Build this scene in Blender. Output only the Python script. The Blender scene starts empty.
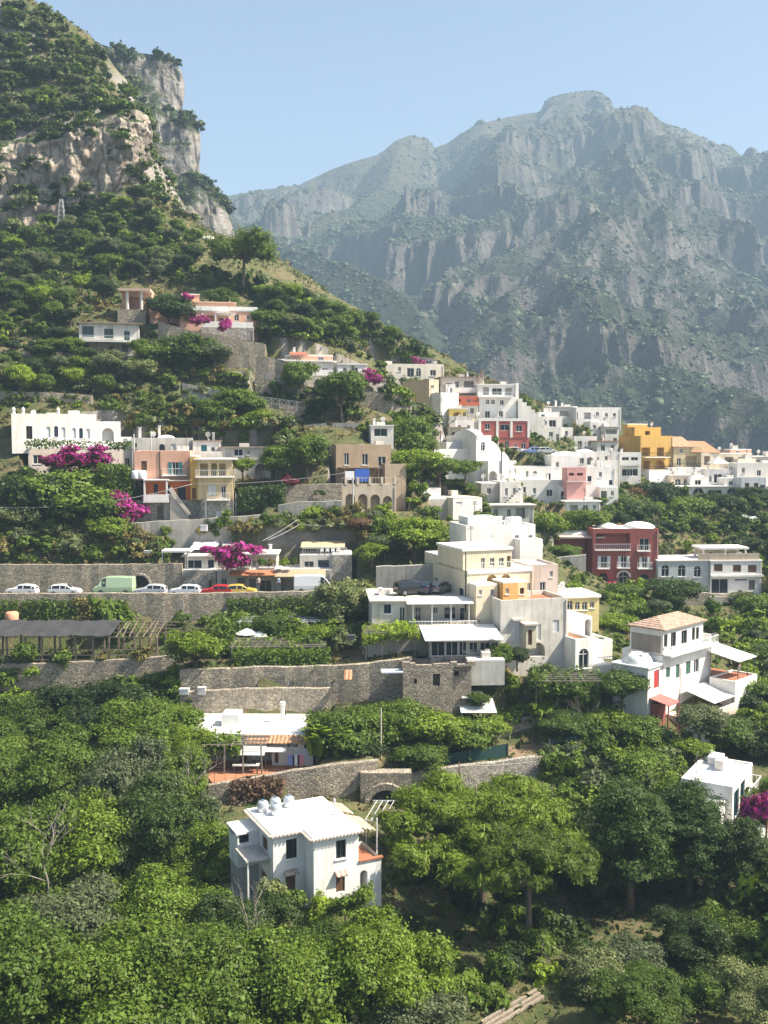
import bpy, math, random
import numpy as np
from mathutils import Vector, Matrix
random.seed(7); RNG = np.random.default_rng(7)
S = bpy.context.scene; COL = S.collection
# ---------------------------------------------------------------- camera model (photo: portrait, horizon a little above the middle)
FP = 1005.0; HOR = 440.0
PITCH = math.atan((512 - HOR) / FP); CP, SP = math.cos(PITCH), math.sin(PITCH)
def rayd(px, py):
    dx = (px - 384) / FP; dy = (py - 512) / FP
    return Vector((dx, CP - dy * SP, -SP - dy * CP))
def P(px, py, Y):
    d = rayd(px, py); return d * (Y / d.y)
def proj(p):
    d = p[1] * CP - p[2] * SP; u = p[1] * SP + p[2] * CP
    return 384 + FP * p[0] / d, 512 - FP * u / d
# ---------------------------------------------------------------- noise
def _h(i, j, k):
    n = (i * 374761393 + j * 668265263 + k * 2147483647 * 3 + 1013904223) & 0xffffffff
    n = ((n ^ (n >> 13)) * 1274126177) & 0xffffffff
    n = ((n ^ (n >> 16)) * 2246822519) & 0xffffffff
    return ((n ^ (n >> 15)) & 0xffffff) / float(0xffffff) * 2 - 1
def vn(x, y, z=0.0):
    x = np.asarray(x, float); y = np.asarray(y, float); z = np.zeros_like(x) + z
    i, j, k = np.floor(x), np.floor(y), np.floor(z)
    fx, fy, fz = x - i, y - j, z - k
    i, j, k = i.astype(np.int64), j.astype(np.int64), k.astype(np.int64)
    fx, fy, fz = [f * f * f * (f * (f * 6 - 15) + 10) for f in (fx, fy, fz)]
    r = 0
    for a, wa in ((0, 1 - fx), (1, fx)):
        for b, wb in ((0, 1 - fy), (1, fy)):
            for c, wc in ((0, 1 - fz), (1, fz)):
                r = r + wa * wb * wc * _h(i + a, j + b, k + c)
    return r
def fbm(x, y, z=0.0, o=4, g=.5, ridged=False):
    r = 0; a = 1.0; f = 1.0; t = 0
    for q in range(o):
        n = vn(x * f + q * 17.3, y * f - q * 9.1, np.asarray(z) * f + q * 5.7)
        r = r + a * ((1 - 2 * np.abs(n)) if ridged else n); t += a; a *= g; f *= 2.03
    return r / t
# ---------------------------------------------------------------- objects
def tag(o, label=None, cat=None, group=None, kind=None):
    if label: o['label'] = label
    if cat: o['category'] = cat
    if group: o['group'] = group
    if kind: o['kind'] = kind
    return o
def empty(name, loc=(0, 0, 0), rz=0.0, label=None, cat=None, group=None):
    o = bpy.data.objects.new(name, None); COL.objects.link(o); o.empty_display_size = .3
    o.location = loc; o.rotation_euler = (0, 0, rz); return tag(o, label, cat, group)
def link(name, me, mat=None, parent=None, loc=None, rz=None):
    o = bpy.data.objects.new(name, me); COL.objects.link(o)
    if mat is not None and not me.materials: me.materials.append(mat)
    if parent: o.parent = parent
    if loc is not None: o.location = loc
    if rz is not None: o.rotation_euler = (0, 0, rz)
    return o
def copy_tree(o, parent=None):
    c = o.copy(); COL.objects.link(c)
    if parent: c.parent = parent
    for ch in list(o.children): copy_tree(ch, c)
    return c
def np_mesh(name, V, Fq, smooth=False):
    """V (n,3), Fq (m,k) all the same corner count"""
    me = bpy.data.meshes.new(name); V = np.asarray(V, np.float32); Fq = np.asarray(Fq, np.int32)
    m, k = Fq.shape
    me.vertices.add(len(V)); me.vertices.foreach_set('co', V.ravel())
    me.loops.add(m * k); me.loops.foreach_set('vertex_index', Fq.ravel())
    me.polygons.add(m); me.polygons.foreach_set('loop_start', np.arange(m, dtype=np.int32) * k)
    try: me.polygons.foreach_set('loop_total', np.full(m, k, np.int32))
    except Exception: pass
    me.polygons.foreach_set('use_smooth', np.full(m, smooth, bool))
    me.update(calc_edges=True); return me
def grid_faces(nu, nv):
    a = np.arange(nu * nv).reshape(nv, nu)
    return np.stack([a[:-1, :-1], a[:-1, 1:], a[1:, 1:], a[1:, :-1]], -1).reshape(-1, 4)
class MB:
    def __init__(s): s.v = []; s.f = []
    def add(s, vs, fs):
        b = len(s.v); s.v += [tuple(q) for q in vs]; s.f += [tuple(b + i for i in f) for f in fs]; return s
    def quad(s, a, b, c, d): return s.add([a, b, c, d], [(0, 1, 2, 3)])
    def box(s, x0, x1, y0, y1, z0, z1):
        v = [(x, y, z) for z in (z0, z1) for y in (y0, y1) for x in (x0, x1)]
        return s.add(v, [(0, 2, 3, 1), (4, 5, 7, 6), (0, 1, 5, 4), (2, 6, 7, 3), (0, 4, 6, 2), (1, 3, 7, 5)])
    def prism(s, pts, z0, z1):
        """plan polygon (ccw) to a prism; z0/z1 numbers or lists"""
        n = len(pts); z0 = z0 if isinstance(z0, (list, tuple)) else [z0] * n; z1 = z1 if isinstance(z1, (list, tuple)) else [z1] * n
        v = [(p[0], p[1], z0[i]) for i, p in enumerate(pts)] + [(p[0], p[1], z1[i]) for i, p in enumerate(pts)]
        return s.add(v, [tuple(range(n))[::-1], tuple(range(n, 2 * n))] + [(i, (i + 1) % n, n + (i + 1) % n, n + i) for i in range(n)])
    def bar(s, a, b, w, h=None):
        a, b = Vector(a), Vector(b); d = (b - a).normalized(); h = h or w
        up = Vector((0, 0, 1)) if abs(d.z) < .95 else Vector((0, 1, 0))
        r = d.cross(up).normalized() * w / 2; u = r.cross(d).normalized() * h / 2
        v = [a - r - u, a + r - u, a + r + u, a - r + u, b - r - u, b + r - u, b + r + u, b - r + u]
        return s.add(v, [(0, 1, 2, 3), (7, 6, 5, 4), (4, 5, 1, 0), (5, 6, 2, 1), (6, 7, 3, 2), (7, 4, 0, 3)])
    def tube(s, pts, rad, n=6):
        pts = [Vector(p) for p in pts]; rad = rad if isinstance(rad, (list, tuple)) else [rad] * len(pts)
        vs = []; fs = []
        for i, p in enumerate(pts):
            d = (pts[min(i + 1, len(pts) - 1)] - pts[max(i - 1, 0)]).normalized()
            up = Vector((0, 0, 1)) if abs(d.z) < .9 else Vector((0, 1, 0))
            r = d.cross(up).normalized(); u = r.cross(d).normalized()
            for k in range(n):
                t = 2 * math.pi * k / n; vs.append(p + (r * math.cos(t) + u * math.sin(t)) * rad[i])
        for i in range(len(pts) - 1):
            for k in range(n):
                a, b = i * n + k, i * n + (k + 1) % n; fs.append((a, a + n, b + n, b))
        fs.append(tuple(range(n))); fs.append(tuple(range((len(pts) - 1) * n, len(pts) * n))[::-1])
        return s.add(vs, fs)
    def lathe(s, prof, n=14, c=(0, 0)):
        vs = []; fs = []
        for r, z in prof:
            for k in range(n):
                t = 2 * math.pi * k / n; vs.append((c[0] + r * math.cos(t), c[1] + r * math.sin(t), z))
        for i in range(len(prof) - 1):
            for k in range(n):
                a, b = i * n + k, i * n + (k + 1) % n; fs.append((a, b, b + n, a + n))
        fs.append(tuple(range(n))[::-1]); fs.append(tuple(range((len(prof) - 1) * n, len(prof) * n)))
        return s.add(vs, fs)
    def mesh(s, name, smooth=False):
        me = bpy.data.meshes.new(name); me.from_pydata(s.v, [], s.f)
        if smooth:
            for p in me.polygons: p.use_smooth = True
        me.update(); return me
    def build(s, name, mat, parent=None, loc=None, rz=None, smooth=False):
        if not s.f: return None
        return link(name, s.mesh(name, smooth), mat, parent, loc, rz)
# ---------------------------------------------------------------- materials
def newmat(name):
    m = bpy.data.materials.new(name); m.use_nodes = True; nt = m.node_tree; nt.nodes.clear()
    out = nt.nodes.new('ShaderNodeOutputMaterial'); return m, nt, out
def N(nt, typ, **kw):
    n = nt.nodes.new('ShaderNode' + typ)
    for k, v in kw.items():
        if k.startswith('_'): setattr(n, k[1:], v)
        else:
            k2 = int(k[1:]) if k[0] == 'i' and k[1:].isdigit() else k.replace('_', ' ')
            if hasattr(v, 'is_linked') or isinstance(v, bpy.types.NodeSocket): nt.links.new(v, n.inputs[k2])
            else: n.inputs[k2].default_value = v
    return n
def c4(c): return (c[0], c[1], c[2], 1)
def ramp(nt, fac, stops):
    r = nt.nodes.new('ShaderNodeValToRGB'); nt.links.new(fac, r.inputs[0]); e = r.color_ramp.elements
    while len(e) < len(stops): e.new(.5)
    for q, (p, c) in zip(e, stops):
        q.position = p; q.color = c4(c) if isinstance(c, (tuple, list)) else (c, c, c, 1)
    return r.outputs[0]
def mixc(nt, fac, a, b, mode='MIX'):
    m = nt.nodes.new('ShaderNodeMix'); m.data_type = 'RGBA'; m.blend_type = mode
    for s, v in ((m.inputs[0], fac), (m.inputs[6], a), (m.inputs[7], b)):
        if isinstance(v, bpy.types.NodeSocket): nt.links.new(v, s)
        elif isinstance(v, (int, float)): s.default_value = v
        else: s.default_value = c4(v)
    return m.outputs[2]
def math_(nt, op, a, b=None, c=None):
    m = nt.nodes.new('ShaderNodeMath'); m.operation = op
    for i, v in enumerate((a, b, c)):
        if v is None: continue
        if isinstance(v, bpy.types.NodeSocket): nt.links.new(v, m.inputs[i])
        else: m.inputs[i].default_value = v
    return m.outputs[0]
def noise(nt, vec, scale, detail=4, rough=.55):
    return N(nt, 'TexNoise', Vector=vec, Scale=scale, Detail=detail, Roughness=rough).outputs[0]
def mapping(nt, vec, sc): return N(nt, 'Mapping', Vector=vec, Scale=sc).outputs[0]
def bump(nt, h, strength, dist=.05):
    return N(nt, 'Bump', Height=h, Strength=strength, Distance=dist).outputs[0]
def finish(nt, out, col, rough=.8, nrm=None, metal=0.0, spec=.3):
    p = nt.nodes.new('ShaderNodeBsdfPrincipled')
    for k, v in (('Base Color', col), ('Roughness', rough), ('Metallic', metal), ('Specular IOR Level', spec)):
        if isinstance(v, bpy.types.NodeSocket): nt.links.new(v, p.inputs[k])
        elif isinstance(v, (tuple, list)): p.inputs[k].default_value = c4(v)
        else: p.inputs[k].default_value = v
    if nrm is not None: nt.links.new(nrm, p.inputs['Normal'])
    nt.links.new(p.outputs[0], out.inputs[0]); return p
_M = {}
def stucco(c, dirt=.35, key=None):
    dirt = min(.9, dirt * 1.25 + .05)
    k = ('st', tuple(c), dirt)
    if k in _M: return _M[k]
    m, nt, out = newmat('stucco'); co = N(nt, 'TexCoord').outputs['Object']
    d = tuple(x * (1 - .55 * dirt) * y for x, y in zip(c, (1, .95, .86)))
    f1 = ramp(nt, noise(nt, co, .55, 6, .65), [(.38, 0.), (.7, 1.)])
    st = ramp(nt, noise(nt, mapping(nt, co, (2.2, 2.2, .16)), 1.0, 5, .6), [(.5, 0.), (.72, 1.)])
    fac = math_(nt, 'MULTIPLY', math_(nt, 'ADD', math_(nt, 'MULTIPLY', f1, .45), math_(nt, 'MULTIPLY', st, .55)), 1.0)
    col = mixc(nt, fac, c, d)
    col = mixc(nt, math_(nt, 'MULTIPLY', ramp(nt, noise(nt, co, 1.7, 8, .7), [(.62, 0.), (.72, 1.)]), dirt * .7), col, tuple(x * .5 for x in (d[0], d[1], d[2])))
    finish(nt, out, col, .9, bump(nt, noise(nt, co, 9, 5, .7), .35, .03)); _M[k] = m; return m
def stone(c=(.43, .375, .295), scale=2.0, moss=.25, key=0):
    scale *= 1.9
    k = ('so', tuple(c), scale, moss)
    if k in _M: return _M[k]
    m, nt, out = newmat('rubble_stone'); co = N(nt, 'TexCoord').outputs['Object']
    mp = mapping(nt, co, (1, 1, 1.5))
    wv = N(nt, 'TexNoise', Vector=mp, Scale=1.5, Detail=2.).outputs[1]
    mp2 = mixc(nt, .12, mp, wv)
    vo = N(nt, 'TexVoronoi', Vector=mp2, Scale=scale); ve = N(nt, 'TexVoronoi', _feature='DISTANCE_TO_EDGE', Vector=mp2, Scale=scale)
    rv = N(nt, 'SeparateColor', Color=vo.outputs['Color']).outputs[0]
    col = ramp(nt, rv, [(0., tuple(x * .55 for x in c)), (.45, c), (.8, tuple(min(1, x * 1.25) for x in c)), (1., (c[0] * 1.35, c[1] * 1.28, c[2] * 1.15))])
    ed = ramp(nt, ve.outputs[0], [(.0, 0.), (.14, 1.)])
    col = mixc(nt, ed, tuple(x * .58 for x in c), col)
    big = ramp(nt, noise(nt, co, .22, 5, .65), [(.4, 0.), (.68, 1.)])
    col = mixc(nt, math_(nt, 'MULTIPLY', big, .55), col, tuple(x * .55 for x in c))
    ms = ramp(nt, noise(nt, co, .5, 7, .7), [(.55, 0.), (.66, 1.)])
    col = mixc(nt, math_(nt, 'MULTIPLY', ms, moss), col, (.09, .1, .045))
    h = math_(nt, 'ADD', ed, math_(nt, 'MULTIPLY', noise(nt, co, 7, 4, .6), .6))
    finish(nt, out, col, .95, bump(nt, h, .7, .07)); _M[k] = m; return m
def plain(c, rough=.6, var=.15, metal=0.0, sc=3.0, spec=.3):
    k = ('pl', tuple(c), rough, var, metal, sc)
    if k in _M: return _M[k]
    m, nt, out = newmat('painted'); co = N(nt, 'TexCoord').outputs['Object']
    f = ramp(nt, noise(nt, co, sc, 5, .6), [(.35, 0.), (.7, 1.)])
    finish(nt, out, mixc(nt, f, c, tuple(x * (1 - var) for x in c)), rough, None, metal, spec); _M[k] = m; return m
def tiles(c=(.42, .2, .12)):
    c = (c[0] * .92, c[1] * 1.12, c[2] * 1.2)
    k = ('ti', tuple(c))
    if k in _M: return _M[k]
    m, nt, out = newmat('roof_tile'); co = N(nt, 'TexCoord').outputs['Object']
    w = N(nt, 'TexWave', Vector=co, Scale=.8, Distortion=.4, Detail=2.); w.wave_type = 'BANDS'; w.bands_direction = 'X'
    n1 = noise(nt, mapping(nt, co, (4, 2.2, 2.2)), 1.0, 3, .7)
    col = ramp(nt, n1, [(.3, tuple(x * .5 for x in c)), (.5, c), (.72, (c[0] * 1.3, c[1] * 1.45, c[2] * 1.6))])
    col = mixc(nt, math_(nt, 'MULTIPLY', ramp(nt, noise(nt, co, .7, 5, .6), [(.5, 0.), (.7, 1.)]), .5), col, (.25, .2, .15))
    finish(nt, out, col, .85, bump(nt, w.outputs[1], .8, .1)); _M[k] = m; return m
def wood(c=(.2, .15, .1)):
    k = ('wo', tuple(c))
    if k in _M: return _M[k]
    m, nt, out = newmat('weathered_wood'); co = N(nt, 'TexCoord').outputs['Object']
    n1 = noise(nt, mapping(nt, co, (3, 3, .7)), 3.0, 5, .65)
    finish(nt, out, ramp(nt, n1, [(.3, tuple(x * .5 for x in c)), (.7, tuple(x * 1.3 for x in c))]), .85); _M[k] = m; return m
def glass(c=(.02, .03, .04)):
    k = ('gl', tuple(c))
    if k not in _M:
        m, nt, out = newmat('window_glass'); finish(nt, out, c, .08, None, 0., .6); _M[k] = m
    return _M[k]
def leafmat(name, c, hue=.025, val=.36, trans=.26, c2=None, green=0):
    m, nt, out = newmat(name)
    oi = N(nt, 'ObjectInfo').outputs['Random']; ge = N(nt, 'NewGeometry').outputs['Random Per Island']
    wp = N(nt, 'NewGeometry').outputs['Position']
    n1 = noise(nt, wp, .35, 3, .6)
    c2 = c2 or (c[0] * 1.55, c[1] * 1.42, c[2] * 1.1)
    f = math_(nt, 'ADD', math_(nt, 'MULTIPLY', oi, .55), math_(nt, 'MULTIPLY', n1, .5))
    col = mixc(nt, ramp(nt, f, [(.28, 0.), (.82, 1.)]), tuple(x * .8 for x in c), c2)
    if green: col = mixc(nt, math_(nt, 'LESS_THAN', ge, green), col, (.05, .09, .02))
    v = math_(nt, 'ADD', 1 - val, math_(nt, 'MULTIPLY', ge, 2 * val))
    hs = N(nt, 'HueSaturation', Color=col, Value=v, Hue=math_(nt, 'ADD', .5 - hue / 2, math_(nt, 'MULTIPLY', ge, hue)))
    d = N(nt, 'BsdfPrincipled', Base_Color=hs.outputs[0], Roughness=.55); d.inputs['Specular IOR Level'].default_value = .25
    tcol = mixc(nt, 1.0, hs.outputs[0], (1.25, 1.3, .6), 'MULTIPLY')
    t = N(nt, 'BsdfTranslucent', Color=tcol)
    mx = N(nt, 'MixShader', Fac=trans); nt.links.new(d.outputs[0], mx.inputs[1]); nt.links.new(t.outputs[0], mx.inputs[2])
    nt.links.new(mx.outputs[0], out.inputs[0]); return m
WHITE = (.80, .79, .76)
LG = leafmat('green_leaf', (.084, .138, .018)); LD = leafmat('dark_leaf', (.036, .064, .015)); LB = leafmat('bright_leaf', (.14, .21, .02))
LO = leafmat('olive_leaf', (.115, .145, .068)); LP = leafmat('pine_needle', (.105, .16, .017), val=.3); LDP = leafmat('dark_pine_needle', (.05, .092, .018), val=.3); LY = leafmat('dry_leaf', (.15, .135, .05))
LM = leafmat('bougainvillea_bract', (.36, .018, .22), .03, .35, .3, (.48, .05, .33), green=.2); LR = leafmat('russet_leaf', (.15, .09, .055))
BARK = wood((.17, .13, .095)); GREYBARK = wood((.3, .27, .23))
STUFF = []
# ================================================================ THE SETTING: ground, road, mountains, sky
CTRL = [
 # ravine floor and near side
 (0,1100,52),(200,1100,54),(400,1110,54),(600,1100,56),(768,1100,58),(-120,1080,52),(900,1080,60),
 (0,1010,62),(150,1010,63),(300,1005,64),(450,1005,66),(600,1000,66),(768,985,68),(-150,980,64),(900,960,70),
 (0,930,73),(120,925,73),(240,900,74),(313,914,72),(372,905,74),(460,925,76),(560,925,78),(660,915,80),(768,890,82),(-150,880,78),(920,870,84),
 (230,860,81),(380,858,82),(450,860,87),(560,860,90),(680,845,88),(768,835,90),(0,850,84),(100,850,84),
 (0,775,95),(100,775,95),(190,795,90),(250,803,90.5),(330,797,90.5),(400,806,93),(470,801,94.5),(540,795,97),(600,782,99),(650,770,99),(740,800,93),(768,790,95),
 (215,768,94),(360,757,96),(430,765,98),(520,742,104),(590,730,106),(640,735,106),(700,735,108),(768,735,112),(900,740,110),
 (0,715,107),(90,712,107),(185,716,106),(260,714,105.5),(340,706,105),(420,702,105.5),(480,712,106),(540,690,110),(600,685,112),
 (-150,720,106),(-150,660,118),(0,692,114),(90,690,114),(180,672,110),(0,658,117),(100,656,117),
 (250,667,110),(350,668,109),(420,660,109),(500,662,111),(570,665,114),(620,690,112),(700,680,118),(768,660,132),(900,670,135),
 (0,640,124),(120,640,124),(220,640,122),(300,632,121),(380,622,119),(440,602,122),(490,600,124),
 (0,597,129.5),(100,597,130),(200,597,130),(300,596,130),(380,594,131),(-150,598,129),
 (0,596,134),(100,595,135),(200,594,135),(300,592,136),(380,588,136),(430,580,137),(600,620,138),(680,620,140),(768,615,146),(900,620,150),
 (0,566,137.5),(100,566,138),(180,560,138),(250,545,141),(330,540,142),(400,540,143),
 (0,540,141),(90,529,144),(190,521,145),(300,514,147),(400,515,150),(450,530,150),(520,535,150),(570,575,150),
 (-150,540,140),(-150,450,156),(0,470,153),(60,460,153),(130,455,154),(200,455,154),(290,455,155),(320,480,151),(400,480,152),
 (10,440,160),(130,430,163),(230,430,163),(300,425,165),(380,440,163),(420,440,170),(440,475,168),(500,490,172),(560,512,172),(610,585,160),(700,595,163),(768,590,165),(900,590,170),
 (620,520,180),(700,520,185),(768,520,188),(900,530,190),(600,500,190),(520,455,190),(450,425,195),(640,480,208),(720,490,208),(768,490,210),
 (60,390,172),(150,390,175),(230,390,176),(300,398,176),(370,405,176),(-150,380,172),
 (80,350,181),(140,350,183),(200,360,182),(270,352,184),(330,372,184),(390,388,186),(430,400,198),(500,425,206),(560,440,214),(620,455,222),(700,470,225),(768,475,226),(900,480,230),
 (20,300,196),(120,315,195),(200,325,195),(270,330,196),(330,335,200),(390,360,208),(430,370,215),(520,408,228),(620,420,245),(700,450,250),(768,460,250),(900,470,252),
 (20,240,226),(80,230,228),(140,255,222),(200,265,222),(260,290,220),(320,300,222),(380,330,226),(430,352,240),(530,405,250),(-150,240,215),
 (140,200,252),(180,205,262),(225,232,262),(255,250,250),(290,265,246),(330,291,246),(380,322,248),(420,346,252),
 (0,225,231),(40,222,233),(90,212,235),(125,190,237),
 (0,150,242),(50,120,246),(90,112,250),(122,100,254),(0,70,258),(60,60,264),(105,62,270),(-150,150,235),(-150,30,255),
 (0,-25,280),(36,2,284),(66,22,284),(98,44,282),(126,72,276),
]
# ground dropping away behind the crest (world points)
BACK = [(-30,300,20),(0,310,-5),(30,300,-20),(60,310,-40),(110,300,-55),(-60,330,25),(-70,290,45),(-62,300,40),(-95,330,60),(-130,330,90),(-180,330,130),(-60,360,0),(0,360,-50),(120,360,-80),(-50,268,26),(-35,275,24),(-180,200,60),(-180,260,110)]
_pts = [tuple(P(*c)) for c in CTRL] + [(a, b, c + 24) for a, b, c in BACK]
_C = np.array([(p[0], p[1]) for p in _pts]); _Z = np.array([p[2] for p in _pts])
def _k(d): return d
def _fit():
    d = np.linalg.norm(_C[:, None] - _C[None], axis=-1); n = len(_C)
    A = np.zeros((n + 3, n + 3)); A[:n, :n] = _k(d) - np.eye(n) * .8; A[:n, n] = 1; A[:n, n + 1:] = _C; A[n, :n] = 1; A[n + 1:, :n] = _C.T
    return np.linalg.solve(A, np.r_[_Z, 0, 0, 0])
_W = _fit()
def rbf(x, y):
    x = np.asarray(x, float).ravel(); y = np.asarray(y, float).ravel(); r = np.empty(len(x))
    for i in range(0, len(x), 20000):
        q = np.c_[x[i:i + 20000], y[i:i + 20000]]
        d = np.linalg.norm(q[:, None] - _C[None], axis=-1)
        r[i:i + 20000] = d @ _W[:-3] + _W[-3] + q @ _W[-2:]
    return r
GX0, GX1, GY0, GY1, GS = -190., 150., 36., 364., .8
gx = np.arange(GX0, GX1 + .01, GS); gy = np.arange(GY0, GY1 + .01, GS)
XX, YY = np.meshgrid(gx, gy)
ZZ = rbf(XX, YY).reshape(XX.shape)
ZZ += .5 * fbm(XX * .12, YY * .12, 3.3, 4) * np.clip((YY - 30) / 60, .4, 1.6)
up_ = np.clip((YY - 160) / 60, 0, 1); ZZ += up_ * 2.2 * fbm(XX * .06, YY * .06, 1.7, 4)
BARE = np.zeros(XX.shape, bool)          # no weeds here
def w3(p): return P(*p)
TERR = []
def terrace(top, base, depth, apron=2.5, bare=False, back=0):
    """flat shelf behind a retaining wall; top/base: pixel polylines (px, py, Y)"""
    t = [P(*q) for q in top]; b = [P(*q) for q in base]
    xs = np.array([q.x for q in t]); ys = np.array([q.y for q in t]); zs = np.array([q.z for q in t])
    xb = np.array([q.x for q in b]); zb = np.array([q.z for q in b])
    m = (XX >= xs[0]) & (XX <= xs[-1]); yf = np.interp(XX, xs, ys); zf = np.interp(XX, xs, zs); zbb = np.interp(XX, xb, zb)
    sh = m & (YY >= yf + .25) & (YY <= yf + depth)
    ZZ[sh] = zf[sh] - .05
    ap = m & (YY < yf + .25) & (YY > yf - apron)
    w = np.clip((yf - YY) / apron, 0, 1)
    tgt = np.minimum(ZZ, zbb); ZZ[ap] = (tgt * (1 - w ** 3) + ZZ * w ** 3)[ap]
    if bare: BARE[sh] = True
    TERR.append((top, base))
WALLS = []
def retain(name, label, top, base, depth, mat=None, th=.6, cap=.0, apron=2.5, bare=False, stamp=True, cat='wall', group=None):
    if stamp: terrace(top, base, depth, apron, bare)
    WALLS.append((name, label, top, base, mat, th, cap, cat, group))
retain('stone_wall', 'long grey rubble stone retaining wall below the bare earth garden plot', [(403,777,96),(470,767,97.5),(542,758,99.5),(600,748,101)], [(403,806,96),(470,803,97.5),(542,797,99.5),(600,785,101)], 5.5)
retain('patio_wall', 'rubble stone retaining wall under the terracotta patio', [(208,788,92),(280,775,92.5),(350,765,93),(378,762,93.5)], [(208,815,92),(280,806,92.5),(350,800,93),(378,800,93.5)], 7.5, bare=True)
retain('stone_wall', 'tall stone terrace wall above the low white house with patio', [(180,694,106),(255,690,106),(330,690,106)], [(180,722,106),(255,718,106),(330,712,106)], 1.6, bare=True)
retain('stone_wall', 'tall weathered stone wall under the vine terrace', [(180,672,107.8),(250,669,107.8),(330,668,107.4),(372,665,107.2),(412,659,107)], [(180,697,107.8),(250,693,107.8),(330,708,107.4),(372,708,107.2),(412,706,107)], 6, stamp=True)
retain('stone_wall', 'long stained stone wall under the timber pergola', [(-40,668,115.5),(0,666,115.5),(100,663,115.5),(181,657,115.5)], [(-40,700,115.5),(0,698,115.5),(100,695,115.5),(181,690,115.5)], 9)
retain('road_wall', 'long stone wall that carries the coast road', [(-60,598,128.5),(0,598,128.5),(150,598,128.5),(215,598,129),(300,596,129.5),(352,594,130)], [(-60,640,128.5),(0,640,128.5),(150,642,128.5),(215,640,129),(300,630,129.5),(352,622,130)], 7.2, bare=True, cap=.42)
retain('stone_wall', 'high stone wall along the inner side of the coast road', [(-60,566,136),(0,566,136),(100,566,136),(182,565,136)], [(-60,597,136),(0,597,136),(100,596,136),(182,595,136)], 2.5)
retain('terrace_wall', 'low grey wall in front of the orange and pink house', [(86,528,144),(130,524,144),(190,521,144.5),(262,516,145)], [(86,542,144),(130,538,144),(190,534,144.5),(262,530,145)], 8, bare=True)
retain('terrace_wall', 'weathered plaster wall on the terrace left of the arcaded brown house', [(278,506,146.5),(300,503,146.5),(342,502,146.5)], [(278,517,146.5),(300,516,146.5),(342,516,146.5)], 3)
retain('stone_wall', 'mossy stone wall below the red shrub left of the arcaded brown house', [(270,488,149),(300,486,149),(342,485,149)], [(270,506,149),(300,505,149),(342,504,149)], 4)
retain('terrace_wall', 'pale stone wall with lattice railing on the middle slope', [(240,402,174),(280,405,174),(306,409,174)], [(240,420,174),(280,425,174),(306,428,174)], 3)
retain('terrace_wall', 'pale terrace wall below the tall leafy tree on the middle slope', [(284,427,168),(330,424,168),(362,424,168)], [(284,440,168),(330,441,168),(362,440,168)], 4)
retain('stone_wall', 'grey stone wall under the terrace left of the red striped house', [(224,356,183),(250,356,183),(280,360,183),(300,368,182)], [(224,378,183),(250,380,183),(280,384,183),(300,394,182)], 4)
retain('stone_wall', 'shaded stone wall just above the lattice railing', [(255,380,179),(290,384,179),(306,386,179)], [(255,398,179),(290,402,179),(306,405,179)], 3)
retain('stone_wall', 'tall block stone wall below the bougainvillea terrace', [(358,392,178),(390,394,178),(412,398,180)], [(358,424,178),(390,426,178),(412,428,180)], 4)
retain('stone_wall', 'stone wall beneath the pink terraced villa', [(158,322,187),(185,330,187),(225,337,187),(265,345,187)], [(158,352,187),(185,360,187),(225,364,187),(265,364,187)], 5)
retain('terrace_wall', 'pale wall hidden by shrubs under the dark pine on the middle slope', [(182,384,176),(206,388,176),(240,396,176)], [(182,404,176),(206,410,176),(240,416,176)], 3)
retain('garden_wall', 'streaked pale garden wall left of the dark red house', [(545,560,158),(566,558,158),(586,556,158)], [(545,592,158),(566,590,158),(586,588,158)], 5)
retain('garden_wall', 'crumbling stone garden wall under the white house with terracotta roof', [(590,722,108),(612,708,109),(644,692,110)], [(590,748,108),(612,742,109),(644,728,110)], 2)
retain('stone_wall', 'low stone wall behind the vegetable plot', [(470,722,106.5),(500,723,106.5),(540,717,107)], [(470,740,106.5),(500,740,106.5),(540,734,107)], 3)
retain('stone_wall', 'stone wall under the low house with parked cars on its roof', [(362,629,113),(400,628,113),(480,622,114)], [(362,648,113),(400,648,113),(480,645,114)], 4, bare=True)
retain('road_wall', 'ivy hung wall under the road by the red panelled house', [(497,456,196),(530,456,196),(575,453,197)], [(497,474,196),(530,474,196),(575,470,197)], 6, bare=True)
retain('garden_wall', 'dark stone wall below the grey and white guest house', [(640,592,163),(700,594,163),(762,598,163)], [(640,608,163),(700,610,163),(762,614,163)], 3)
retain('terrace_wall', 'low mossy wall on the green slope above the left end of the white villa', [(0,392,169),(40,393,169),(92,396,169)], [(0,400,169),(40,402,169),(92,405,169)], 3)
retain('terrace_wall', 'short stone wall among bushes left of the blue shuttered house', [(14,352,180),(40,352,180),(70,354,180)], [(14,360,180),(40,360,180),(70,362,180)], 3)
retain('terrace_wall', 'grey stone wall under the blue shuttered house terraces', [(84,366,177),(120,369,177),(152,372,177)], [(84,376,177),(120,379,177),(152,382,177)], 3)
retain('stone_wall', 'pale rubble wall beneath the dark trees left of the lattice railing', [(160,404,171),(196,408,171),(232,412,171)], [(160,416,171),(196,421,171),(232,425,171)], 3)
retain('stone_wall', 'grey wall with trees above it behind the rooftop car park', [(376,568,127),(404,567,127),(434,565,127)], [(376,594,127),(404,592,127),(434,590,127)], 2.5)
retain('garden_wall', 'low stone wall across the vegetable terraces right of the bare earth plot', [(552,728,106),(575,724,106.5),(600,718,107)], [(552,738,106),(575,734,106.5),(600,728,107)], 2.5)
def build_land():
    ztop = ZZ
    me = np_mesh('ground', np.c_[XX.ravel(), YY.ravel(), ztop.ravel()], grid_faces(len(gx), len(gy)), True)
    tag(link('ground', me, ground_mat()), kind='structure')
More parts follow.
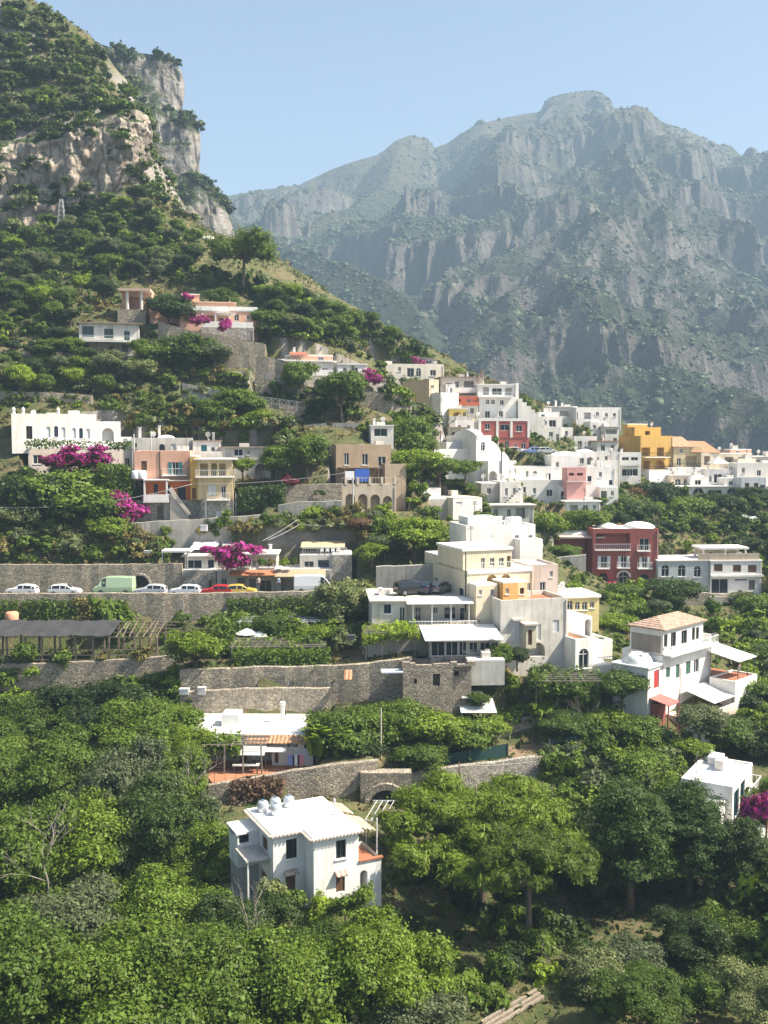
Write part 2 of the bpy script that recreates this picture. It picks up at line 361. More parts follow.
def zat(x, y):
    i = np.clip((np.asarray(x) - GX0) / GS, 0, len(gx) - 1.001); j = np.clip((np.asarray(y) - GY0) / GS, 0, len(gy) - 1.001)
    a, b = np.floor(i).astype(int), np.floor(j).astype(int); u, v = i - a, j - b
    return ZZ[b, a] * (1 - u) * (1 - v) + ZZ[b, a + 1] * u * (1 - v) + ZZ[b + 1, a] * (1 - u) * v + ZZ[b + 1, a + 1] * u * v
_Yq = np.arange(44, 340, .25)
def G(px, py, ymin=44):
    d = rayd(px, py); ys = _Yq[_Yq >= ymin]; t = ys / d.y
    x = d.x * t; z = d.z * t; h = zat(x, ys); k = np.nonzero(z < h)[0]
    if not len(k): return None
    k = k[0]; return Vector((x[k], ys[k], h[k]))
def isbare(x, y):
    a = int(round((x - GX0) / GS)); b = int(round((y - GY0) / GS))
    return 0 <= a < len(gx) and 0 <= b < len(gy) and BARE[b, a]
def ground_mat():
    m, nt, out = newmat('slope_ground'); ge = N(nt, 'NewGeometry'); co = ge.outputs['Position']
    nz = N(nt, 'SeparateXYZ', Vector=ge.outputs['Normal']).outputs[2]
    a = noise(nt, co, .09, 6, .65); b = noise(nt, co, .6, 6, .7); c = noise(nt, co, 2.5, 4, .7)
    grass = mixc(nt, ramp(nt, b, [(.35, 0.), (.62, 1.)]), (.052, .075, .022), (.12, .115, .045))
    dry = mixc(nt, ramp(nt, c, [(.35, 0.), (.65, 1.)]), (.21, .165, .085), (.13, .105, .055))
    col = mixc(nt, ramp(nt, math_(nt, 'ADD', math_(nt, 'MULTIPLY', a, .6), math_(nt, 'MULTIPLY', b, .4)), [(.5, 0.), (.6, 1.)]), grass, dry)
    rock = ramp(nt, b, [(.3, (.16, .145, .125)), (.55, (.3, .275, .24)), (.75, (.4, .36, .31))])
    rk = ramp(nt, math_(nt, 'ADD', nz, math_(nt, 'MULTIPLY', math_(nt, 'SUBTRACT', b, .5), .45)), [(.5, 1.), (.62, 0.)])
    col = mixc(nt, rk, col, rock)
    finish(nt, out, col, .95, bump(nt, math_(nt, 'ADD', c, b), .9, .3)); return m
def rock_mat(name, c, veg=(.05, .07, .025), sc=1.0, lo=.45, hi=.7, vegn=.5):
    m, nt, out = newmat(name); ge = N(nt, 'NewGeometry'); co = ge.outputs['Position']
    nz = N(nt, 'SeparateXYZ', Vector=ge.outputs['Normal']).outputs[2]
    b = noise(nt, co, .12 * sc, 8, .68); b2 = noise(nt, mapping(nt, co, (1, 1, .3)), .35 * sc, 6, .7); c2 = noise(nt, mapping(nt, co, (.5, .5, 2.2)), .3 * sc, 5, .65)
    rock = ramp(nt, b2, [(.28, tuple(x * .4 for x in c)), (.48, c), (.75, tuple(min(1, x * 1.45) for x in c))])
    rock = mixc(nt, ramp(nt, c2, [(.52, 0.), (.7, .7)]), rock, (c[0] * 1.15, c[1] * .82, c[2] * .6))
    vg = mixc(nt, ramp(nt, noise(nt, co, .9 * sc, 5, .7), [(.35, 0.), (.65, 1.)]), tuple(x * .55 for x in veg), tuple(x * 1.5 for x in veg))
    f = ramp(nt, math_(nt, 'ADD', nz, math_(nt, 'MULTIPLY', math_(nt, 'SUBTRACT', b, .5), vegn * 2)), [(lo, 0.), (hi, 1.)])
    col = mixc(nt, f, rock, vg)
    ck = ramp(nt, N(nt, 'TexVoronoi', _feature='DISTANCE_TO_EDGE', Vector=mixc(nt, .25, mapping(nt, co, (1, 1, .45)), N(nt, 'TexNoise', Vector=co, Scale=.2 * sc, Detail=4.).outputs[1]), Scale=.16 * sc).outputs[0], [(0., 0.), (.12, 1.)])
    col = mixc(nt, math_(nt, 'MULTIPLY', math_(nt, 'SUBTRACT', 1., ck), math_(nt, 'MULTIPLY', math_(nt, 'SUBTRACT', 1., f), .7)), col, tuple(x * .28 for x in c))
    finish(nt, out, col, .95, bump(nt, math_(nt, 'ADD', math_(nt, 'ADD', b2, b), math_(nt, 'MULTIPLY', ck, .5)), 1., 2.6 / sc)); return m
def near_cliff():
    # pale limestone face at the upper left, under the scrubby hill
    bl = [(-60,250,229),(-20,236,229),(15,232,230),(50,228,231.5),(72,216,233),(100,204,234.5),(118,193,236),(131,178,238),(134,176,246),(132,172,258)]
    tl = [(-60,165,233),(-20,140,234),(15,138,236),(48,132,237),(75,118,239),(100,110,240),(118,102,241),(129,100,243),(133,108,250),(131,110,262)]
    nu, nv = 190, 80; B = np.array([P(*q) for q in bl]); T = np.array([P(*q) for q in tl])
    def rs(A):
        s = np.r_[0, np.cumsum(np.linalg.norm(np.diff(A, axis=0), axis=1))]; u = np.linspace(0, s[-1], nu)
        return np.stack([np.interp(u, s, A[:, i]) for i in range(3)], -1)
    B, T = rs(B), rs(T); V = []
    for k in range(nv):
        t = k / (nv - 1); q = B * (1 - t) + T * t
        tang = np.gradient(q, axis=0); n = np.stack([tang[:, 1], -tang[:, 0], 0 * tang[:, 0]], -1); n /= np.linalg.norm(n, axis=1)[:, None] + 1e-9
        r = fbm(q[:, 0] * .09, q[:, 1] * .09, q[:, 2] * .05, 5, .6, True) * 3.6 + fbm(q[:, 0] * .35, q[:, 1] * .35, q[:, 2] * .4, 4) * 1.1 + fbm(q[:, 0] * .04, q[:, 2] * .16, 2., 3) * 2.0
        e = min(1, 5 * t, 6 * (1 - t)) ** .7
        V.append(q + n * (r * e + 1.2 - 2.6 * (1 - e))[:, None])
    ledge_scrub(np.concatenate(V), nu, 130, .5, 1.3, .40, [LD, LO, LG], 51)
    me = np_mesh('cliff', np.concatenate(V), grid_faces(nu, nv), True)
    tag(link('cliff', me, rock_mat('cliff_rock', (.43, .375, .31), sc=2.2, lo=.42, hi=.62, vegn=.55)), kind='structure')
def far_cliff():
    # stepped limestone headland behind it: right edge profile as (px, py)
    prof = [(238,250),(232,226),(229,212),(226,203),(217,196),(209,184),(200,178),(197,172),(196,158),(197,142),(196,124),(192,117),(182,110),(176,101),(177,90),(178,76),(175,62),(169,51),(160,46),(140,44)]
    Y0 = 430.; zs = []; xs = []
    for px, py in prof:
        q = P(px, py, Y0); xs.append(q.x); zs.append(q.z)
    nv, nu = 150, 210; V = []
    zz = np.linspace(zs[0] - 60, zs[-1], nv)
    for k, z in enumerate(zz):
        xr = np.interp(z, zs, xs); 
        if z < zs[0]: xr = xs[0] + (zs[0] - z) * .6
        u = np.linspace(0, 1, nu)
        # plan: comes from the left front, round the tip, then away behind
        a = (u - .06) * 2.0
        fx = xr - 9 - np.where(u < .72, (.72 - u) * 190, 0) + 0
        ang = np.clip((u - .72) / .28, 0, 1) * 2.6
        x = np.where(u < .72, fx, xr - 9 + 9 * np.sin(ang) - np.clip(ang - 1.57, 0, 9) * 95); 
        y = np.where(u < .72, Y0 - 9 - (.72 - u) * 55 + (z - zs[0]) * .22, Y0 + (z - zs[0]) * .22 - 9 * np.cos(ang) + np.clip(ang - 1.57, 0, 9) * 150)
        ed = np.clip((.97 - np.abs(u - .72)) , 0, 1)
        r = fbm(x * .035, y * .035, z * .018, 5, .6, True) * 13 + fbm(x * .12, y * .12, z * .16, 4, .6, True) * 4.5
        st = np.sin(z * .16 + 2 * vn(x * .02, y * .02, z * .01)) * 3.2
        w = np.where(u < .72, np.clip((.72 - u) / .1, .12, 1), .12)
        V.append(np.stack([x + (r * .25 + st * .3) * w, y - (r + st) * np.clip(w, .3, 1), np.full(nu, z) + fbm(x * .05, y * .05, z * .05, 3) * 2 * (1 if k < nv - 6 else .6)], -1))
    # a cap running back from the top rim
    top = V[-1].copy(); 
    for d in (6, 20, 60): V.append(top + np.array([-d * .8, d * 1.5, d * .02 - .0]))
    ledge_scrub(np.concatenate(V), nu, 520, 1.0, 2.4, .46, [LD, LO, LD], 52)
    me = np_mesh('headland', np.concatenate(V), grid_faces(nu, nv + 3), True)
    tag(link('headland', me, rock_mat('headland_rock', (.30, .285, .262), (.05, .068, .03), .9, .26, .46, .8)), kind='structure')
SKY_M = [(-400,150),(-100,170),(150,185),(228,196),(262,190),(300,185),(330,170),(352,162),(380,154),(395,141),(410,135),(428,139),(434,148),(448,143),(460,134),(478,124),(500,119),(522,114),(540,112),(545,101),(560,95),(576,92),(592,91),(604,95),(609,107),(622,110),(640,117),(662,122),(690,132),(716,144),(730,146),(740,160),(768,158),(860,150),(1000,165),(1300,190),(1600,230)]
MY = 1900.
def mountain():
    q = [P(a, b, MY) for a, b in SKY_M]; rx = np.array([v.x for v in q]); rz = np.array([v.z for v in q])
    x = np.r_[np.linspace(-1500, -860, 40), np.linspace(-855, 905, 800), np.linspace(912, 2000, 50)]; nx = len(x)
    # denser rows where seen
    y = np.r_[np.linspace(365, 1200, 250), np.linspace(1203, 1930, 290), np.linspace(1960, 2700, 30)]; ny = len(y)
    X, Y = np.meshgrid(x, y)
    # lateral warp keeps ridges running down-slope
    rzx = np.interp(X, rx, rz)
    t = np.clip((Y - 420) / (MY - 420), 0, 1)
    base = np.interp(t, [0, .12, .3, .42, .55, .68, .78, .88, .95, 1.0], [0, .05, .20, .29, .45, .54, .70, .80, .90, 1.0])
    zb = -110.
    Zs = zb + (rzx - zb) * base
    env = np.sin(np.clip(t, 0, 1) * math.pi) ** .6
    wx = X + 120 * fbm(X * .0016, Y * .0016, 4., 3)
    spur = fbm(wx * .0038, Y * .0011, 9., 5, .55, True)
    cl = fbm(X * .0065, Y * .0065, 2., 5, .55, True)
    Zs += env * (spur * 125 + cl * 55) + np.clip(1 - t, .03, 1) ** .3 * env * (fbm(X * .02, Y * .02, 5., 4) * 16 + fbm(X * .033, Y * .033, 7., 4, .55, True) * 7)
    # limestone benches: terracing of the height
    h = 84.; f = (Zs + 48 * fbm(X * .0055, Y * .0055, 3., 4)) / h; fl = np.floor(f); fr = f - fl
    stp = fl + np.interp(fr, [0, .5, .68, 1], [0, .24, .88, 1]); off = (stp - f) * h
    Zs += off * env * .85 * np.clip(1.7 * fbm(X * .0035, Y * .0035, 8., 3) + .62, .05, 1.25)
    # back slope
    bk = Y > MY; Zs = np.where(bk, rzx - (Y - MY) * .55, np.minimum(Zs, rzx * (Y / MY) - 0 + (1 - t) * 18))
    # main buttress below the summit and a long left spur (woods)
    def bumpridge(pts, wdt):
        nonlocal Zs
        pts = [P(*p) for p in pts]; A = np.array(pts); n = 60
        s = np.linspace(0, len(A) - 1, n); L = np.stack([np.interp(s, np.arange(len(A)), A[:, i]) for i in range(3)], -1)
        best = np.full(X.shape, -1e9)
        for p in L:
            d = np.hypot(X - p[0], Y - p[1]); best = np.maximum(best, p[2] - d * wdt - (d * d) * .0006)
        best += fbm(X * .02, Y * .02, 1., 4) * 9
        Zs = np.maximum(Zs, best)
    bumpridge([(200,205,1250),(262,232,1150),(318,248,1060),(352,262,1000),(385,285,940),(412,305,900),(430,335,860),(440,372,820)], 1.0)
    bumpridge([(540,118,1800),(556,100,1815),(576,94,1825),(594,94,1820),(606,104,1800)], 2.6)
    bumpridge([(575,100,1820),(565,160,1600),(520,215,1420),(470,262,1280),(440,300,1180),(425,340,1060)], .8)
    bumpridge([(400,145,1840),(385,185,1640),(345,210,1480),(300,228,1380)], .85)
    bumpridge([(690,140,1840),(672,190,1620),(640,245,1420),(610,300,1240),(590,350,1080)], .8)
    bumpridge([(768,260,1500),(720,300,1300),(660,350,1080),(600,385,900),(560,408,800)], .55)
    me = np_mesh('mountain', np.c_[X.ravel(), Y.ravel(), Zs.ravel()], grid_faces(nx, ny), False)
    m, nt, out = newmat('mountain_slope'); ge = N(nt, 'NewGeometry'); co = ge.outputs['Position']
    sp = N(nt, 'SeparateXYZ', Vector=ge.outputs['Normal']).outputs[2]; pz = N(nt, 'SeparateXYZ', Vector=co).outputs[2]
    a = noise(nt, co, .006, 8, .62); b = noise(nt, co, .035, 8, .68); c = noise(nt, mapping(nt, co, (1, 1, .35)), .03, 7, .7); d = noise(nt, co, .11, 4, .7)
    rock = ramp(nt, c, [(.3, (.06, .056, .05)), (.48, (.095, .087, .077)), (.7, (.20, .18, .152))])
    dry = mixc(nt, ramp(nt, b, [(.4, 0.), (.62, 1.)]), (.068, .062, .034), (.125, .108, .066))
    scrub = mixc(nt, ramp(nt, d, [(.35, 0.), (.65, 1.)]), (.012, .02, .009), (.038, .05, .02))
    # more scrub lower down
    lw = math_(nt, 'MULTIPLY_ADD', pz, -.00042, .22)
    sf = ramp(nt, math_(nt, 'ADD', math_(nt, 'ADD', math_(nt, 'MULTIPLY', a, .5), math_(nt, 'MULTIPLY', b, .5)), lw), [(.48, 0.), (.60, 1.)])
    soft = mixc(nt, sf, dry, scrub)
    col = mixc(nt, ramp(nt, math_(nt, 'ADD', sp, math_(nt, 'MULTIPLY', math_(nt, 'SUBTRACT', b, .5), .5)), [(.42, 0.), (.58, 1.)]), rock, soft)
    finish(nt, out, col, .95, bump(nt, math_(nt, 'ADD', math_(nt, 'ADD', b, d), math_(nt, 'MULTIPLY', noise(nt, co, .4, 3, .7), .5)), .9, 6.))
    tag(link('mountain', me, m), kind='structure')
    return X, Y, Zs
def ledge_scrub(V, nu, n, smin, smax, thr, mats, seed):
    A = np.asarray(V).reshape(-1, nu, 3); du = np.gradient(A, axis=1); dv = np.gradient(A, axis=0); nn = np.cross(du, dv); nn /= np.linalg.norm(nn, axis=2)[..., None] + 1e-9
    nz = np.abs(nn[..., 2]) + .35 * fbm(A[..., 0] * .06, A[..., 1] * .06, A[..., 2] * .06, 3); j, i = np.nonzero(nz[2:-1, 2:-2] > thr); j += 2; i += 2
    rr = random.Random(seed)
    if not len(i): return
    for _ in range(n):
        q = rr.randrange(len(i)); p = A[j[q], i[q]]; s = rr.uniform(smin, smax)
        if 384 + FP * p[0] / p[1] < 260: STUFF.append((rr.randrange(5), Vector(p) - Vector((0, 0, .5 * s)), s, rr.uniform(0, 6.28), rr.choice(mats), rr.uniform(.7, 1.1)))
def backdrop_ground():
    # one wide sheet out to the horizon, beneath everything
    tag(MB().quad((-2550, -380, -175), (2950, -380, -175), (2950, 3250, -175), (-2550, 3250, -175)).build('lowland', plain((.07, .08, .045), .95, .4, 0., .002)), kind='structure')
ICO = None
def icoblob():
    t = (1 + 5 ** .5) / 2
    v = np.array([(-1,t,0),(1,t,0),(-1,-t,0),(1,-t,0),(0,-1,t),(0,1,t),(0,-1,-t),(0,1,-t),(t,0,-1),(t,0,1),(-t,0,-1),(-t,0,1)], float); v /= np.linalg.norm(v[0])
    f = np.array([(0,11,5),(0,5,1),(0,1,7),(0,7,10),(0,10,11),(1,5,9),(5,11,4),(11,10,2),(10,7,6),(7,1,8),(3,9,4),(3,4,2),(3,2,6),(3,6,8),(3,8,9),(4,9,5),(2,4,11),(6,2,10),(8,6,7),(9,8,1)])
    return v, f
def blobs(name, pts, rad, mat, sq=.75):
    v, f = icoblob(); n = len(pts); th = RNG.uniform(0, 6.28, n); c, s = np.cos(th), np.sin(th)
    b = v[None] * (1 + .28 * RNG.standard_normal((n, 12, 1))) * rad[:, None, None]
    x = b[..., 0] * c[:, None] - b[..., 1] * s[:, None]; y = b[..., 0] * s[:, None] + b[..., 1] * c[:, None]
    V = np.stack([x, y, b[..., 2] * sq], -1) + pts[:, None]
    Fq = (f[None] + (np.arange(n) * 12)[:, None, None]).reshape(-1, 3)
    return tag(link(name, np_mesh(name, V.reshape(-1, 3), Fq, True), mat), kind='stuff')
def mountain_woods(X, Y, Z):
    n = 170000; i = RNG.integers(0, X.shape[0] - 42, n); j = RNG.integers(0, X.shape[1] - 1, n); u, v = RNG.random(n), RNG.random(n)
    px_ = X[i, j] * (1 - u) + X[i, j + 1] * u; py_ = Y[i, j] * (1 - v) + Y[i + 1, j] * v
    pz_ = Z[i, j] * (1 - u) * (1 - v) + Z[i, j + 1] * u * (1 - v) + Z[i + 1, j] * (1 - u) * v + Z[i + 1, j + 1] * u * v
    sl = np.abs(Z[i + 1, j] - Z[i, j]) / (Y[i + 1, j] - Y[i, j])
    sx = 384 + FP * px_ / py_
    den = np.clip(1.3 - (pz_ + 20) / 420, .22, 1) * np.clip(2.0 - sl, .25, 1) * (.35 + 1.1 * (fbm(px_ * .008, py_ * .008, 6., 4) > -.08))
    k = (RNG.random(n) < den) & (sx > 180) & (sx < 830)
    p = np.stack([px_, py_, pz_], -1)[k]; r = RNG.lognormal(.45, .42, len(p)) * np.interp(p[:, 1], [400, 1900], [.85, 1.25])
    blobs('mountain_scrub', p, r, leafmat('far_scrub', (.03, .048, .02), .03, .4, .0))
def sky_haze():
    w = bpy.data.worlds.new('World'); S.world = w; w.use_nodes = True; nt = w.node_tree; nt.nodes.clear()
    sk = nt.nodes.new('ShaderNodeTexSky'); sk.sky_type = 'NISHITA'; sk.sun_disc = False
    sk.sun_elevation = math.radians(SUN_EL); sk.sun_rotation = math.radians(90 - SUN_AZ); sk.altitude = 50; sk.air_density = 1.; sk.dust_density = 3.0; sk.ozone_density = 1.2
    bg = nt.nodes.new('ShaderNodeBackground'); bg.inputs[1].default_value = SKY_STR; o = nt.nodes.new('ShaderNodeOutputWorld')
    nt.links.new(sk.outputs[0], bg.inputs[0]); nt.links.new(bg.outputs[0], o.inputs[0])
    sl = bpy.data.lights.new('Sun', 'SUN'); sl.energy = SUN_STR; sl.angle = math.radians(.53); sl.color = (1., .91, .77)
    so = bpy.data.objects.new('Sun', sl); COL.objects.link(so)
    a, e = math.radians(SUN_AZ), math.radians(SUN_EL); d = Vector((math.cos(a) * math.cos(e), math.sin(a) * math.cos(e), math.sin(e)))
    so.rotation_euler = d.to_track_quat('Z', 'Y').to_euler(); so.location = (200, -50, 300)
    m = bpy.data.materials.new('haze'); m.use_nodes = True; n2 = m.node_tree; n2.nodes.clear()
    pv = n2.nodes.new('ShaderNodeVolumePrincipled'); pv.inputs['Color'].default_value = (.54, .77, 1., 1); pv.inputs['Density'].default_value = HAZE; pv.inputs['Anisotropy'].default_value = 0.
    oo = n2.nodes.new('ShaderNodeOutputMaterial'); n2.links.new(pv.outputs[0], oo.inputs['Volume'])
    tag(MB().box(-2600, 3000, -400, 3300, -180, 720).build('haze', m), kind='stuff')
SUN_AZ, SUN_EL, SUN_STR, SKY_STR, HAZE = -6., 49., 5.0, .078, .00030
def camera():
    c = bpy.data.cameras.new('Camera'); o = bpy.data.objects.new('Camera', c); COL.objects.link(o)
    c.sensor_fit = 'VERTICAL'; c.sensor_height = 24; c.sensor_width = 18; c.lens = 24 * FP / 1024; c.clip_start = .5; c.clip_end = 30000
    o.rotation_euler = (math.pi / 2 - PITCH, 0, 0); S.camera = o
    S.view_settings.view_transform = 'Standard'; S.view_settings.look = 'None'; S.view_settings.exposure = EXPO; S.view_settings.gamma = 1
    S.render.resolution_x, S.render.resolution_y = 768, 1024
EXPO = 1.36
# ================================================================ VEGETATION
def leaves(Pt, Nn, size, rng, asp=.55, jit=.9):
    """quads of given size at points, roughly facing Nn"""
    n = len(Pt); nn = Nn + jit * rng.standard_normal((n, 3)); nn /= np.linalg.norm(nn, axis=1)[:, None] + 1e-9
    r = rng.standard_normal((n, 3)); u = np.cross(nn, r); u /= np.linalg.norm(u, axis=1)[:, None] + 1e-9; v = np.cross(nn, u)
    s = (size * np.clip(rng.lognormal(-.08, .42, n), .4, 2.2))[:, None]; u = u * s * .5; v = v * s * .5 * asp
    V = np.stack([Pt - u, Pt - v + u * .1, Pt + u, Pt + v + u * .1], 1).reshape(-1, 3)
    return V, np.arange(4 * n).reshape(-1, 4)
def crown_mesh(name, lobes, n, leaf, seed, clump=.22, per=26, core=.12, asp=.6, jit=.55, under=.25, up=0.0):
    rng = np.random.default_rng(seed); L = np.array(lobes, float); ar = (L[:, 3] * L[:, 4] + L[:, 3] * L[:, 5] + L[:, 4] * L[:, 5]); ar /= ar.sum()
    nc = max(12, n // per); li = rng.choice(len(L), nc, p=ar); d = rng.standard_normal((nc, 3)); d /= np.linalg.norm(d, axis=1)[:, None]
    d[:, 2] = np.where((d[:, 2] < -.25) & (rng.random(nc) > under), -d[:, 2], d[:, 2])
    rad = rng.uniform(.78, 1.06, nc) + .14 * (rng.random(nc) > .85)
    c = L[li, :3] + d * L[li, 3:] * rad[:, None]; sc = rng.uniform(.6, 1.4, nc)
    # drop clumps swallowed by other lobes
    ins = np.zeros(nc)
    for q in L: ins += (((c - q[:3]) / q[3:]) ** 2).sum(1) < .55
    keep = ins < 1; c, d, li, sc = c[keep], d[keep], li[keep], sc[keep]; nc = len(c)
    k = rng.integers(0, nc, n); g = rng.standard_normal((n, 3)) * (L[li[k], 3:].mean(1) * clump * sc[k])[:, None]
    g[:, 2] *= .7; g -= d[k] * np.abs(rng.standard_normal(n))[:, None] * .08 * L[li[k], 3:].mean(1)[:, None]
    Pt = c[k] + g; Nn = d[k] * .8 + np.array([0, 0, .45]) + g / (np.abs(g).max() + 1e-6) * 1.2
    V, F_ = leaves(Pt, Nn, np.full(n, leaf), rng, asp, jit)
    m = int(n * core * 1.6)
    if m:
        li = rng.choice(len(L), m, p=ar); d = rng.standard_normal((m, 3)); d /= np.linalg.norm(d, axis=1)[:, None]
        V2, F2 = leaves(L[li, :3] + d * L[li, 3:] * rng.uniform(.3, .64, m)[:, None], d, np.full(m, leaf * 1.7), rng, .8, .5)
        V = np.r_[V, V2]; F_ = np.r_[F_, F2 + 4 * n]
    return np_mesh(name, V, F_)
def rlobes(seed, R, H, base, k, spread=.62, rr=(.42, .62)):
    r = random.Random(seed); z0 = base + (H - base) * .5; out = [(0, 0, z0, R * .55, R * .55, (H - base) * .38)]
    for i in range(k):
        a = 6.283 * i / k + r.uniform(-.5, .5); t = r.uniform(-.75, .85); q = R * r.uniform(*rr); d = R * spread * math.sqrt(max(.1, 1 - t * t * .8))
        out.append((math.cos(a) * d, math.sin(a) * d, z0 + t * (H - base) * .33, q, q, q * r.uniform(.65, .9)))
    return out
def trunk_mesh(name, lobes, base, r0, seed, lean=0.):
    r = random.Random(seed); m = MB(); tp = (r.uniform(-.3, .3) + lean, r.uniform(-.3, .3), base)
    m.tube([(0, 0, -.8), (tp[0] * .2, tp[1] * .3, base * .35), (tp[0] * .7, tp[1] * .7, base * .7), tp], [r0 * 1.3, r0, r0 * .82, r0 * .66], 7)
    for l in lobes[:7]:
        e = Vector(l[:3]); e += (e - Vector(tp)).normalized() * max(l[3:]) * .7; s = Vector(tp) * .96; md = s.lerp(e, .5) + Vector((r.uniform(-.2, .2), r.uniform(-.2, .2), -.1 * base * .3))
        m.tube([s, md, e], [r0 * .55, r0 * .34, r0 * .12], 5)
    return m.mesh(name, True)
LIB = {}
def deflib():
    def add(key, lob, n, leaf, base, r0, **k):
        LIB[key] = (crown_mesh(key + '_crown', lob, n, leaf, hash(key) % 9999 if False else sum(map(ord, key)) * 7, **k), trunk_mesh(key + '_trunk', lob, base, r0, sum(map(ord, key))))
    for i in range(3):
        lb = rlobes(20 + i, 1.6, 2.3, .1, 6, .6); add('bush%d' % i, lb, 1900, .26, .4, .07, clump=.2, per=22, under=.2)
    for i in range(2):
        lb = rlobes(60 + i, 1.5, 2.6, .1, 5, .5); add('thicket%d' % i, lb, 1500, .34, .4, .06, clump=.3, per=16, under=.3, asp=.35)
    for i in range(4):
        lb = rlobes(40 + i, 2.9, 6.6, 1.9, 8, .62, (.36, .6)); add('tree%d' % i, lb, 9500, .235, 2.4, .2, clump=.2, per=30)
    for i in range(3):   # the near trees, finer leaves
        lb = rlobes(70 + i, 3.9, 7.9, 1.5, 15, .80, (.21, .40)); add('grove%d' % i, lb, 44000, .155, 2.6, .26, clump=.16, per=70, core=.08)
    lb = [(0, 0, 5.5, 3.4, 3.4, 1.1)] + [(math.cos(a) * d, math.sin(a) * d, 5.3 + .5 * math.sin(a * 3), r, r * .9, .85) for a, d, r in [(q * .9 + .2, 2.4 + (q % 3) * .5, 1.5 + .3 * (q % 2)) for q in range(7)]]
    add('umbrella', lb, 8000, .28, 4.6, .2, clump=.16, per=40, asp=.3, under=.1)
    # big umbrella pine in the ravine
    rr = random.Random(4); lb = [(0, 0, 8.7, 2.0, 2.0, .9)]
    for q in range(30):
        a = q * 2.4; d = 1.2 + 4.9 * (q / 30) ** .6; lb.append((math.cos(a) * d, math.sin(a) * d, 9.9 + rr.uniform(-.9, .7) - d * .38, rr.uniform(.85, 1.4), rr.uniform(.85, 1.4), rr.uniform(.6, .9)))
    add('stonepine', lb, 62000, .23, 6.4, .32, clump=.17, per=60, core=.08, asp=.26, under=.1, jit=.5)
    for i in range(2):   # upright pines with tufted limbs
        rr = random.Random(90 + i); lb = [(0, 0, 6.2, 1.5, 1.5, 3.6)]
        for q in range(18):
            z = 2.4 + 7.8 * (q / 18); w = (1 - abs((z - 4.8) / 6.6) ** 2) * 2.5 + .1; a = q * 2.4 + rr.uniform(-.3, .3)
            lb.append((math.cos(a) * w * .8, math.sin(a) * w * .8, z + .5, .9 + .3 * rr.random(), .9 + .3 * rr.random(), 1.3 + .5 * rr.random()))
        lb.append((0, 0, 10.6, .7, .7, 1.2)); add('pine%d' % i, lb, 38000, .24, 5.0, .24, clump=.2, per=60, core=.1, asp=.26, jit=.5, under=.4)
    lb = [(0, 0, .75 + .85 * q, 1.5 * (1 - q / 8.5) + .12, 1.5 * (1 - q / 8.5) + .12, .42) for q in range(8)]
    add('conifer', lb, 3600, .3, 3.0, .12, clump=.16, per=26, asp=.25)
    # palm: arching fronds
    rng = np.random.default_rng(5); Vs = []; 
    for q in range(22):
        a = q * 2.4; e = .95 - .07 * q; pts = []
        for t in np.linspace(.06, 1, 16): pts.append((math.cos(a) * t * 2.3, math.sin(a) * t * 2.3, 3.2 + e * t * 1.7 - t * t * 1.7))
        pts = np.array(pts); tg = np.gradient(pts, axis=0); tg /= np.linalg.norm(tg, axis=1)[:, None]
        sd = np.cross(tg, [0, 0, 1.]); sd /= np.linalg.norm(sd, axis=1)[:, None]
        for s in (-1, 1):
            for j in range(1, 16):
                for f in (0, .5):
                    p = pts[j] - tg[j] * f * .14; w = .75 * math.sin(min(1, j / 16 + .12) * 3.0); tip = p + sd[j] * s * w + tg[j] * .3 - np.array([0, 0, .28 * w])
                    Vs += [p, p + tg[j] * .04 + (tip - p) * .5 + [0, 0, .05], tip, p - tg[j] * .05 + (tip - p) * .5]
    Vs = np.array(Vs); me = np_mesh('palm_crown', Vs, np.arange(len(Vs)).reshape(-1, 4)); LIB['palm'] = (me, MB().tube([(0, 0, -.5), (.08, 0, 1.5), (0, 0, 3.25)], [.24, .19, .2], 8).mesh('palm_trunk', True))
    # banana: broad upright leaves
    Vs = []; rr = random.Random(3)
    for q in range(16):
        a = q * 2.4; c, s = math.cos(a), math.sin(a); h = rr.uniform(1.6, 2.9); o = rr.uniform(.7, 1.3); bx, by = rr.uniform(-.5, .5), rr.uniform(-.5, .5)
        pr = None
        for t in np.linspace(0, 1, 7):
            p = np.array([bx + c * o * t ** 1.6, by + s * o * t ** 1.6, .5 + h * (t - .38 * t ** 3)]); w = .34 * math.sin(3.0 * min(1, t + .06)) ** .7 + .02; n = np.array([-s, c, 0]) * w
            if pr is not None: Vs += [pr[0], pr[1], p + n, p - n]
            pr = (p - n, p + n)
    LIB['banana'] = (np_mesh('banana_leaves', np.array(Vs), np.arange(len(Vs)).reshape(-1, 4), True), MB().tube([(0, 0, -.3), (0, 0, .9)], [.16, .1], 7).mesh('banana_stem', True))
    # low clump of weeds

CNT = [0]
_seen_mesh = {}
def withmat(me, mat):
    k = (me.name, mat.name)
    if k not in _seen_mesh:
        c = me if not me.materials else me.copy()
        if c is not me: c.materials.clear()
        c.materials.append(mat); _seen_mesh[k] = c
    return _seen_mesh[k]
_base = {}
def plant(kind, loc, s, mat, name, label, cat, group=None, rz=None, sz=None, parts=True, bark=None, sink=.15):
    """tree or bush: Empty > trunk, crown (small bushes are one mesh)"""
    CNT[0] += 1; rz = random.uniform(0, 6.28) if rz is None else rz; sz = sz or s
    me = withmat(LIB[kind][0], mat); loc = (loc[0], loc[1], loc[2] - sink * s)
    if parts:
        o = empty(name, loc, rz, label, cat, group); o.scale = (s, s, sz)
        c = link('crown', me, None, o); t = link('trunk', withmat(LIB[kind][1], bark or BARK), None, o)
    else:
        o = link(name, me, None, None, loc, rz); o.scale = (s, s, sz); tag(o, label, cat, group)
    return o
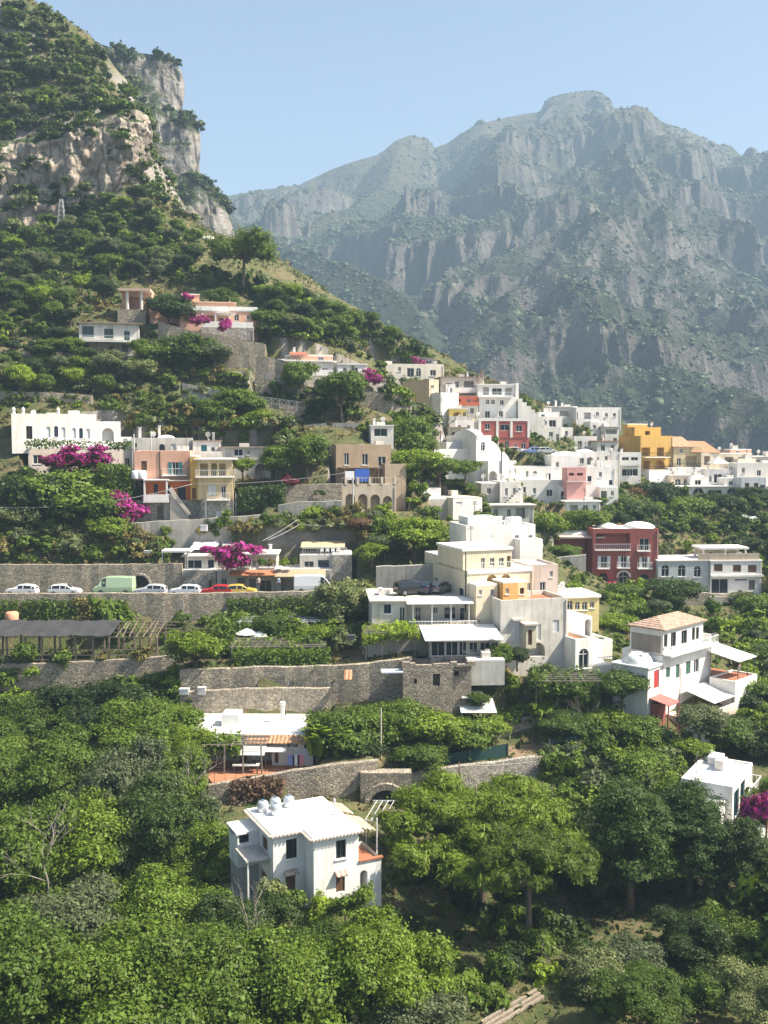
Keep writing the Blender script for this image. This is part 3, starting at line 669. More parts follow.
def tree_px(kind, px, pb, pt, mat, name, label, cat='tree', group=None, Y=None, w=None, **k):
    """base pixel (px, pb), crown top at pixel row pt, optional crown width in pixels"""
    b = G(px, pb) if Y is None else P(px, pb, Y)
    if b is None: b = P(px, pb, 150)
    dep = b.y * CP - b.z * SP
    H0 = max(v.co.z for v in LIB[kind][0].vertices); W0 = 2 * sorted(abs(v.co.x) for v in LIB[kind][0].vertices)[int(.97 * len(LIB[kind][0].vertices))]
    sz = (pb - pt) * dep / FP / H0 * 1.02; s = sz if w is None else min(w * dep / FP / W0, 1.4 * sz)
    return plant(kind, b, s, mat, name, label, cat, group, sz=sz, **k)
def inpoly(x, y, poly):
    r = False; j = len(poly) - 1
    for i in range(len(poly)):
        xi, yi = poly[i]; xj, yj = poly[j]
        if (yi > y) != (yj > y) and x < (xj - xi) * (y - yi) / (yj - yi) + xi: r = not r
        j = i
    return r
NOGO = []      # pixel rectangles/polygons kept clear of scattered plants (houses, road, patios)
def scatter(poly, gap, kinds, mats, smin, smax, name, label, cat, group, n=400, parts=False, ymin=44, seed=1, margin=0, stuff=0, sgap=None, nogo=True):
    rr = random.Random(seed); xs = [p[0] for p in poly]; ys = [p[1] for p in poly]; got = []
    for _ in range(n * 14):
        if len(got) >= n: break
        x, y = rr.uniform(min(xs), max(xs)), rr.uniform(min(ys), max(ys))
        if not inpoly(x, y, poly) or any(inpoly(x, y, q) for q in NOGO): continue
        if any((x - a) ** 2 + ((y - b) * 1.5) ** 2 < gap * gap for a, b in got): continue
        g = G(x, y, ymin)
        if g is None or isbare(g.x, g.y): continue
        got.append((x, y)); i = rr.randrange(len(kinds))
        s = rr.uniform(smin, smax); mi = rr.choices(range(len(mats)), [w for _, w in mats])[0]
        plant(kinds[i], g, s, mats[mi][0], name, label, cat, group, parts=parts, rz=rr.uniform(0, 6.28), sz=s * rr.uniform(.8, 1.2))
    k = 0; sg = sgap or gap * .8
    for _ in range(stuff * 14):
        if k >= stuff: break
        x, y = rr.uniform(min(xs), max(xs)), rr.uniform(min(ys), max(ys))
        if not inpoly(x, y, poly) or (nogo and any(inpoly(x, y, q) for q in NOGO)): continue
        if any((x - a) ** 2 + ((y - b) * 1.5) ** 2 < sg * sg for a, b in got): continue
        g = G(x, y, ymin)
        if g is None or isbare(g.x, g.y): continue
        got.append((x, y)); k += 1; mi = rr.choices(range(len(mats)), [w for _, w in mats])[0]
        STUFF.append((rr.randrange(5), g, smin * .8 * (smax * 1.35 / smin) ** (rr.random() ** 1.7), rr.uniform(0, 6.28), mats[mi][0], rr.uniform(.75, 1.25)))
    return len(got)
def scrub_mass():
    """all the smaller bushes of the hillside, as one mass"""
    base = []
    for i in range(5):
        lb = rlobes(120 + i, *((1.5, 2.3), (1.1, 3.3), (2.1, 1.6), (1.8, 2.7), (1.4, 1.5))[i], .1, (6, 4, 8, 5, 4)[i], (.6, .5, .8, .75, .9)[i]); me = crown_mesh('scrub%d' % i, lb, 620, .42, 300 + i, clump=.22, per=14, under=.2, core=.1)
        a = np.empty(len(me.vertices) * 3, np.float32); me.vertices.foreach_get('co', a); base.append(a.reshape(-1, 3)); bpy.data.meshes.remove(me)
    mats = []; Vs = []; mi = []
    for i, g, s, rz, mat, hz in STUFF:
        if mat not in mats: mats.append(mat)
        b = base[i]; c, q = math.cos(rz), math.sin(rz); x = b[:, 0] * c - b[:, 1] * q; y = b[:, 0] * q + b[:, 1] * c
        Vs.append(np.c_[x * s + g.x, y * s + g.y, b[:, 2] * s * hz + g.z - .2]); mi.append(np.full(len(b) // 4, mats.index(mat), np.int32))
    V = np.concatenate(Vs); me = np_mesh('hillside_scrub', V, np.arange(len(V)).reshape(-1, 4))
    for m in mats: me.materials.append(m)
    me.polygons.foreach_set('material_index', np.concatenate(mi)); tag(link('hillside_scrub', me), kind='stuff')
def weeds():
    """undergrowth: small leaf tufts all over the slope, as one mass"""
    n = 90000; x = RNG.uniform(-130, 145, n); y = RNG.uniform(50, 300, n)
    # denser near, thin far
    k = RNG.random(n) < np.interp(y, [50, 120, 300], [1., .85, .55]); x, y = x[k], y[k]
    sx = 384 + FP * x / (y * 1.02); k = (sx > -160) & (sx < 980); x, y = x[k], y[k]
    a = np.clip(((x - GX0) / GS).round().astype(int), 0, len(gx) - 1); b = np.clip(((y - GY0) / GS).round().astype(int), 0, len(gy) - 1); k = ~BARE[b, a]
    k &= fbm(x * .07, y * .07, 2.2, 3) > -.25
    x, y = x[k], y[k]; z = zat(x, y); n = len(x); m = 4
    s = RNG.uniform(.3, .75, n) * np.interp(y, [50, 200], [.7, 1.15])
    Pt = np.repeat(np.c_[x, y, z], m, 0); Pt += RNG.standard_normal(Pt.shape) * np.repeat(s, m)[:, None] * np.array([.5, .5, .25]); Pt[:, 2] += np.repeat(s, m) * .3
    V, F_ = leaves(Pt, np.tile([0, -.3, .7], (len(Pt), 1)), np.repeat(s, m), RNG, .5, .8)
    dry = np.repeat(fbm(x * .05, y * .05, 7.7, 4) + .25 * RNG.standard_normal(n) > .12, m)
    for nm, sel, mt in (('undergrowth', ~dry, leafmat('weed_leaf', (.05, .078, .022), .03, .35, .25)), ('dry_grass', dry, leafmat('dry_grass_blade', (.16, .13, .06), .03, .3, .25))):
        Vs = V.reshape(-1, 4, 3)[sel].reshape(-1, 3); tag(link(nm, np_mesh(nm, Vs, np.arange(len(Vs)).reshape(-1, 4)), mt), kind='stuff')
def foliage_box(name, label, cat, pts, n, leaf, mat, group=None, th=.35, kind=None, seed=3, bulge=.25):
    """leafy skin over polyline sheet: pts = list of (p_low, p_high) world pairs; hedges, climbers, vines"""
    rng = np.random.default_rng(seed); A = np.array([p[0] for p in pts], float); B = np.array([p[1] for p in pts], float)
    o = A.mean(0); L = len(pts) - 1; s = rng.uniform(0, L, n); i = np.minimum(s.astype(int), L - 1); f = (s - i)[:, None]; t = rng.random(n)[:, None]
    a = A[i] * (1 - f) + A[i + 1] * f; b = B[i] * (1 - f) + B[i + 1] * f; p = a * (1 - t) + b * t
    nz = fbm(p[:, 0] * .5, p[:, 1] * .5, p[:, 2] * .5, 3)[:, None]
    tv = np.cross(A[-1] - A[0], B[0] - A[0]); tv /= np.linalg.norm(tv) + 1e-9
    if tv[1] > 0 and abs(tv[2]) < .5: tv = -tv
    if tv[2] < -.5: tv = -tv
    p = p + tv * (nz * bulge * 2 + rng.standard_normal((n, 1)) * th * .5) + rng.standard_normal((n, 3)) * .12
    V, F_ = leaves(p - o, np.tile(tv + [0, 0, .4], (n, 1)), np.full(n, leaf), rng, .65, .8)
    ob = link(name, np_mesh(name, V, F_), mat, None, tuple(o)); return tag(ob, label, cat, group, kind)
# ================================================================ BUILDING KIT
FRAMEW = plain((.72, .72, .70), .5, .1); SHUT = {'g': plain((.05, .13, .09), .55), 'b': plain((.06, .12, .22), .55), 'n': plain((.14, .075, .04), .6), 'w': plain((.66, .67, .66), .5), 'r': plain((.45, .05, .045), .5), 't': plain((.03, .18, .19), .5), 'y': plain((.16, .15, .13), .6), 'k': plain((.04, .045, .05), .4)}
RAIL = plain((.7, .7, .7), .5); IRON = plain((.06, .06, .06), .5); HOLLOW_SHADE = plain((.03, .028, .025), .9); ROOFW = stucco((.80, .79, .77), .22)
TERRA = plain((.42, .17, .09), .85, .3)
HOUSES = []
class House:
    def __init__(s, name, label, px, py, Y, ang=20, cat='house', group=None, frame=None):
        s.o = P(px, py, Y); s.a = math.radians(ang); s.c, s.s = math.cos(s.a), math.sin(s.a); s.frame = frame or FRAMEW
        s.root = empty(name, s.o, s.a, label, cat, group); s.px0 = px; s.py0 = py; s.tops = []; HOUSES.append(s)
    def loc(s, d):           # direction/point relative to origin -> local axes
        return Vector((d.x * s.c + d.y * s.s, -d.x * s.s + d.y * s.c, d.z))
    def ray(s, px, py):
        return s.loc(-s.o), s.loc(rayd(px, py))
    def fx(s, px, py, y=0.):  # hit on the local plane y = const -> (x, z)
        o, d = s.ray(px, py); t = (y - o.y) / d.y; return o.x + d.x * t, o.z + d.z * t
    def sx(s, px, py, x=0.):  # hit on the local plane x = const -> (y, z)
        o, d = s.ray(px, py); t = (x - o.x) / d.x; return o.y + d.y * t, o.z + d.z * t
    def X(s, px, y=0., py=None): return s.fx(px, s.py0 if py is None else py, y)[0]
    def Z(s, py, y=0., px=None): return s.fx(s.px0 if px is None else px, py, y)[1]
    def ZX(s, py, x, y): # height of row py above local point (x, y)
        w = s.o + Vector((x * s.c - y * s.s, x * s.s + y * s.c, 0)); r = rayd(384, py); # row is nearly level: use its slope
        q = proj((w.x, w.y, w.z)); return P(q[0], py, w.y).z - s.o.z
    def part(s, m, name, mat, parent=None, smooth=False): return m.build(name, mat, parent or s.root, smooth=smooth)
    def block(s, x0, x1, y0, y1, z0, z1, mat, f=(), l=(), r=(), par=0., roof=None, eave=0., name='wall', rname='roof', slab=.18, dep=.22):
        """walls with cut openings; f/l/r: openings of the front, left, right face, given in pixels (kind, px0, py0, px1, py1)"""
        m = MB(); o_ = {}
        for face, ops in (('f', f), ('l', l), ('r', r)):
            q = []
            for op in ops:
                k, a, b, c, d = op[:5]
                if face == 'f': (u0, v1), (u1, v0) = s.fx(a, b, y0), s.fx(c, d, y0)
                elif face == 'l': (u0, v1), (u1, v0) = s.sx(a, b, x0), s.sx(c, d, x0)
                else: (u0, v1), (u1, v0) = s.sx(a, b, x1), s.sx(c, d, x1)
                if u0 > u1: u0, u1 = u1, u0
                lo, hi = ((x0, x1) if face == 'f' else (y0, y1)); e = .12
                u0, u1 = max(lo + e, u0), min(hi - e, u1); v0, v1 = max(z0 + .03, v0), min(z1 - .08, v1)
                if u1 - u0 > .15 and v1 - v0 > .2: q.append((k, u0, u1, v0, v1, op[5] if len(op) > 5 else None))
            o_[face] = q
        zt = z1 + par
        fr = {'f': lambda u, w, z: (u, y0 + w, z), 'l': lambda u, w, z: (x0 + w, u, z), 'r': lambda u, w, z: (x1 - w, u, z), 'b': lambda u, w, z: (u, y1 - w, z)}
        for face, lo, hi in (('f', x0, x1), ('l', y0, y1), ('r', y0, y1), ('b', x0, x1)):
            T = fr[face]; ops = o_.get(face, [])
            us = sorted({lo, hi} | {v for q in ops for v in q[1:3]}); vs = sorted({z0, zt} | {v for q in ops for v in q[3:5]})
            for i in range(len(us) - 1):
                for j in range(len(vs) - 1):
                    cu, cv = (us[i] + us[i + 1]) / 2, (vs[j] + vs[j + 1]) / 2
                    if any(q[1] < cu < q[2] and q[3] < cv < q[4] for q in ops): continue
                    m.quad(T(us[i], 0, vs[j]), T(us[i + 1], 0, vs[j]), T(us[i + 1], 0, vs[j + 1]), T(us[i], 0, vs[j + 1]))
            for q in ops: s.opening(m, T, q, mat, dep)
        if x1 - x0 > 5.5 and z1 - z0 > 2.6 and z0 < 0 and random.Random(int(x1 * 97)).random() < .7: xp = x1 - .22; s.part(MB().tube([(xp, y0 - .07, z0), (xp, y0 - .07, zt - .25)], .055, 6), 'downpipe', plain((.5, .47, .43), .6))
        if par > 0:   # parapet: inner faces and coping
            t = .22
            m.quad((x0 + t, y0 + t, z1), (x1 - t, y0 + t, z1), (x1 - t, y0 + t, zt), (x0 + t, y0 + t, zt)); m.quad((x0 + t, y1 - t, z1), (x1 - t, y1 - t, z1), (x1 - t, y1 - t, zt), (x0 + t, y1 - t, zt))
            m.quad((x0 + t, y0 + t, z1), (x0 + t, y1 - t, z1), (x0 + t, y1 - t, zt), (x0 + t, y0 + t, zt)); m.quad((x1 - t, y0 + t, z1), (x1 - t, y1 - t, z1), (x1 - t, y1 - t, zt), (x1 - t, y0 + t, zt))
            for a in ((x0, x1, y0, y0 + t), (x0, x1, y1 - t, y1), (x0, x0 + t, y0 + t, y1 - t), (x1 - t, x1, y0 + t, y1 - t)):
                m.quad((a[0], a[2], zt), (a[1], a[2], zt), (a[1], a[3], zt), (a[0], a[3], zt))
        w = s.part(m, name, mat)
        if roof is not False and eave < .35: s.tops.append((x0, x1, y0, y1, z1 + (.02 if par else slab)))
        if roof is not False:
            if par > 0: s.part(MB().box(x0 + .225, x1 - .225, y0 + .225, y1 - .225, z1 - .1, z1 + .02), rname, roof or ROOFW)
            else: s.part(MB().box(x0 - eave, x1 + eave, y0 - eave, y1 + eave, z1 + .003, z1 + slab), rname, roof or ROOFW)
        return w
    def opening(s, m, T, q, mat, dep):
        k, u0, u1, v0, v1, c = q; arch = k[0] in 'aAO'; n = 8; um = (u0 + u1) / 2; r = (u1 - u0) / 2
        if k in ('o', 'O', 'h'): dep = 1.3
        if arch:
            sp = max(v0 + .1, v1 - r); h = v1 - sp; cur = [(um - r * math.cos(math.pi * i / n), sp + h * math.sin(math.pi * i / n)) for i in range(n + 1)]
            for (a, b), (a2, b2) in zip(cur[:-1], cur[1:]):
                m.quad(T(a, 0, b), T(a2, 0, b2), T(a2, 0, v1), T(a, 0, v1)); m.quad(T(a, 0, b), T(a2, 0, b2), T(a2, dep, b2), T(a, dep, b))
            out = [(u0, v0), (u1, v0)] + cur[::-1]
        else:
            sp = v1; m.quad(T(u0, 0, v1), T(u1, 0, v1), T(u1, dep, v1), T(u0, dep, v1)); out = [(u0, v0), (u1, v0), (u1, v1), (u0, v1)]
        m.quad(T(u0, 0, v0), T(u0, dep, v0), T(u0, dep, sp), T(u0, 0, sp)); m.quad(T(u1, 0, v0), T(u1, dep, v0), T(u1, dep, sp), T(u1, 0, sp)); m.quad(T(u0, 0, v0), T(u1, 0, v0), T(u1, dep, v0), T(u0, dep, v0))
        def sheet(o, d): return MB().add([T(a, d, b) for a, b in o], [tuple(range(len(o)))])
        if k in ('o', 'O', 'h'):
            m.add([T(a, dep, b) for a, b in out], [tuple(range(len(out)))]); return
        W, H = u1 - u0, v1 - v0
        if k == 'A': s.part(sheet(out, dep - .08), 'shutter', SHUT[c or 'w'])
        elif k in ('s', 'D'):     # closed shutters / solid door leaf
            g = .02
            for a0, a1 in (((u0 + .01, um - g), (um + g, u1 - .01)) if W > .9 or k == 's' else ((u0 + .01, u1 - .01),)):
                b = MB(); b.add([T(a, w, z) for w in (dep - .12, dep - .06) for a, z in ((a0, v0 + .01), (a1, v0 + .01), (a1, v1 - .01), (a0, v1 - .01))], [(0, 1, 2, 3), (7, 6, 5, 4), (0, 4, 5, 1), (1, 5, 6, 2), (2, 6, 7, 3), (3, 7, 4, 0)])
                s.part(b, 'shutter' if k == 's' else 'door', SHUT[c or 'n'])
        else:
            b = MB(); t = .07
            def fb(a0, a1, z0, z1): b.add([T(a, w, z) for w in (dep - .12, dep - .04) for a, z in ((a0, z0), (a1, z0), (a1, z1), (a0, z1))], [(0, 1, 2, 3), (7, 6, 5, 4), (0, 4, 5, 1), (1, 5, 6, 2), (2, 6, 7, 3), (3, 7, 4, 0)])
            fb(u0, u0 + t, v0, sp); fb(u1 - t, u1, v0, sp); fb(u0 + t, u1 - t, v0, v0 + t); fb(um - t / 2, um + t / 2, v0 + t, (v1 - .02 if arch else v1 - t))
            if arch:
                fb(u0 + t, um - t / 2, sp - t / 2, sp + t / 2); fb(um + t / 2, u1 - t, sp - t / 2, sp + t / 2)
            else: fb(u0 + t, u1 - t, v1 - t, v1)
            if k == 'g':
                for j in range(1, max(2, int(W / 1.1))): a = u0 + W * j / max(2, int(W / 1.1)); fb(a - .03, a + .03, v0 + t, v1 - t)
            fr = s.part(b, 'door_frame' if k == 'd' else 'window', SHUT[c] if c in SHUT and k in 'wad' else s.frame)
            s.part(sheet(out, dep - .01), 'pane', glass(), fr)
            if k in ('w', 'a', 'x'):
                sl = MB(); pr = -.09
                sl.add([T(a, w, z) for w in (pr, .0 + .05) for a, z in ((u0 - .1, v0 - .1), (u1 + .1, v0 - .1), (u1 + .1, v0 - .005), (u0 - .1, v0 - .005))], [(0, 1, 2, 3), (7, 6, 5, 4), (0, 4, 5, 1), (1, 5, 6, 2), (2, 6, 7, 3), (3, 7, 4, 0)])
                s.part(sl, 'sill', ROOFW, fr)
            if k == 'x':            # open shutters against the wall
                for a0, a1 in ((u0 - W * .52, u0 - .03), (u1 + .03, u1 + W * .52)):
                    sh = MB(); sh.add([T(a, w, z) for w in (-.08, -.02) for a, z in ((a0, v0), (a1, v0), (a1, v1), (a0, v1))], [(0, 1, 2, 3), (7, 6, 5, 4), (0, 4, 5, 1), (1, 5, 6, 2), (2, 6, 7, 3), (3, 7, 4, 0)])
                    s.part(sh, 'shutter', SHUT[c or 'g'], fr)
    def rail(s, pts, h=1.0, mat=None, name='railing', gap=.35, parent=None, solid=False):
        m = MB()
        for a, b in zip(pts[:-1], pts[1:]):
            a, b = Vector(a), Vector(b); L = (b - a).length
            if solid:
                d = (b - a).normalized(); nrm = Vector((-d.y, d.x, 0)) * .09
                m.add([a - nrm, b - nrm, b + nrm, a + nrm] + [q + Vector((0, 0, h)) for q in (a - nrm, b - nrm, b + nrm, a + nrm)], [(3, 2, 1, 0), (4, 5, 6, 7), (0, 1, 5, 4), (1, 2, 6, 5), (2, 3, 7, 6), (3, 0, 4, 7)])
            else:
                u = Vector((0, 0, 1)); m.bar(a + u * h, b + u * h, .07); m.bar(a + u * .12, b + u * .12, .05); n = max(1, int(L / gap))
                for i in range(n + 1): p = a.lerp(b, i / n); m.bar(p, p + u * h, .04)
        return s.part(m, name, mat or RAIL, parent)
    def balcony(s, x0, x1, y, d, z, h=.95, mat=None, slab=None, solid=False, gap=.3):
        b = s.part(MB().box(x0, x1, y - d, y - .003, z - .16, z), 'balcony', slab or ROOFW); e = .08
        s.rail([(x0 + e, y - .06, z), (x0 + e, y - d + e, z), (x1 - e, y - d + e, z), (x1 - e, y - .06, z)], h, mat, 'railing', gap, b, solid); return b
    def balc_px(s, pa, pb, pz, y=0., d=1.1, **k):
        x0, z = s.fx(pa, pz, y - d); x1, _ = s.fx(pb, pz, y - d); return s.balcony(x0, x1, y, d, z, **k)
    def chimney(s, x, y, z, w=.5, h=1.1, mat=None):
        return s.part(MB().box(x - w / 2, x + w / 2, y - w / 2, y + w / 2, z, z + h).box(x - w * .65, x + w * .65, y - w * .65, y + w * .65, z + h, z + h + .12), 'chimney', mat or ROOFW)
    def slab(s, x0, x1, y0, y1, z0, z1, name, mat): return s.part(MB().box(x0, x1, y0, y1, z0, z1), name, mat)
    def dome(s, cx, cy, rx, ry, z, h, mat=None, name='dome'):
        m = MB(); n = 24; pr = [(math.cos(a), math.sin(a)) for a in np.linspace(0, math.pi / 2 - .03, 8)]; vs = []; fs = []
        for r, q in pr:
            for k in range(n): t = 6.2832 * k / n; vs.append((cx + rx * r * math.cos(t), cy + ry * r * math.sin(t), z + h * q))
        for i in range(7):
            for k in range(n): a, b = i * n + k, i * n + (k + 1) % n; fs.append((a, b, b + n, a + n))
        fs.append(tuple(range(7 * n, 8 * n))); m.add(vs, fs); return s.part(m, name, mat or ROOFW, None, True)
    def hip(s, x0, x1, y0, y1, z, h, mat, e=.35, name='roof', ridge_in=None):
        x0, x1, y0, y1 = x0 - e, x1 + e, y0 - e, y1 + e; ri = (y1 - y0) / 2 if ridge_in is None else ridge_in; ym = (y0 + y1) / 2
        v = [(x0, y0, z), (x1, y0, z), (x1, y1, z), (x0, y1, z), (x0 + ri, ym, z + h), (x1 - ri, ym, z + h)] + [(x0, y0, z - .12), (x1, y0, z - .12), (x1, y1, z - .12), (x0, y1, z - .12)]
        return s.part(MB().add(v, [(0, 1, 5, 4), (1, 2, 5), (2, 3, 4, 5), (3, 0, 4), (6, 7, 1, 0), (7, 8, 2, 1), (8, 9, 3, 2), (9, 6, 0, 3), (9, 8, 7, 6)]), name, mat)
    def shed(s, x0, x1, y0, y1, z0, z1, name, mat, t=.08):
        """sloping slab: z0 at y0 (front), z1 at y1"""
        v = [(x0, y0, z0), (x1, y0, z0), (x1, y1, z1), (x0, y1, z1)]; v += [(a, b, c + t) for a, b, c in v]
        return s.part(MB().add(v, [(3, 2, 1, 0), (4, 5, 6, 7), (0, 1, 5, 4), (1, 2, 6, 5), (2, 3, 7, 6), (3, 0, 4, 7)]), name, mat)
    def posts(s, pts, z0, z1, name='post', mat=None, w=.14):
        for x, y in pts: s.part(MB().box(x - w / 2, x + w / 2, y - w / 2, y + w / 2, z0, z1), name, mat or ROOFW)
    def world(s, x, y, z): return Vector((s.o.x + x * s.c - y * s.s, s.o.y + x * s.s + y * s.c, s.o.z + z))
    def simple(s, pr, pt, D, mat, L=None, base=0., **k):
        """whole front from pixel column L (or the origin) to pr, top row pt, D metres deep, foundations sunk by base"""
        x0 = 0. if L is None else s.X(L, 0, (s.py0 + pt) / 2); x1 = s.X(pr, 0, (s.py0 + pt) / 2); z1 = s.Z(pt)
        s.block(x0, x1, 0, D, -base, z1, mat, **k); return x0, x1, z1
def roof_clutter():
    rr = random.Random(77)
    for h in HOUSES:
        big = sorted(h.tops, key=lambda t: -(t[1] - t[0]) * (t[3] - t[2]))[:2]
        for k, (x0, x1, y0, y1, z) in enumerate(big):
            if x1 - x0 < 2.5 or y1 - y0 < 2 or h.o.y < 85: continue
            P_ = lambda a=.6: (rr.uniform(x0 + a, x1 - a), rr.uniform(y0 + (y1 - y0) * .35, y1 - a))
            if rr.random() < .6:
                x, y = P_(); m = MB().bar((x, y, z), (x, y, z + 2.1), .06)
                for j in range(4): m.bar((x - .5 + .06 * j, y, z + 1.6 + .14 * j), (x + .5 - .06 * j, y, z + 1.6 + .14 * j), .035)
                h.part(m, 'antenna', IRON)
            if rr.random() < .45:
                x, y = P_(); m = MB().bar((x, y, z), (x, y, z + .8), .07); m2 = []
                for r_, d in ((.02, .16), (.25, .1), (.42, 0)): m2.append([(x + r_ * math.cos(6.283 * i / 12), y - .1 + d - .25 * r_ * math.sin(6.283 * i / 12), z + .95 + r_ * math.sin(6.283 * i / 12)) for i in range(12)])
                vs = sum(m2, []); m.add(vs, [(a * 12 + i, a * 12 + (i + 1) % 12, a * 12 + 12 + (i + 1) % 12, a * 12 + 12 + i) for a in (0, 1) for i in range(12)]); h.part(m, 'satellite_dish', W1)
            if rr.random() < .5:
                x, y = P_(.8); w, d, q = rr.uniform(.4, .9), rr.uniform(.4, .8), rr.uniform(.5, 1.1); h.part(MB().box(x - w, x + w, y - d, y + d, z, z + q), 'roof_hatch', stucco((.7, .66, .6), .5))
            if rr.random() < .4: x, y = P_(); h.chimney(x, y, z, .4, rr.uniform(.7, 1.3))
def water_tank(p, label, mat=None, r=.55, h=1.3, group=None):
    m = MB().lathe([(r * .9, 0), (r, .08), (r, h - .15), (r * .8, h), (r * .25, h + .06)], 14)
    o = m.build('water_tank', mat or plain((.62, .66, .7), .4), None, tuple(p), smooth=True); tag(o, label, 'water tank', group)
    MB().lathe([(r * .25, h + .063), (r * .25, h + .13)], 10).build('lid', plain((.1, .2, .3), .5), o); return o
# ================================================================ BUILDINGS
CARVE = []
def carve(h, x0, x1, y0, y1, z, front=None):
    front = front or (4. if h.o.y < 150 else 9.)
    CARVE.append((h, x0, x1, y0, y1, z, front))
def do_carve():
    for h, x0, x1, y0, y1, z, fr in CARVE:
        dx, dy = XX - h.o.x, YY - h.o.y; lx = dx * h.c + dy * h.s; ly = -dx * h.s + dy * h.c
        m = (lx > x0 - .8) & (lx < x1 + .8) & (ly > y0 - fr) & (ly < y1)
        t = np.clip((y0 - ly) / fr, 0, 1); cap = h.o.z + z - .15
        ZZ[m] = np.where(ZZ > cap, cap + (ZZ - cap) * t ** 3, ZZ)[m]
        m2 = (lx > x0 - .5) & (lx < x1 + .5) & (ly > y0 - .5) & (ly < y1); BARE[m2] = True
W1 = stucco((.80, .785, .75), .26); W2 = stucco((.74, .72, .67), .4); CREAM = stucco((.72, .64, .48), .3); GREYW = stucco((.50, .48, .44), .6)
PINK = stucco((.68, .40, .29), .3); ORANGE = stucco((.60, .17, .055), .3); YEL = stucco((.62, .50, .29), .35); OCHRE = stucco((.56, .35, .10), .35); RED = stucco((.34, .105, .09), .35); REDB = stucco((.42, .12, .10), .25)
BROWN = stucco((.42, .32, .22), .5); BLUEG = stucco((.5, .53, .53), .35); STONE = stone(); STONEL = stone((.52, .48, .41), 1.6, .1); SALMON = stucco((.66, .40, .27), .3); BEIGE = stucco((.56, .48, .35), .4); OLDW = stucco((.66, .63, .57), .7)
BRROOF = stucco((.3, .24, .19), .5)
def white_villa():
    h = House('white_villa', 'long white villa with a row of small arched windows above the bougainvillea', 12, 447, 155, 20)
    x1, z1 = h.X(97), h.Z(413.5); x2 = h.X(121)
    sh = [('A', 46, 426.5, 50.5, 437.5, 'w'), ('a', 54, 426, 58.3, 437, 'b'), ('A', 61, 427, 65.5, 438, 'w'), ('A', 72, 428, 76, 438.5, 'w'), ('a', 79, 428, 83, 438.5, 'b'), ('A', 86, 428.5, 90, 439, 'w')]
    h.block(0, x1, 0, 8, -1, z1 - .6, W1, f=[('d', 26, 426, 32.5, 439, 'n')] + sh, par=.6)
    z2 = h.Z(422.5, 0, 110); h.block(x1 + .003, x2, .0, 6.5, -1, z2, W1, f=[('O', 102, 428, 114, 441)], name='loggia_wall')
    z3 = h.Z(438, 0, 124); h.block(x2 + .003, h.X(132), .3, 5, -1, z3, W1, name='annex')
    for px in (14.5, 24, 59): h.lath = h.part(MB().lathe([(.28, z1 - .0), (.2, z1 + .5), (.32, z1 + .62), (.1, z1 + 1.)], 8, (h.X(px), .3)), 'finial', W1)
    h.slab(h.X(70), h.X(81), 2, 4, z1 + .02, z1 + .6, 'roof_box', W1)
    # lower floor
    zb = h.Z(475); h.block(h.X(28), h.X(133), -1.6, 1, zb - 2, -.2, stucco((.70, .62, .55), .35), f=[('w', 104, 457, 108.5, 468, 'w'), ('w', 33, 455, 42, 464, 'w'), ('d', 125, 458, 130, 469, 'w')], name='lower_wall', rname='terrace')
    carve(h, h.X(28), h.X(133), -1.6, 8, zb)
def low_rows():
    h = House('row_house', 'low cream house with a small dome behind the pink and orange house', 132, 456, 159, 10)
    x0, x1, z = h.simple(193, 440, 5, OLDW, base=2, f=[('w', 134, 443, 137, 448), ('a', 159, 444, 165, 452, 'b'), ('s', 171, 444, 176, 451, 'w')], par=.35)
    h.dome((x0 + x1) * .55, 2.4, 1.6, 1.6, z + .02, .8); h.chimney(x0 + 1.2, 1, z, .4, 1.9); h.chimney(x0 + 4.2, 2, z, .35, 2.2); carve(h, x0, x1, 0, 5, 0)
    h = House('row_house', 'small cream house with a potted balcony above the yellow house', 193, 459, 157, 10)
    x0, x1, z = h.simple(221, 441.5, 5, W2, base=2, f=[('s', 201, 445, 207, 453, 't'), ('w', 211, 447, 215, 452)], eave=.2, roof=BRROOF)
    h.balc_px(192, 222, 457.5, 0, 1.2, solid=True, mat=W2); carve(h, x0, x1, 0, 5, 0)
    h = House('long_house', 'long white house with a thin tiled roof edge beside the yellow house', 221, 480, 157, 8)
    x0, x1, z = h.simple(271, 448, 5.5, OLDW, base=2, f=[('w', 234, 449, 243, 456), ('O', 255, 464, 266, 478), ('w', 247, 450, 250, 455)], roof=tiles((.3, .2, .15)), eave=.3); carve(h, x0, x1, 0, 5.5, 0)
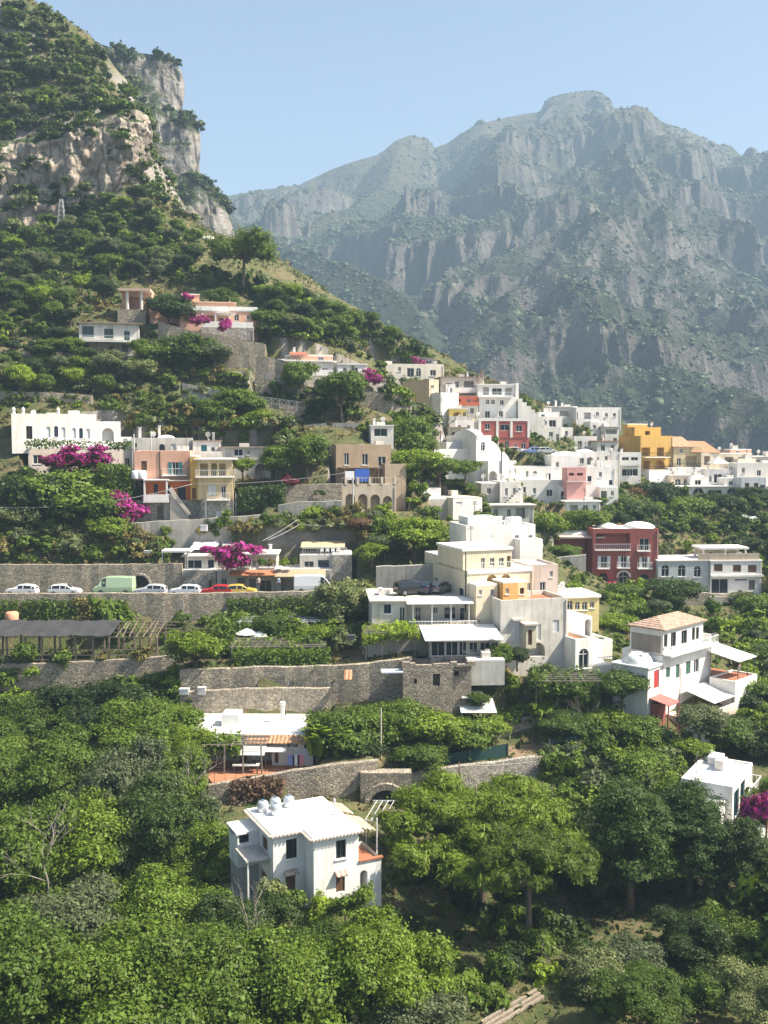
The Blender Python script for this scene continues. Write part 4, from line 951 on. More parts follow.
def orange_house():
    h = House('orange_house', 'three storey house with a pink upper floor, orange middle floor and stone base', 137, 521, 147.5, 8)
    zs, zo, zt = h.Z(500.5), h.Z(480.5), h.Z(451); X = h.X
    h.block(X(136), X(201), 0, 8, -3, zs, stone((.5, .47, .41), 1.4, .1), f=[('D', 157, 506, 163, 519, 'y'), ('O', 173, 506, 188, 520)], roof=False, name='stone_base')
    h.block(X(146), X(203), .25, 8, zs, zo, ORANGE, f=[('w', 153.5, 484, 158, 494, 'b'), ('w', 166, 484.5, 170, 494, 'b'), ('d', 177, 487, 186, 500, 'k'), ('D', 191, 488, 196, 500, 'n')], roof=False, name='orange_wall')
    h.block(X(135), X(191), .5, 8, zo - .0, zt - .25, PINK, f=[('s', 141, 461, 147, 474, 'n'), ('x', 172, 462, 179, 475.5, 't')], par=.25, name='pink_wall', roof=ROOFW)
    h.slab(X(146), X(203), -.5, .25, zo - .1, zo + .06, 'terrace_edge', W1)
    h.balcony(X(163), X(188), .5, 1.1, h.Z(475, 0), mat=FRAMEW)
    b = h.balcony(X(144.5), X(170), .2, 1.7, h.Z(501), 1.0, W1, solid=True)
    for px in (146, 168): h.slab(X(px) - .12, X(px) + .12, -1.5, -1.25, zs, zo + .1, 'post', W1)
    h.slab(X(145), X(170), -1.6, .2, zo + .06, zo + .2, 'terrace_slab', W1)
    h.part(MB().tube([(X(160.5), .42, zo), (X(160.5), .42, zt)], .07), 'downpipe', IRON)
    m = MB(); n = 12; xa, xb, za = X(171), X(190), h.Z(494)
    for i in range(n):
        a = xa + (xb - xa) * i / n; m.box(a, a + (xb - xa) / n + .02, -1.4, -.02, -1, za * (1 - i / n) + .0)
    st = h.part(m, 'staircase', stucco((.5, .46, .4), .4))
    m = MB(); m.bar((xa, -1.45, za + .9), (xb, -1.45, .9), .25, .6); h.part(m, 'stair_parapet', stucco((.55, .5, .43), .4), st)
    for px in (166, 169.5, 202): h.slab(X(px) - .25, X(px) + .25, -.45, -.01, -2, zs + .3, 'buttress', stucco((.5, .47, .42), .5))
    carve(h, X(130), X(205), 0, 8, 0)
    for k, px in enumerate((136.5, 142.5)):
        p = h.world(X(px), .2, h.Z(479)); tag(MB().lathe([(.7, 0), (.72, .1), (.72, 1.1), (.5, 1.25)], 14).build('water_tank', plain((.72, .73, .74), .4), None, tuple(p), smooth=True), ('rounded white water tank at the left corner of the pink floor', 'white water tank next to the corner tank by the pink floor')[k], 'water tank')
        MB().box(-.8, .8, -.8, .8, -.5, -.01).build('stand', STONE, bpy.context.scene.objects[-1] if False else None, None) if False else None
    h = House('yellow_house', 'narrow pale yellow house with two white balconies and a stone ground floor', 197, 521, 147, 6)
    X = h.X; x0, x1 = X(198), X(233); za, zb, zt = h.Z(500), h.Z(477), h.Z(460)
    h.block(x0 + .6, x1, 0, 7, -3, za, STONEL, f=[('D', 215.5, 511, 221, 521, 'w')], roof=False, name='stone_base')
    h.block(x0, x1, .15, 7, za, zb, YEL, f=[('s', 208, 485, 216, 496, 'w'), ('w', 221, 486, 226, 498)], roof=False, name='yellow_wall')
    h.block(x0, x1, .6, 7, zb, zt, YEL, f=[('h', 200, 463.5, 208, 476), ('h', 211, 463.5, 217, 476), ('h', 219, 463.5, 226, 476)], eave=.5, roof=W1, name='loggia')
    h.balcony(x0 - .3, x1 + .2, .6, 1.2, zb + .05, mat=FRAMEW); h.balcony(X(207), X(230), .15, 1.0, h.Z(499.5), mat=FRAMEW)
    h.block(X(190.5), x0 - .003, .6, 6, za, h.Z(457), OCHRE, name='ochre_wall', f=[('D', 192, 488, 196, 499, 'n')])
    h.slab(X(205), X(207), -.3, -.02, -2, za, 'buttress', W2); carve(h, X(190), x1, 0, 7, 0)
def hill_houses():
    h = House('blue_shuttered_house', 'low house with blue green windows and a long balcony on the scrubby slope', 78, 344, 181, 12)
    X = h.X; x0, x1 = X(79, 0, 330), X(139, 0, 335); zt = h.Z(323)
    h.block(x0, x1, 0, 5, h.Z(340), zt, OLDW, f=[('w', 82, 326, 94, 337, 't'), ('w', 104, 328.5, 113.5, 338.5, 't'), ('w', 124, 331, 130, 341, 't')], roof=BRROOF, eave=.6)
    h.balcony(x0, x1, 0, 1.3, h.Z(341), mat=plain((.55, .6, .58), .5)); h.block(X(89), X(118), .6, 5, -5, h.Z(340) - .02, STONE, roof=False, name='stone_base', f=[('O', 108, 346, 115, 355)])
    h.block(X(118) + .003, x1, 1.2, 5, -5, h.Z(340) - .02, GREYW, roof=False, name='base_wall', f=[('h', 122, 344, 128, 352)]); carve(h, x0, x1, .6, 5, -2)
    h = House('pink_villa', 'pink terraced villa with bougainvillea and white parapets high on the slope', 180, 346, 187, 10)
    X = h.X; pa = stucco((.70, .42, .30), .25); z0 = h.Z(326)
    h.block(X(181, 6), X(236, 6), 6, 11, 0, h.Z(302, 6), pa, f=[('w', 193, 309, 197, 314, 'n'), ('d', 206, 309, 211, 316), ('w', 218, 312, 222, 317, 'n')], eave=.2, roof=stucco((.72, .5, .38), .3), name='upper_wall')
    h.block(X(183, 8), X(200, 8), 8, 11, h.Z(302, 6), h.Z(294.5, 8), pa, name='roof_room', eave=.15); h.block(X(228, 5), X(259, 5), 4, 10, 0, h.Z(312, 5, 228), pa, f=[('w', 246.5, 315, 250, 320), ('w', 234, 314, 239, 321)], name='side_wall', eave=.15)
    h.block(X(181), X(253), 1.5, 6, -2, z0, SALMON, f=[('h', 201, 316, 214, 328), ('h', 188, 314, 196, 326)], name='lower_wall', roof=W1, eave=.2) if False else None
    h.block(X(180, 3), X(229, 3), 3, 6, -1, h.Z(311, 3), pa, f=[('h', 186, 313, 196, 323), ('h', 203, 315, 214, 327), ('w', 219, 318, 224, 326, 'n')], name='middle_wall', roof=W1)
    zt = h.Z(327); h.block(X(201), X(254), -.6, 3, -5, zt, stone((.4, .37, .33), 1.4, .1), f=[('h', 214, 335, 219, 342), ('h', 246, 340, 250, 346)], name='terrace_base', roof=W1); h.rail([(X(202), -.5, zt + .18), (X(253), -.5, zt + .18)], .9, W1, 'parapet', solid=True)
    h.rail([(X(180, 3), 2.9, h.Z(311, 3) + .18), (X(229, 3), 2.9, h.Z(311, 3) + .18)], .8, W1, 'parapet', solid=True); h.rail([(X(230, 4), 3.9, h.Z(312, 5, 228) + .18), (X(258, 4), 3.9, h.Z(312, 5, 228) + .18)], .7, W1, 'parapet', solid=True); h.block(X(150, 7), X(182, 7), 7, 10, -2, h.Z(301, 7), pa, f=[('h', 158, 305, 166, 313), ('w', 171, 306, 175, 312)], name='left_wing', eave=.2)
    for px in (203, 216, 230): h.slab(X(px) - .12, X(px) + .12, -.5, -.25, zt + .2, zt + 2.6, 'post', W1)
    h.slab(X(216), X(236), -.6, 3, zt + 2.6, zt + 2.75, 'canopy', W1); carve(h, X(180), X(256), -.6, 11, 0)
    h = House('garden_pavilion', 'open stone pavilion with columns and flat pink roof among dark trees', 120, 313, 192, 6)
    X = h.X; zt = h.Z(291); h.block(X(120), X(151), 2.4, 5, h.Z(313), zt, SALMON, f=[('h', 129, 297, 142, 309)], roof=False, name='back_wall'); h.slab(X(119), X(151), -.5, 5.4, zt + .003, zt + .5, 'roof', stucco((.6, .44, .34), .3))
    for px in (127.5, 141.5): h.part(MB().tube([(X(px), .1, -4), (X(px), .1, zt)], .3, 10), 'column', W2)
    h.slab(X(118), X(146), -.6, 2.4, -4, h.Z(309.5), 'terrace', STONE); carve(h, X(119), X(152), -.6, 5, -.5)
    h = House('terraced_house', 'white and cream house with a red canopy and long terraces behind leafy trees', 284, 394, 185, 14)
    X = h.X; z2, z3 = h.Z(375), h.Z(361, 2)
    h.block(X(284), X(334), 0, 6, -4, z2, STONEL, f=[('O', 314, 379, 323, 390), ('h', 298, 380, 304, 389)], name='lower_wall', roof=W1); h.block(X(285, 2), X(334, 2), 2, 6, z2 + .18, z3, W2, f=[('h', 290, 366, 300, 374), ('g', 304, 367, 316, 375), ('w', 322, 368, 328, 374)], name='upper_wall', roof=W1, eave=.5)
    h.rail([(X(284), .1, z2 + .18), (X(333), .1, z2 + .18)], .9, W1, 'parapet', solid=True); h.rail([(X(285, 2), 1.7, z3 + .18), (X(334, 2), 1.7, z3 + .18)], .8, FRAMEW)
    h.block(X(292, 4), X(333, 4), 4, 7, z3 + .18, h.Z(355, 4), stucco((.62, .34, .22), .3), name='roof_room', f=[('d', 318, 357, 324, 363)], roof=W1)
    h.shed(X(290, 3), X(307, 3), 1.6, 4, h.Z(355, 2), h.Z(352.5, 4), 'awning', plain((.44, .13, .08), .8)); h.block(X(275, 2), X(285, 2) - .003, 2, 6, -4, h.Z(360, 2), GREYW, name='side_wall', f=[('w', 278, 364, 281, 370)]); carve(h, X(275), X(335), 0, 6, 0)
    h = House('terraced_house', 'small white house beside the magenta trellis above the tall leafy tree', 338, 396, 186, 12)
    X = h.X; z2 = h.Z(383); h.block(X(338, 1.5), X(367, 1.5), 1.5, 6, -4, h.Z(364.5, 1.5), W1, f=[('d', 351, 367.5, 358, 379), ('w', 343, 368, 347, 374)], eave=.2)
    h.block(X(340), X(386), 0, 6, -6, z2 - .2, OLDW, f=[('O', 364, 386, 374, 394), ('w', 377, 387, 381, 392)], name='terrace_base', roof=W1); h.rail([(X(359), .1, z2), (X(386), .1, z2)], .8, FRAMEW); carve(h, X(338), X(386), 0, 6, 0)
    h = House('garage', 'small white garage with a wide teal window on the middle slope', 371, 443, 162, 6)
    x0, x1, z = h.simple(393.5, 426, 4, W2, base=3, f=[('g', 374, 428.5, 387.5, 436.5, 't')], eave=.15); carve(h, x0, x1, 0, 4, 0)
    h = House('rock_chapel', 'tiny white arched house set against the rock high on the slope', 197, 250, 236, 10)
    x0, x1, z = h.simple(221, 240, 4, OLDW, base=4, f=[('a', 207, 242, 212, 248)], roof=False); h.dome((x0 + x1) / 2, 2, (x1 - x0) / 2, 2.2, z, 1.4, OLDW)
def arcade_house():
    h = House('arcaded_house', 'brown flat roofed house above a terrace with four open arches', 343, 511, 150, 14)
    X = h.X; zt = h.Z(486); x0, x1 = X(342), X(396)
    h.block(x0, x1, 0, 6, -3, zt, stucco((.52, .45, .36), .5), f=[('O', 345.5, 494, 355, 509), ('O', 358, 494, 367.5, 509.5), ('O', 370.5, 494.5, 380, 509.5), ('O', 383, 496, 392, 509)], name='arcade', roof=stucco((.5, .43, .34), .4))
    h.rail([(x0, .1, zt + .18), (x1, .1, zt + .18)], 1.0, stucco((.6, .53, .43), .4), 'balustrade', .5)
    for px in (346, 358, 370, 382, 395): h.slab(X(px) - .18, X(px) + .18, -.08, .28, zt + .18, zt + 1.3, 'pier', stucco((.6, .53, .43), .4))
    zu = h.Z(447, 3.6); xa, xb = X(336, 3.6, 470), X(391, 3.6, 470)
    h.block(xa, xb, 3.6, 9.5, zt - 1, zu, BROWN, f=[('w', 344, 453, 349, 465, 'w'), ('w', 362, 454, 368, 465, 'w'), ('d', 378, 456.5, 386, 466, 'w'), ('h', 348, 475, 356, 486), ('h', 360, 475, 367, 487)], l=[('h', 325, 454, 329, 466)], par=.35, roof=stucco((.6, .52, .42), .3), name='upper_wall')
    h.block(X(385, 1.4), X(406, 1.4), 1.4, 6, -3, h.Z(465.5, 1.4), stucco((.46, .37, .27), .45), par=.2, name='side_wing'); h.slab(xa + .3, X(382, 1), .9, 3.6, zt + 2.6, zt + 2.72, 'canopy', wood()); h.posts([(X(346), .9), (X(362), .9), (X(380), .9)], zt + .18, zt + 2.6, 'post', wood()); carve(h, x0, X(406), 0, 9, 0)
    o = tag(MB().box(-1.1, 1.1, 0, .05, 0, 1.9).build('laundry', plain((.05, .13, .5), .8), None, tuple(h.world(X(363), .5, zt + .6)), h.a), 'blue cloth hung over the terrace of the arcaded brown house', 'laundry')
    o = tag(MB().box(-.7, .7, 0, .05, 0, 1.3).build('laundry', plain((.75, .76, .8), .8), None, tuple(h.world(X(350.5), .5, zt + .9)), h.a), 'white cloth hung over the terrace left of the blue cloth', 'laundry')
def upper_village():
    # white sculpted house with curved walls
    h = House('curved_white_house', 'bright white house with swooping curved parapets in the village centre', 476, 482, 178, 26)
    X = h.X; y1 = h.sx(446, 460, 0)[0]; zt = h.Z(437)
    xr = X(491); h.block(0, xr, 0, y1, -4, zt, W1, f=[('a', 481, 442, 485, 451), ('w', 480, 462, 484, 468)], par=.3)
    def curve(yc, za, zb, xa, xb):   # swooping wall, a quarter curve from za down to zb
        n = 12; pts = [(xa + (xb - xa) * i / n, za + (zb - za) * (math.sin(math.pi / 2 * i / n) if False else 1 - math.cos(math.pi / 2 * i / n))) for i in range(n + 1)]
        vs = [(x, yc + d, z) for d in (0, .5) for x, z in pts] ; m_ = n + 1; vs += [(x, yc + d, -4) for d in (0, .5) for x, z in pts]; fs = []
        for i in range(n): fs += [(i, i + 1, 2 * m_ + i + 1, 2 * m_ + i), (m_ + i + 1, m_ + i, 3 * m_ + i, 3 * m_ + i + 1), (i + 1, i, m_ + i, m_ + i + 1)]
        return h.part(MB().add(vs, fs), 'curved_parapet', W1)
    za, zb = h.Z(450), h.Z(463); x2, x3 = X(498), X(505)
    h.block(xr + .003, x2, .8, y1 - 1, -4, za, W1, name='middle_wing', f=[('d', 493, 456, 496, 463)]); h.block(0 + .9, x3, -2.6, -.003, -4, zb, W1, name='lower_wing', par=.4, f=[('O', 486, 471, 497, 481)])
    curve(.2, za + 1.6, zb - .4, xr, x3 + .5); curve(-2.9, zb + 2.0, zb - 2.2, x2 - 1, x3 + .4)
    # raised curved top over the left face
    n = 16; prof = [(y1 * i / n, zt + .3 + 1.1 * math.sin(math.pi * min(1, max(0, (i / n - .0) / .75))) ** .8) for i in range(n + 1)]
    vs = [(x, y, z) for x in (-.02, .4) for y, z in prof] + [(x, y, zt - .6) for x in (-.02, .4) for y, z in prof]; k = n + 1; fs = []
    for i in range(n): fs += [(i + 1, i, 2 * k + i, 2 * k + i + 1), (k + i, k + i + 1, 3 * k + i + 1, 3 * k + i), (i, i + 1, k + i + 1, k + i)]
    h.part(MB().add(vs, fs + [(0, k, 3 * k, 2 * k), (n, 2 * k + n, 3 * k + n, k + n)]), 'gable', W1); h.dome(xr * .5, y1 * .42, xr * .48, y1 * .34, zt, 1.5)
    yl = h.sx(446, 470, 0)[0]; h.block(-9.5, -.003, yl * .25, yl, -4, h.Z(449, 0), W1, name='garden_wall', roof=False); h.block(-3, -.003, yl * .5, yl + 3, -4, h.Z(443, 0), W1, name='side_wing'); carve(h, -9, x3, -2.6, y1, 0)
    h = House('red_panelled_house', 'red house with white pilasters and a white roof band in the village centre', 479, 450, 199, 6)
    X = h.X; x0, x1, zt = 0, X(529), h.Z(421); zm = h.Z(437.5)
    h.block(x0, x1, 0, 7, zm, zt, REDB, f=[('w', 485, 423.5, 490, 429.5), ('g', 500, 424.5, 509.5, 430.5), ('w', 516, 425, 522, 431.5)], roof=W1, slab=.55, eave=.12); h.block(X(498), x1, .1, 7, -5, zm - .003, REDB, roof=False, name='lower_wall', f=[('w', 505, 441, 509, 449), ('w', 514, 443, 517, 449), ('w', 521, 443, 526, 449)])
    h.block(X(470), X(498) - .003, -.6, 7, -5, h.Z(439), W1, name='terrace_base')
    for px in (479.6, 497.2, 511.2, 528.4): h.slab(X(px) - .25, X(px) + .25, -.1, -.003, zm, zt, 'pilaster', W1)
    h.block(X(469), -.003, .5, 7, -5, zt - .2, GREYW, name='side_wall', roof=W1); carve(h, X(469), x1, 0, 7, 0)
    h = House('hilltop_house', 'cream house with a dark rooftop room at the top of the village', 386, 384, 216, 10)
    X = h.X; x0, x1, z = h.simple(444, 365, 6, stucco((.74, .7, .6), .3), base=4, f=[('w', 398, 367, 401, 371.5), ('g', 407, 368, 414, 377, 'b'), ('a', 416, 368, 421, 377), ('w', 430, 370, 436, 376)], par=.3)
    h.block(X(419), X(436), 2, 6, z, h.Z(358, 2), stucco((.3, .28, .27), .4), f=[('w', 426, 360, 432, 364)], name='roof_room', eave=.2, roof=stucco((.25, .22, .2), .4)); carve(h, x0 - 6, x1, -1, 6, -.5, 9)
    h = House('beige_block', 'tall beige house with a blank side wall and a yellow pipe in the village', 429, 432, 205, 36)
    X = h.X; y1 = h.sx(402, 400, 0)[0]; h.block(0, X(438.5), 0, y1, -4, h.Z(380), BEIGE, f=[('w', 431, 385, 434, 389), ('w', 435, 392, 437, 397)], roof=stucco((.5, .43, .33), .4)); h.block(.6, X(449), -3, -.003, -4, h.Z(393, -3), W2, f=[('w', 431, 396, 433.5, 400), ('w', 438, 397, 442, 402, 'b'), ('w', 431, 404, 434, 409), ('d', 438, 411, 442, 418, 'b'), ('w', 432, 415, 435, 420)], name='front_wing')
    h.part(MB().tube([(-.2, y1 * .52, h.Z(392)), (-.2, y1 * .5, h.Z(405)), (-.2, y1 * .42, h.Z(412))], .28, 8), 'rubbish_chute', plain((.75, .6, .05), .5)); carve(h, 0, X(449), -3, y1, 0); carve(h, -11, 0, -2, y1 + 2, -3)
    h = House('brown_roofed_house', 'house with brown awnings and terraces between the beige block and white house', 441, 402, 212, 6)
    X = h.X; x0, x1, z = h.simple(484, 377.5, 6, stucco((.62, .55, .48), .4), base=6, f=[('h', 446, 383, 452, 390), ('w', 455, 381, 459, 388), ('h', 464, 381, 474, 389), ('w', 477, 384, 480, 389)], roof=BRROOF, eave=.3); h.balc_px(441, 482, 392, 0, 1.2, solid=True, mat=W1); h.chimney(X(483), 1, z, .7, 1.6, BRROOF); carve(h, x0, x1, 0, 6, 0)
    h = House('orange_terrace_house', 'low house with a bright orange red terrace wall in the upper village', 446, 424, 208, 4)
    X = h.X; zt = h.Z(405.5); h.block(X(446), X(478), 0, 5, -5, zt, W2, f=[('w', 455, 408, 458, 412), ('w', 470, 408, 474, 414), ('d', 462, 409, 466, 417)], roof=W1); h.block(X(447, 1), X(478, 1), 1, 5, zt + .18, h.Z(396.5, 1), stucco((.52, .14, .08), .25), f=[('h', 453, 399, 461, 405), ('w', 467, 399, 471, 404)], name='terrace_wall', roof=tiles()); h.slab(X(446), X(479), -.3, -.02, zt - .0, zt + .7, 'parapet', stucco((.52, .14, .08), .25)); carve(h, X(446), X(478), 0, 5, 0)
    h = House('yellow_cottage', 'small yellow fronted house with plants below the orange terrace', 449, 429, 203, 4)
    X = h.X; x0, x1, z = h.simple(467, 409, 3, stucco((.66, .50, .15), .25), base=5, f=[('O', 453, 412, 462, 420), ('w', 463, 412, 466, 417)], roof=W1); h.balc_px(449, 467, 421, 0, .9, solid=True, mat=W2); carve(h, x0, x1, 0, 3, 0)
    h = House('white_balcony_house', 'three storey white house with a long upper balcony at the village skyline', 479, 421, 209, 8)
    X = h.X; z1, z2 = h.Z(397.5), h.Z(384.5); x1 = X(516); h.block(0, x1, 0, 7, -5, z1, W1, f=[('a', 486, 399.5, 489.5, 404), ('a', 491, 399.5, 495, 404), ('w', 500, 400, 504, 405), ('w', 485, 411, 490, 418), ('w', 499, 411, 503, 417, 'w')]); h.block(0, x1, 1.2, 7, z1 + .18, z2, W1, f=[('h', 483, 387, 489, 395), ('g', 492, 388, 502, 395), ('h', 505, 388, 512, 395)], name='upper_wall', eave=.3)
    h.block(x1 + .003, X(519), .4, 7, -5, z2 + .2, W1, name='end_wall'); h.balcony(X(480), X(512), 0, .9, z1 + .2, .9); h.chimney(X(482), 3, z2, .5, 2.2, BRROOF); m = MB()
    for i in range(6): m.box(x1 + .3 + i * .9, x1 + .3 + (i + 1) * .9, -.6, 3, -6, z1 - .2 - i * .75)
    h.part(m, 'stepped_wall', W2); carve(h, 0, x1 + 5, 0, 7, 0)
    h = House('white_cube_house', 'pair of stacked white cubes on the ledge right of the red panelled house', 529, 440, 227, 8)
    X = h.X; x0, x1, z = h.simple(562, 417.5, 6, W1, base=5, f=[('h', 532, 419, 537, 424), ('w', 545, 421, 547, 425), ('g', 549, 420, 556, 427), ('w', 551, 430, 555, 435), ('w', 537, 429, 540, 434)], par=.25); h.block(x1 + .003, X(574), .8, 6, -5, h.Z(428), W1, f=[('w', 565, 431, 568, 436)], name='side_wing'); h.block(X(538, 2), X(558, 2), 2, 6, z, h.Z(413, 2), W1, name='roof_room', f=[('h', 541, 414.5, 545, 417)]); carve(h, x0, X(574), 0, 6, 0)
    h = House('skyline_house', 'white house with a dark loggia on the skyline between red house and yellow house', 546, 430, 240, 8)
    X = h.X; x0, x1, z = h.simple(576, 407, 6, W2, base=6, f=[('h', 560, 411, 569, 416), ('w', 549, 411, 552, 416), ('w', 553, 420, 557, 425)], roof=W1, eave=.25); h.chimney(X(558), 2, z, .4, 1.5); carve(h, x0, x1, 0, 6, 0)
    h = House('skyline_house', 'wide white flat roofed house on the skyline just left of the yellow house', 576, 430, 238, 8)
    X = h.X; x0, x1, z = h.simple(621, 408.5, 6, W1, base=6, f=[('d', 576, 412, 578, 420), ('h', 584, 412.5, 591, 419), ('w', 596, 412, 599, 416), ('w', 605, 413, 608, 417), ('w', 613, 413, 616, 417)], par=.3); carve(h, x0, x1, 0, 6, 0)
    h = House('stacked_house', 'narrow white house with small windows below the wide skyline house', 590, 446, 232, 8)
    x0, x1, z = h.simple(605, 422.5, 5, W1, base=5, f=[('w', 593, 425, 596, 429), ('w', 599, 426, 602, 430), ('d', 600, 438, 603, 444), ('w', 593, 434, 596, 438)], par=.2); h.dome(x1 * .5, 2.5, x1 * .35, 1.6, z, .8); carve(h, x0, x1, 0, 5, 0)
    h = House('stacked_house', 'narrow white house with a covered balcony left of the yellow house', 605, 448, 229, 8)
    x0, x1, z = h.simple(619, 427, 5, W2, base=5, f=[('h', 606, 429.5, 617, 434), ('w', 613, 438, 617, 444)], eave=.25, roof=W1); carve(h, x0, x1, 0, 5, 0)
def filler_houses():
    def small(name, label, pl, pr, top, base, Y, mat, ops=(), D=4, ang=7, par=.2, roof=None, eave=0., extra=None):
        h = House(name, label, pl, base, Y, ang); x0, x1, z = h.simple(pr, top, D, mat, base=5, f=list(ops), par=0 if eave else par, roof=roof, eave=eave)
        if extra: extra(h, z)
        carve(h, x0, x1, 0, D, 0); return h
    small('roadside_garage', 'low cream garage with a dark door under the pair of stacked white cubes', 529, 546, 441.5, 452, 219, W2, [('h', 535, 444.5, 542, 452)], 3)
    small('white_annex', 'white building with a rounded front behind the planted pink balcony', 577, 597, 453, 470, 193, W1, [('w', 580, 458, 584, 464), ('O', 587, 457, 593, 465)], 4, extra=lambda h, z: h.dome(2, 2, 1.9, 1.6, z, .7))
    small('white_annex', 'white house with planted roof terrace just above the blue windows', 597, 618, 461.5, 476, 189, W2, [('w', 600, 465, 604, 471), ('w', 611, 466, 614, 471)], 4, roof=TERRA)
    small('terrace_cottage', 'cream cottage with an arched door below the wall of the terracotta roofed house', 671, 690, 475.5, 489, 211, stucco((.68, .58, .45), .5), [('a', 675, 479, 681, 488), ('w', 684, 479, 688, 484)], 3.5, eave=.2)
    small('terrace_cottage', 'tiny white cottage left of the pale pyramid canopy', 692, 704, 476.5, 489, 210.5, W1, [('w', 695, 480, 699, 485)], 3)
    small('terrace_cottage', 'tall cream block behind the blank fronted white house', 738, 756, 459.5, 475, 217, stucco((.7, .62, .5), .4), [('w', 743, 463, 746, 468)], 4)
    small('terrace_cottage', 'bluish white annex with brown shutters at the right end under the village', 741, 766, 478.5, 497, 206, stucco((.6, .63, .65), .35), [('s', 745, 483, 749, 490), ('s', 754, 483, 758, 490), ('h', 760, 485, 765, 495)], 3.5, roof=TERRA)
    small('white_cube', 'small white cube between the brown roofed house and the orange red terrace', 446, 455.5, 385, 400, 209.5, W1, [('w', 449, 388, 452, 393)], 3)
    small('village_cottage', 'white cottage with two dark windows above the sculpted house', 455, 474, 421, 436, 194, W1, [('w', 458, 425, 461, 430), ('w', 467, 425, 470, 430)], 4, roof=TERRA)
    small('village_cottage', 'cream cottage with a brown shed roof left of the red panelled house', 448, 467, 428, 440, 190, stucco((.66, .58, .46), .5), [('D', 452, 432, 455, 440), ('w', 460, 431, 463, 436)], 4, eave=.3, roof=BRROOF)
    small('village_cottage', 'low white cottage stepping down right of the stepped white wall', 536, 560, 428.5, 443, 222, W2, [('w', 540, 432, 543, 437), ('w', 549, 432, 553, 437), ('d', 556, 434, 559, 442)], 3)
    small('village_cottage', 'small white house at the foot of the narrow stacked houses', 574, 597, 437, 451, 221, W1, [('w', 578, 441, 582, 447), ('w', 588, 441, 591, 446)], 4, roof=stucco((.62, .5, .4), .4))
    small('village_cottage', 'white cottage with a tiled roof tucked beside the left wall of the yellow house', 597, 618, 441.5, 455, 217, W2, [('w', 601, 445, 605, 451), ('w', 611, 445, 614, 450)], 4, eave=.25, roof=tiles())
    small('village_cottage', 'grey stone cottage between the curved white house and the white terraces', 503, 516, 470, 484, 182, STONEL, [('w', 507, 474, 510, 479)], 4)
    small('terrace_cottage', 'white cottage with pergola below the row of blue doors', 566, 600, 502, 514, 179, W1, [('h', 570, 505, 578, 513), ('w', 583, 505, 588, 511), ('w', 593, 505, 596, 510)], 3, eave=.3)
    small('terrace_cottage', 'cream cottage with flat roof above the clipped hedge terrace', 655, 672, 499, 511, 199, W2, [('w', 659, 503, 663, 508)], 3, eave=.2)
    for px, c, l, a in ((517, (.74, .75, .77), 'white car parked on the village road below the red panelled house', 3), (533, (.25, .35, .6), 'blue car parked on the village road below the red panelled house', 182), (548, (.7, .7, .7), 'white car parked farthest right on the village road', 1)):
        q = P(px, 454.5, 197.5); car((q.x, 199, P(px, 455, 196).z + .1), a, 'car', l, c)
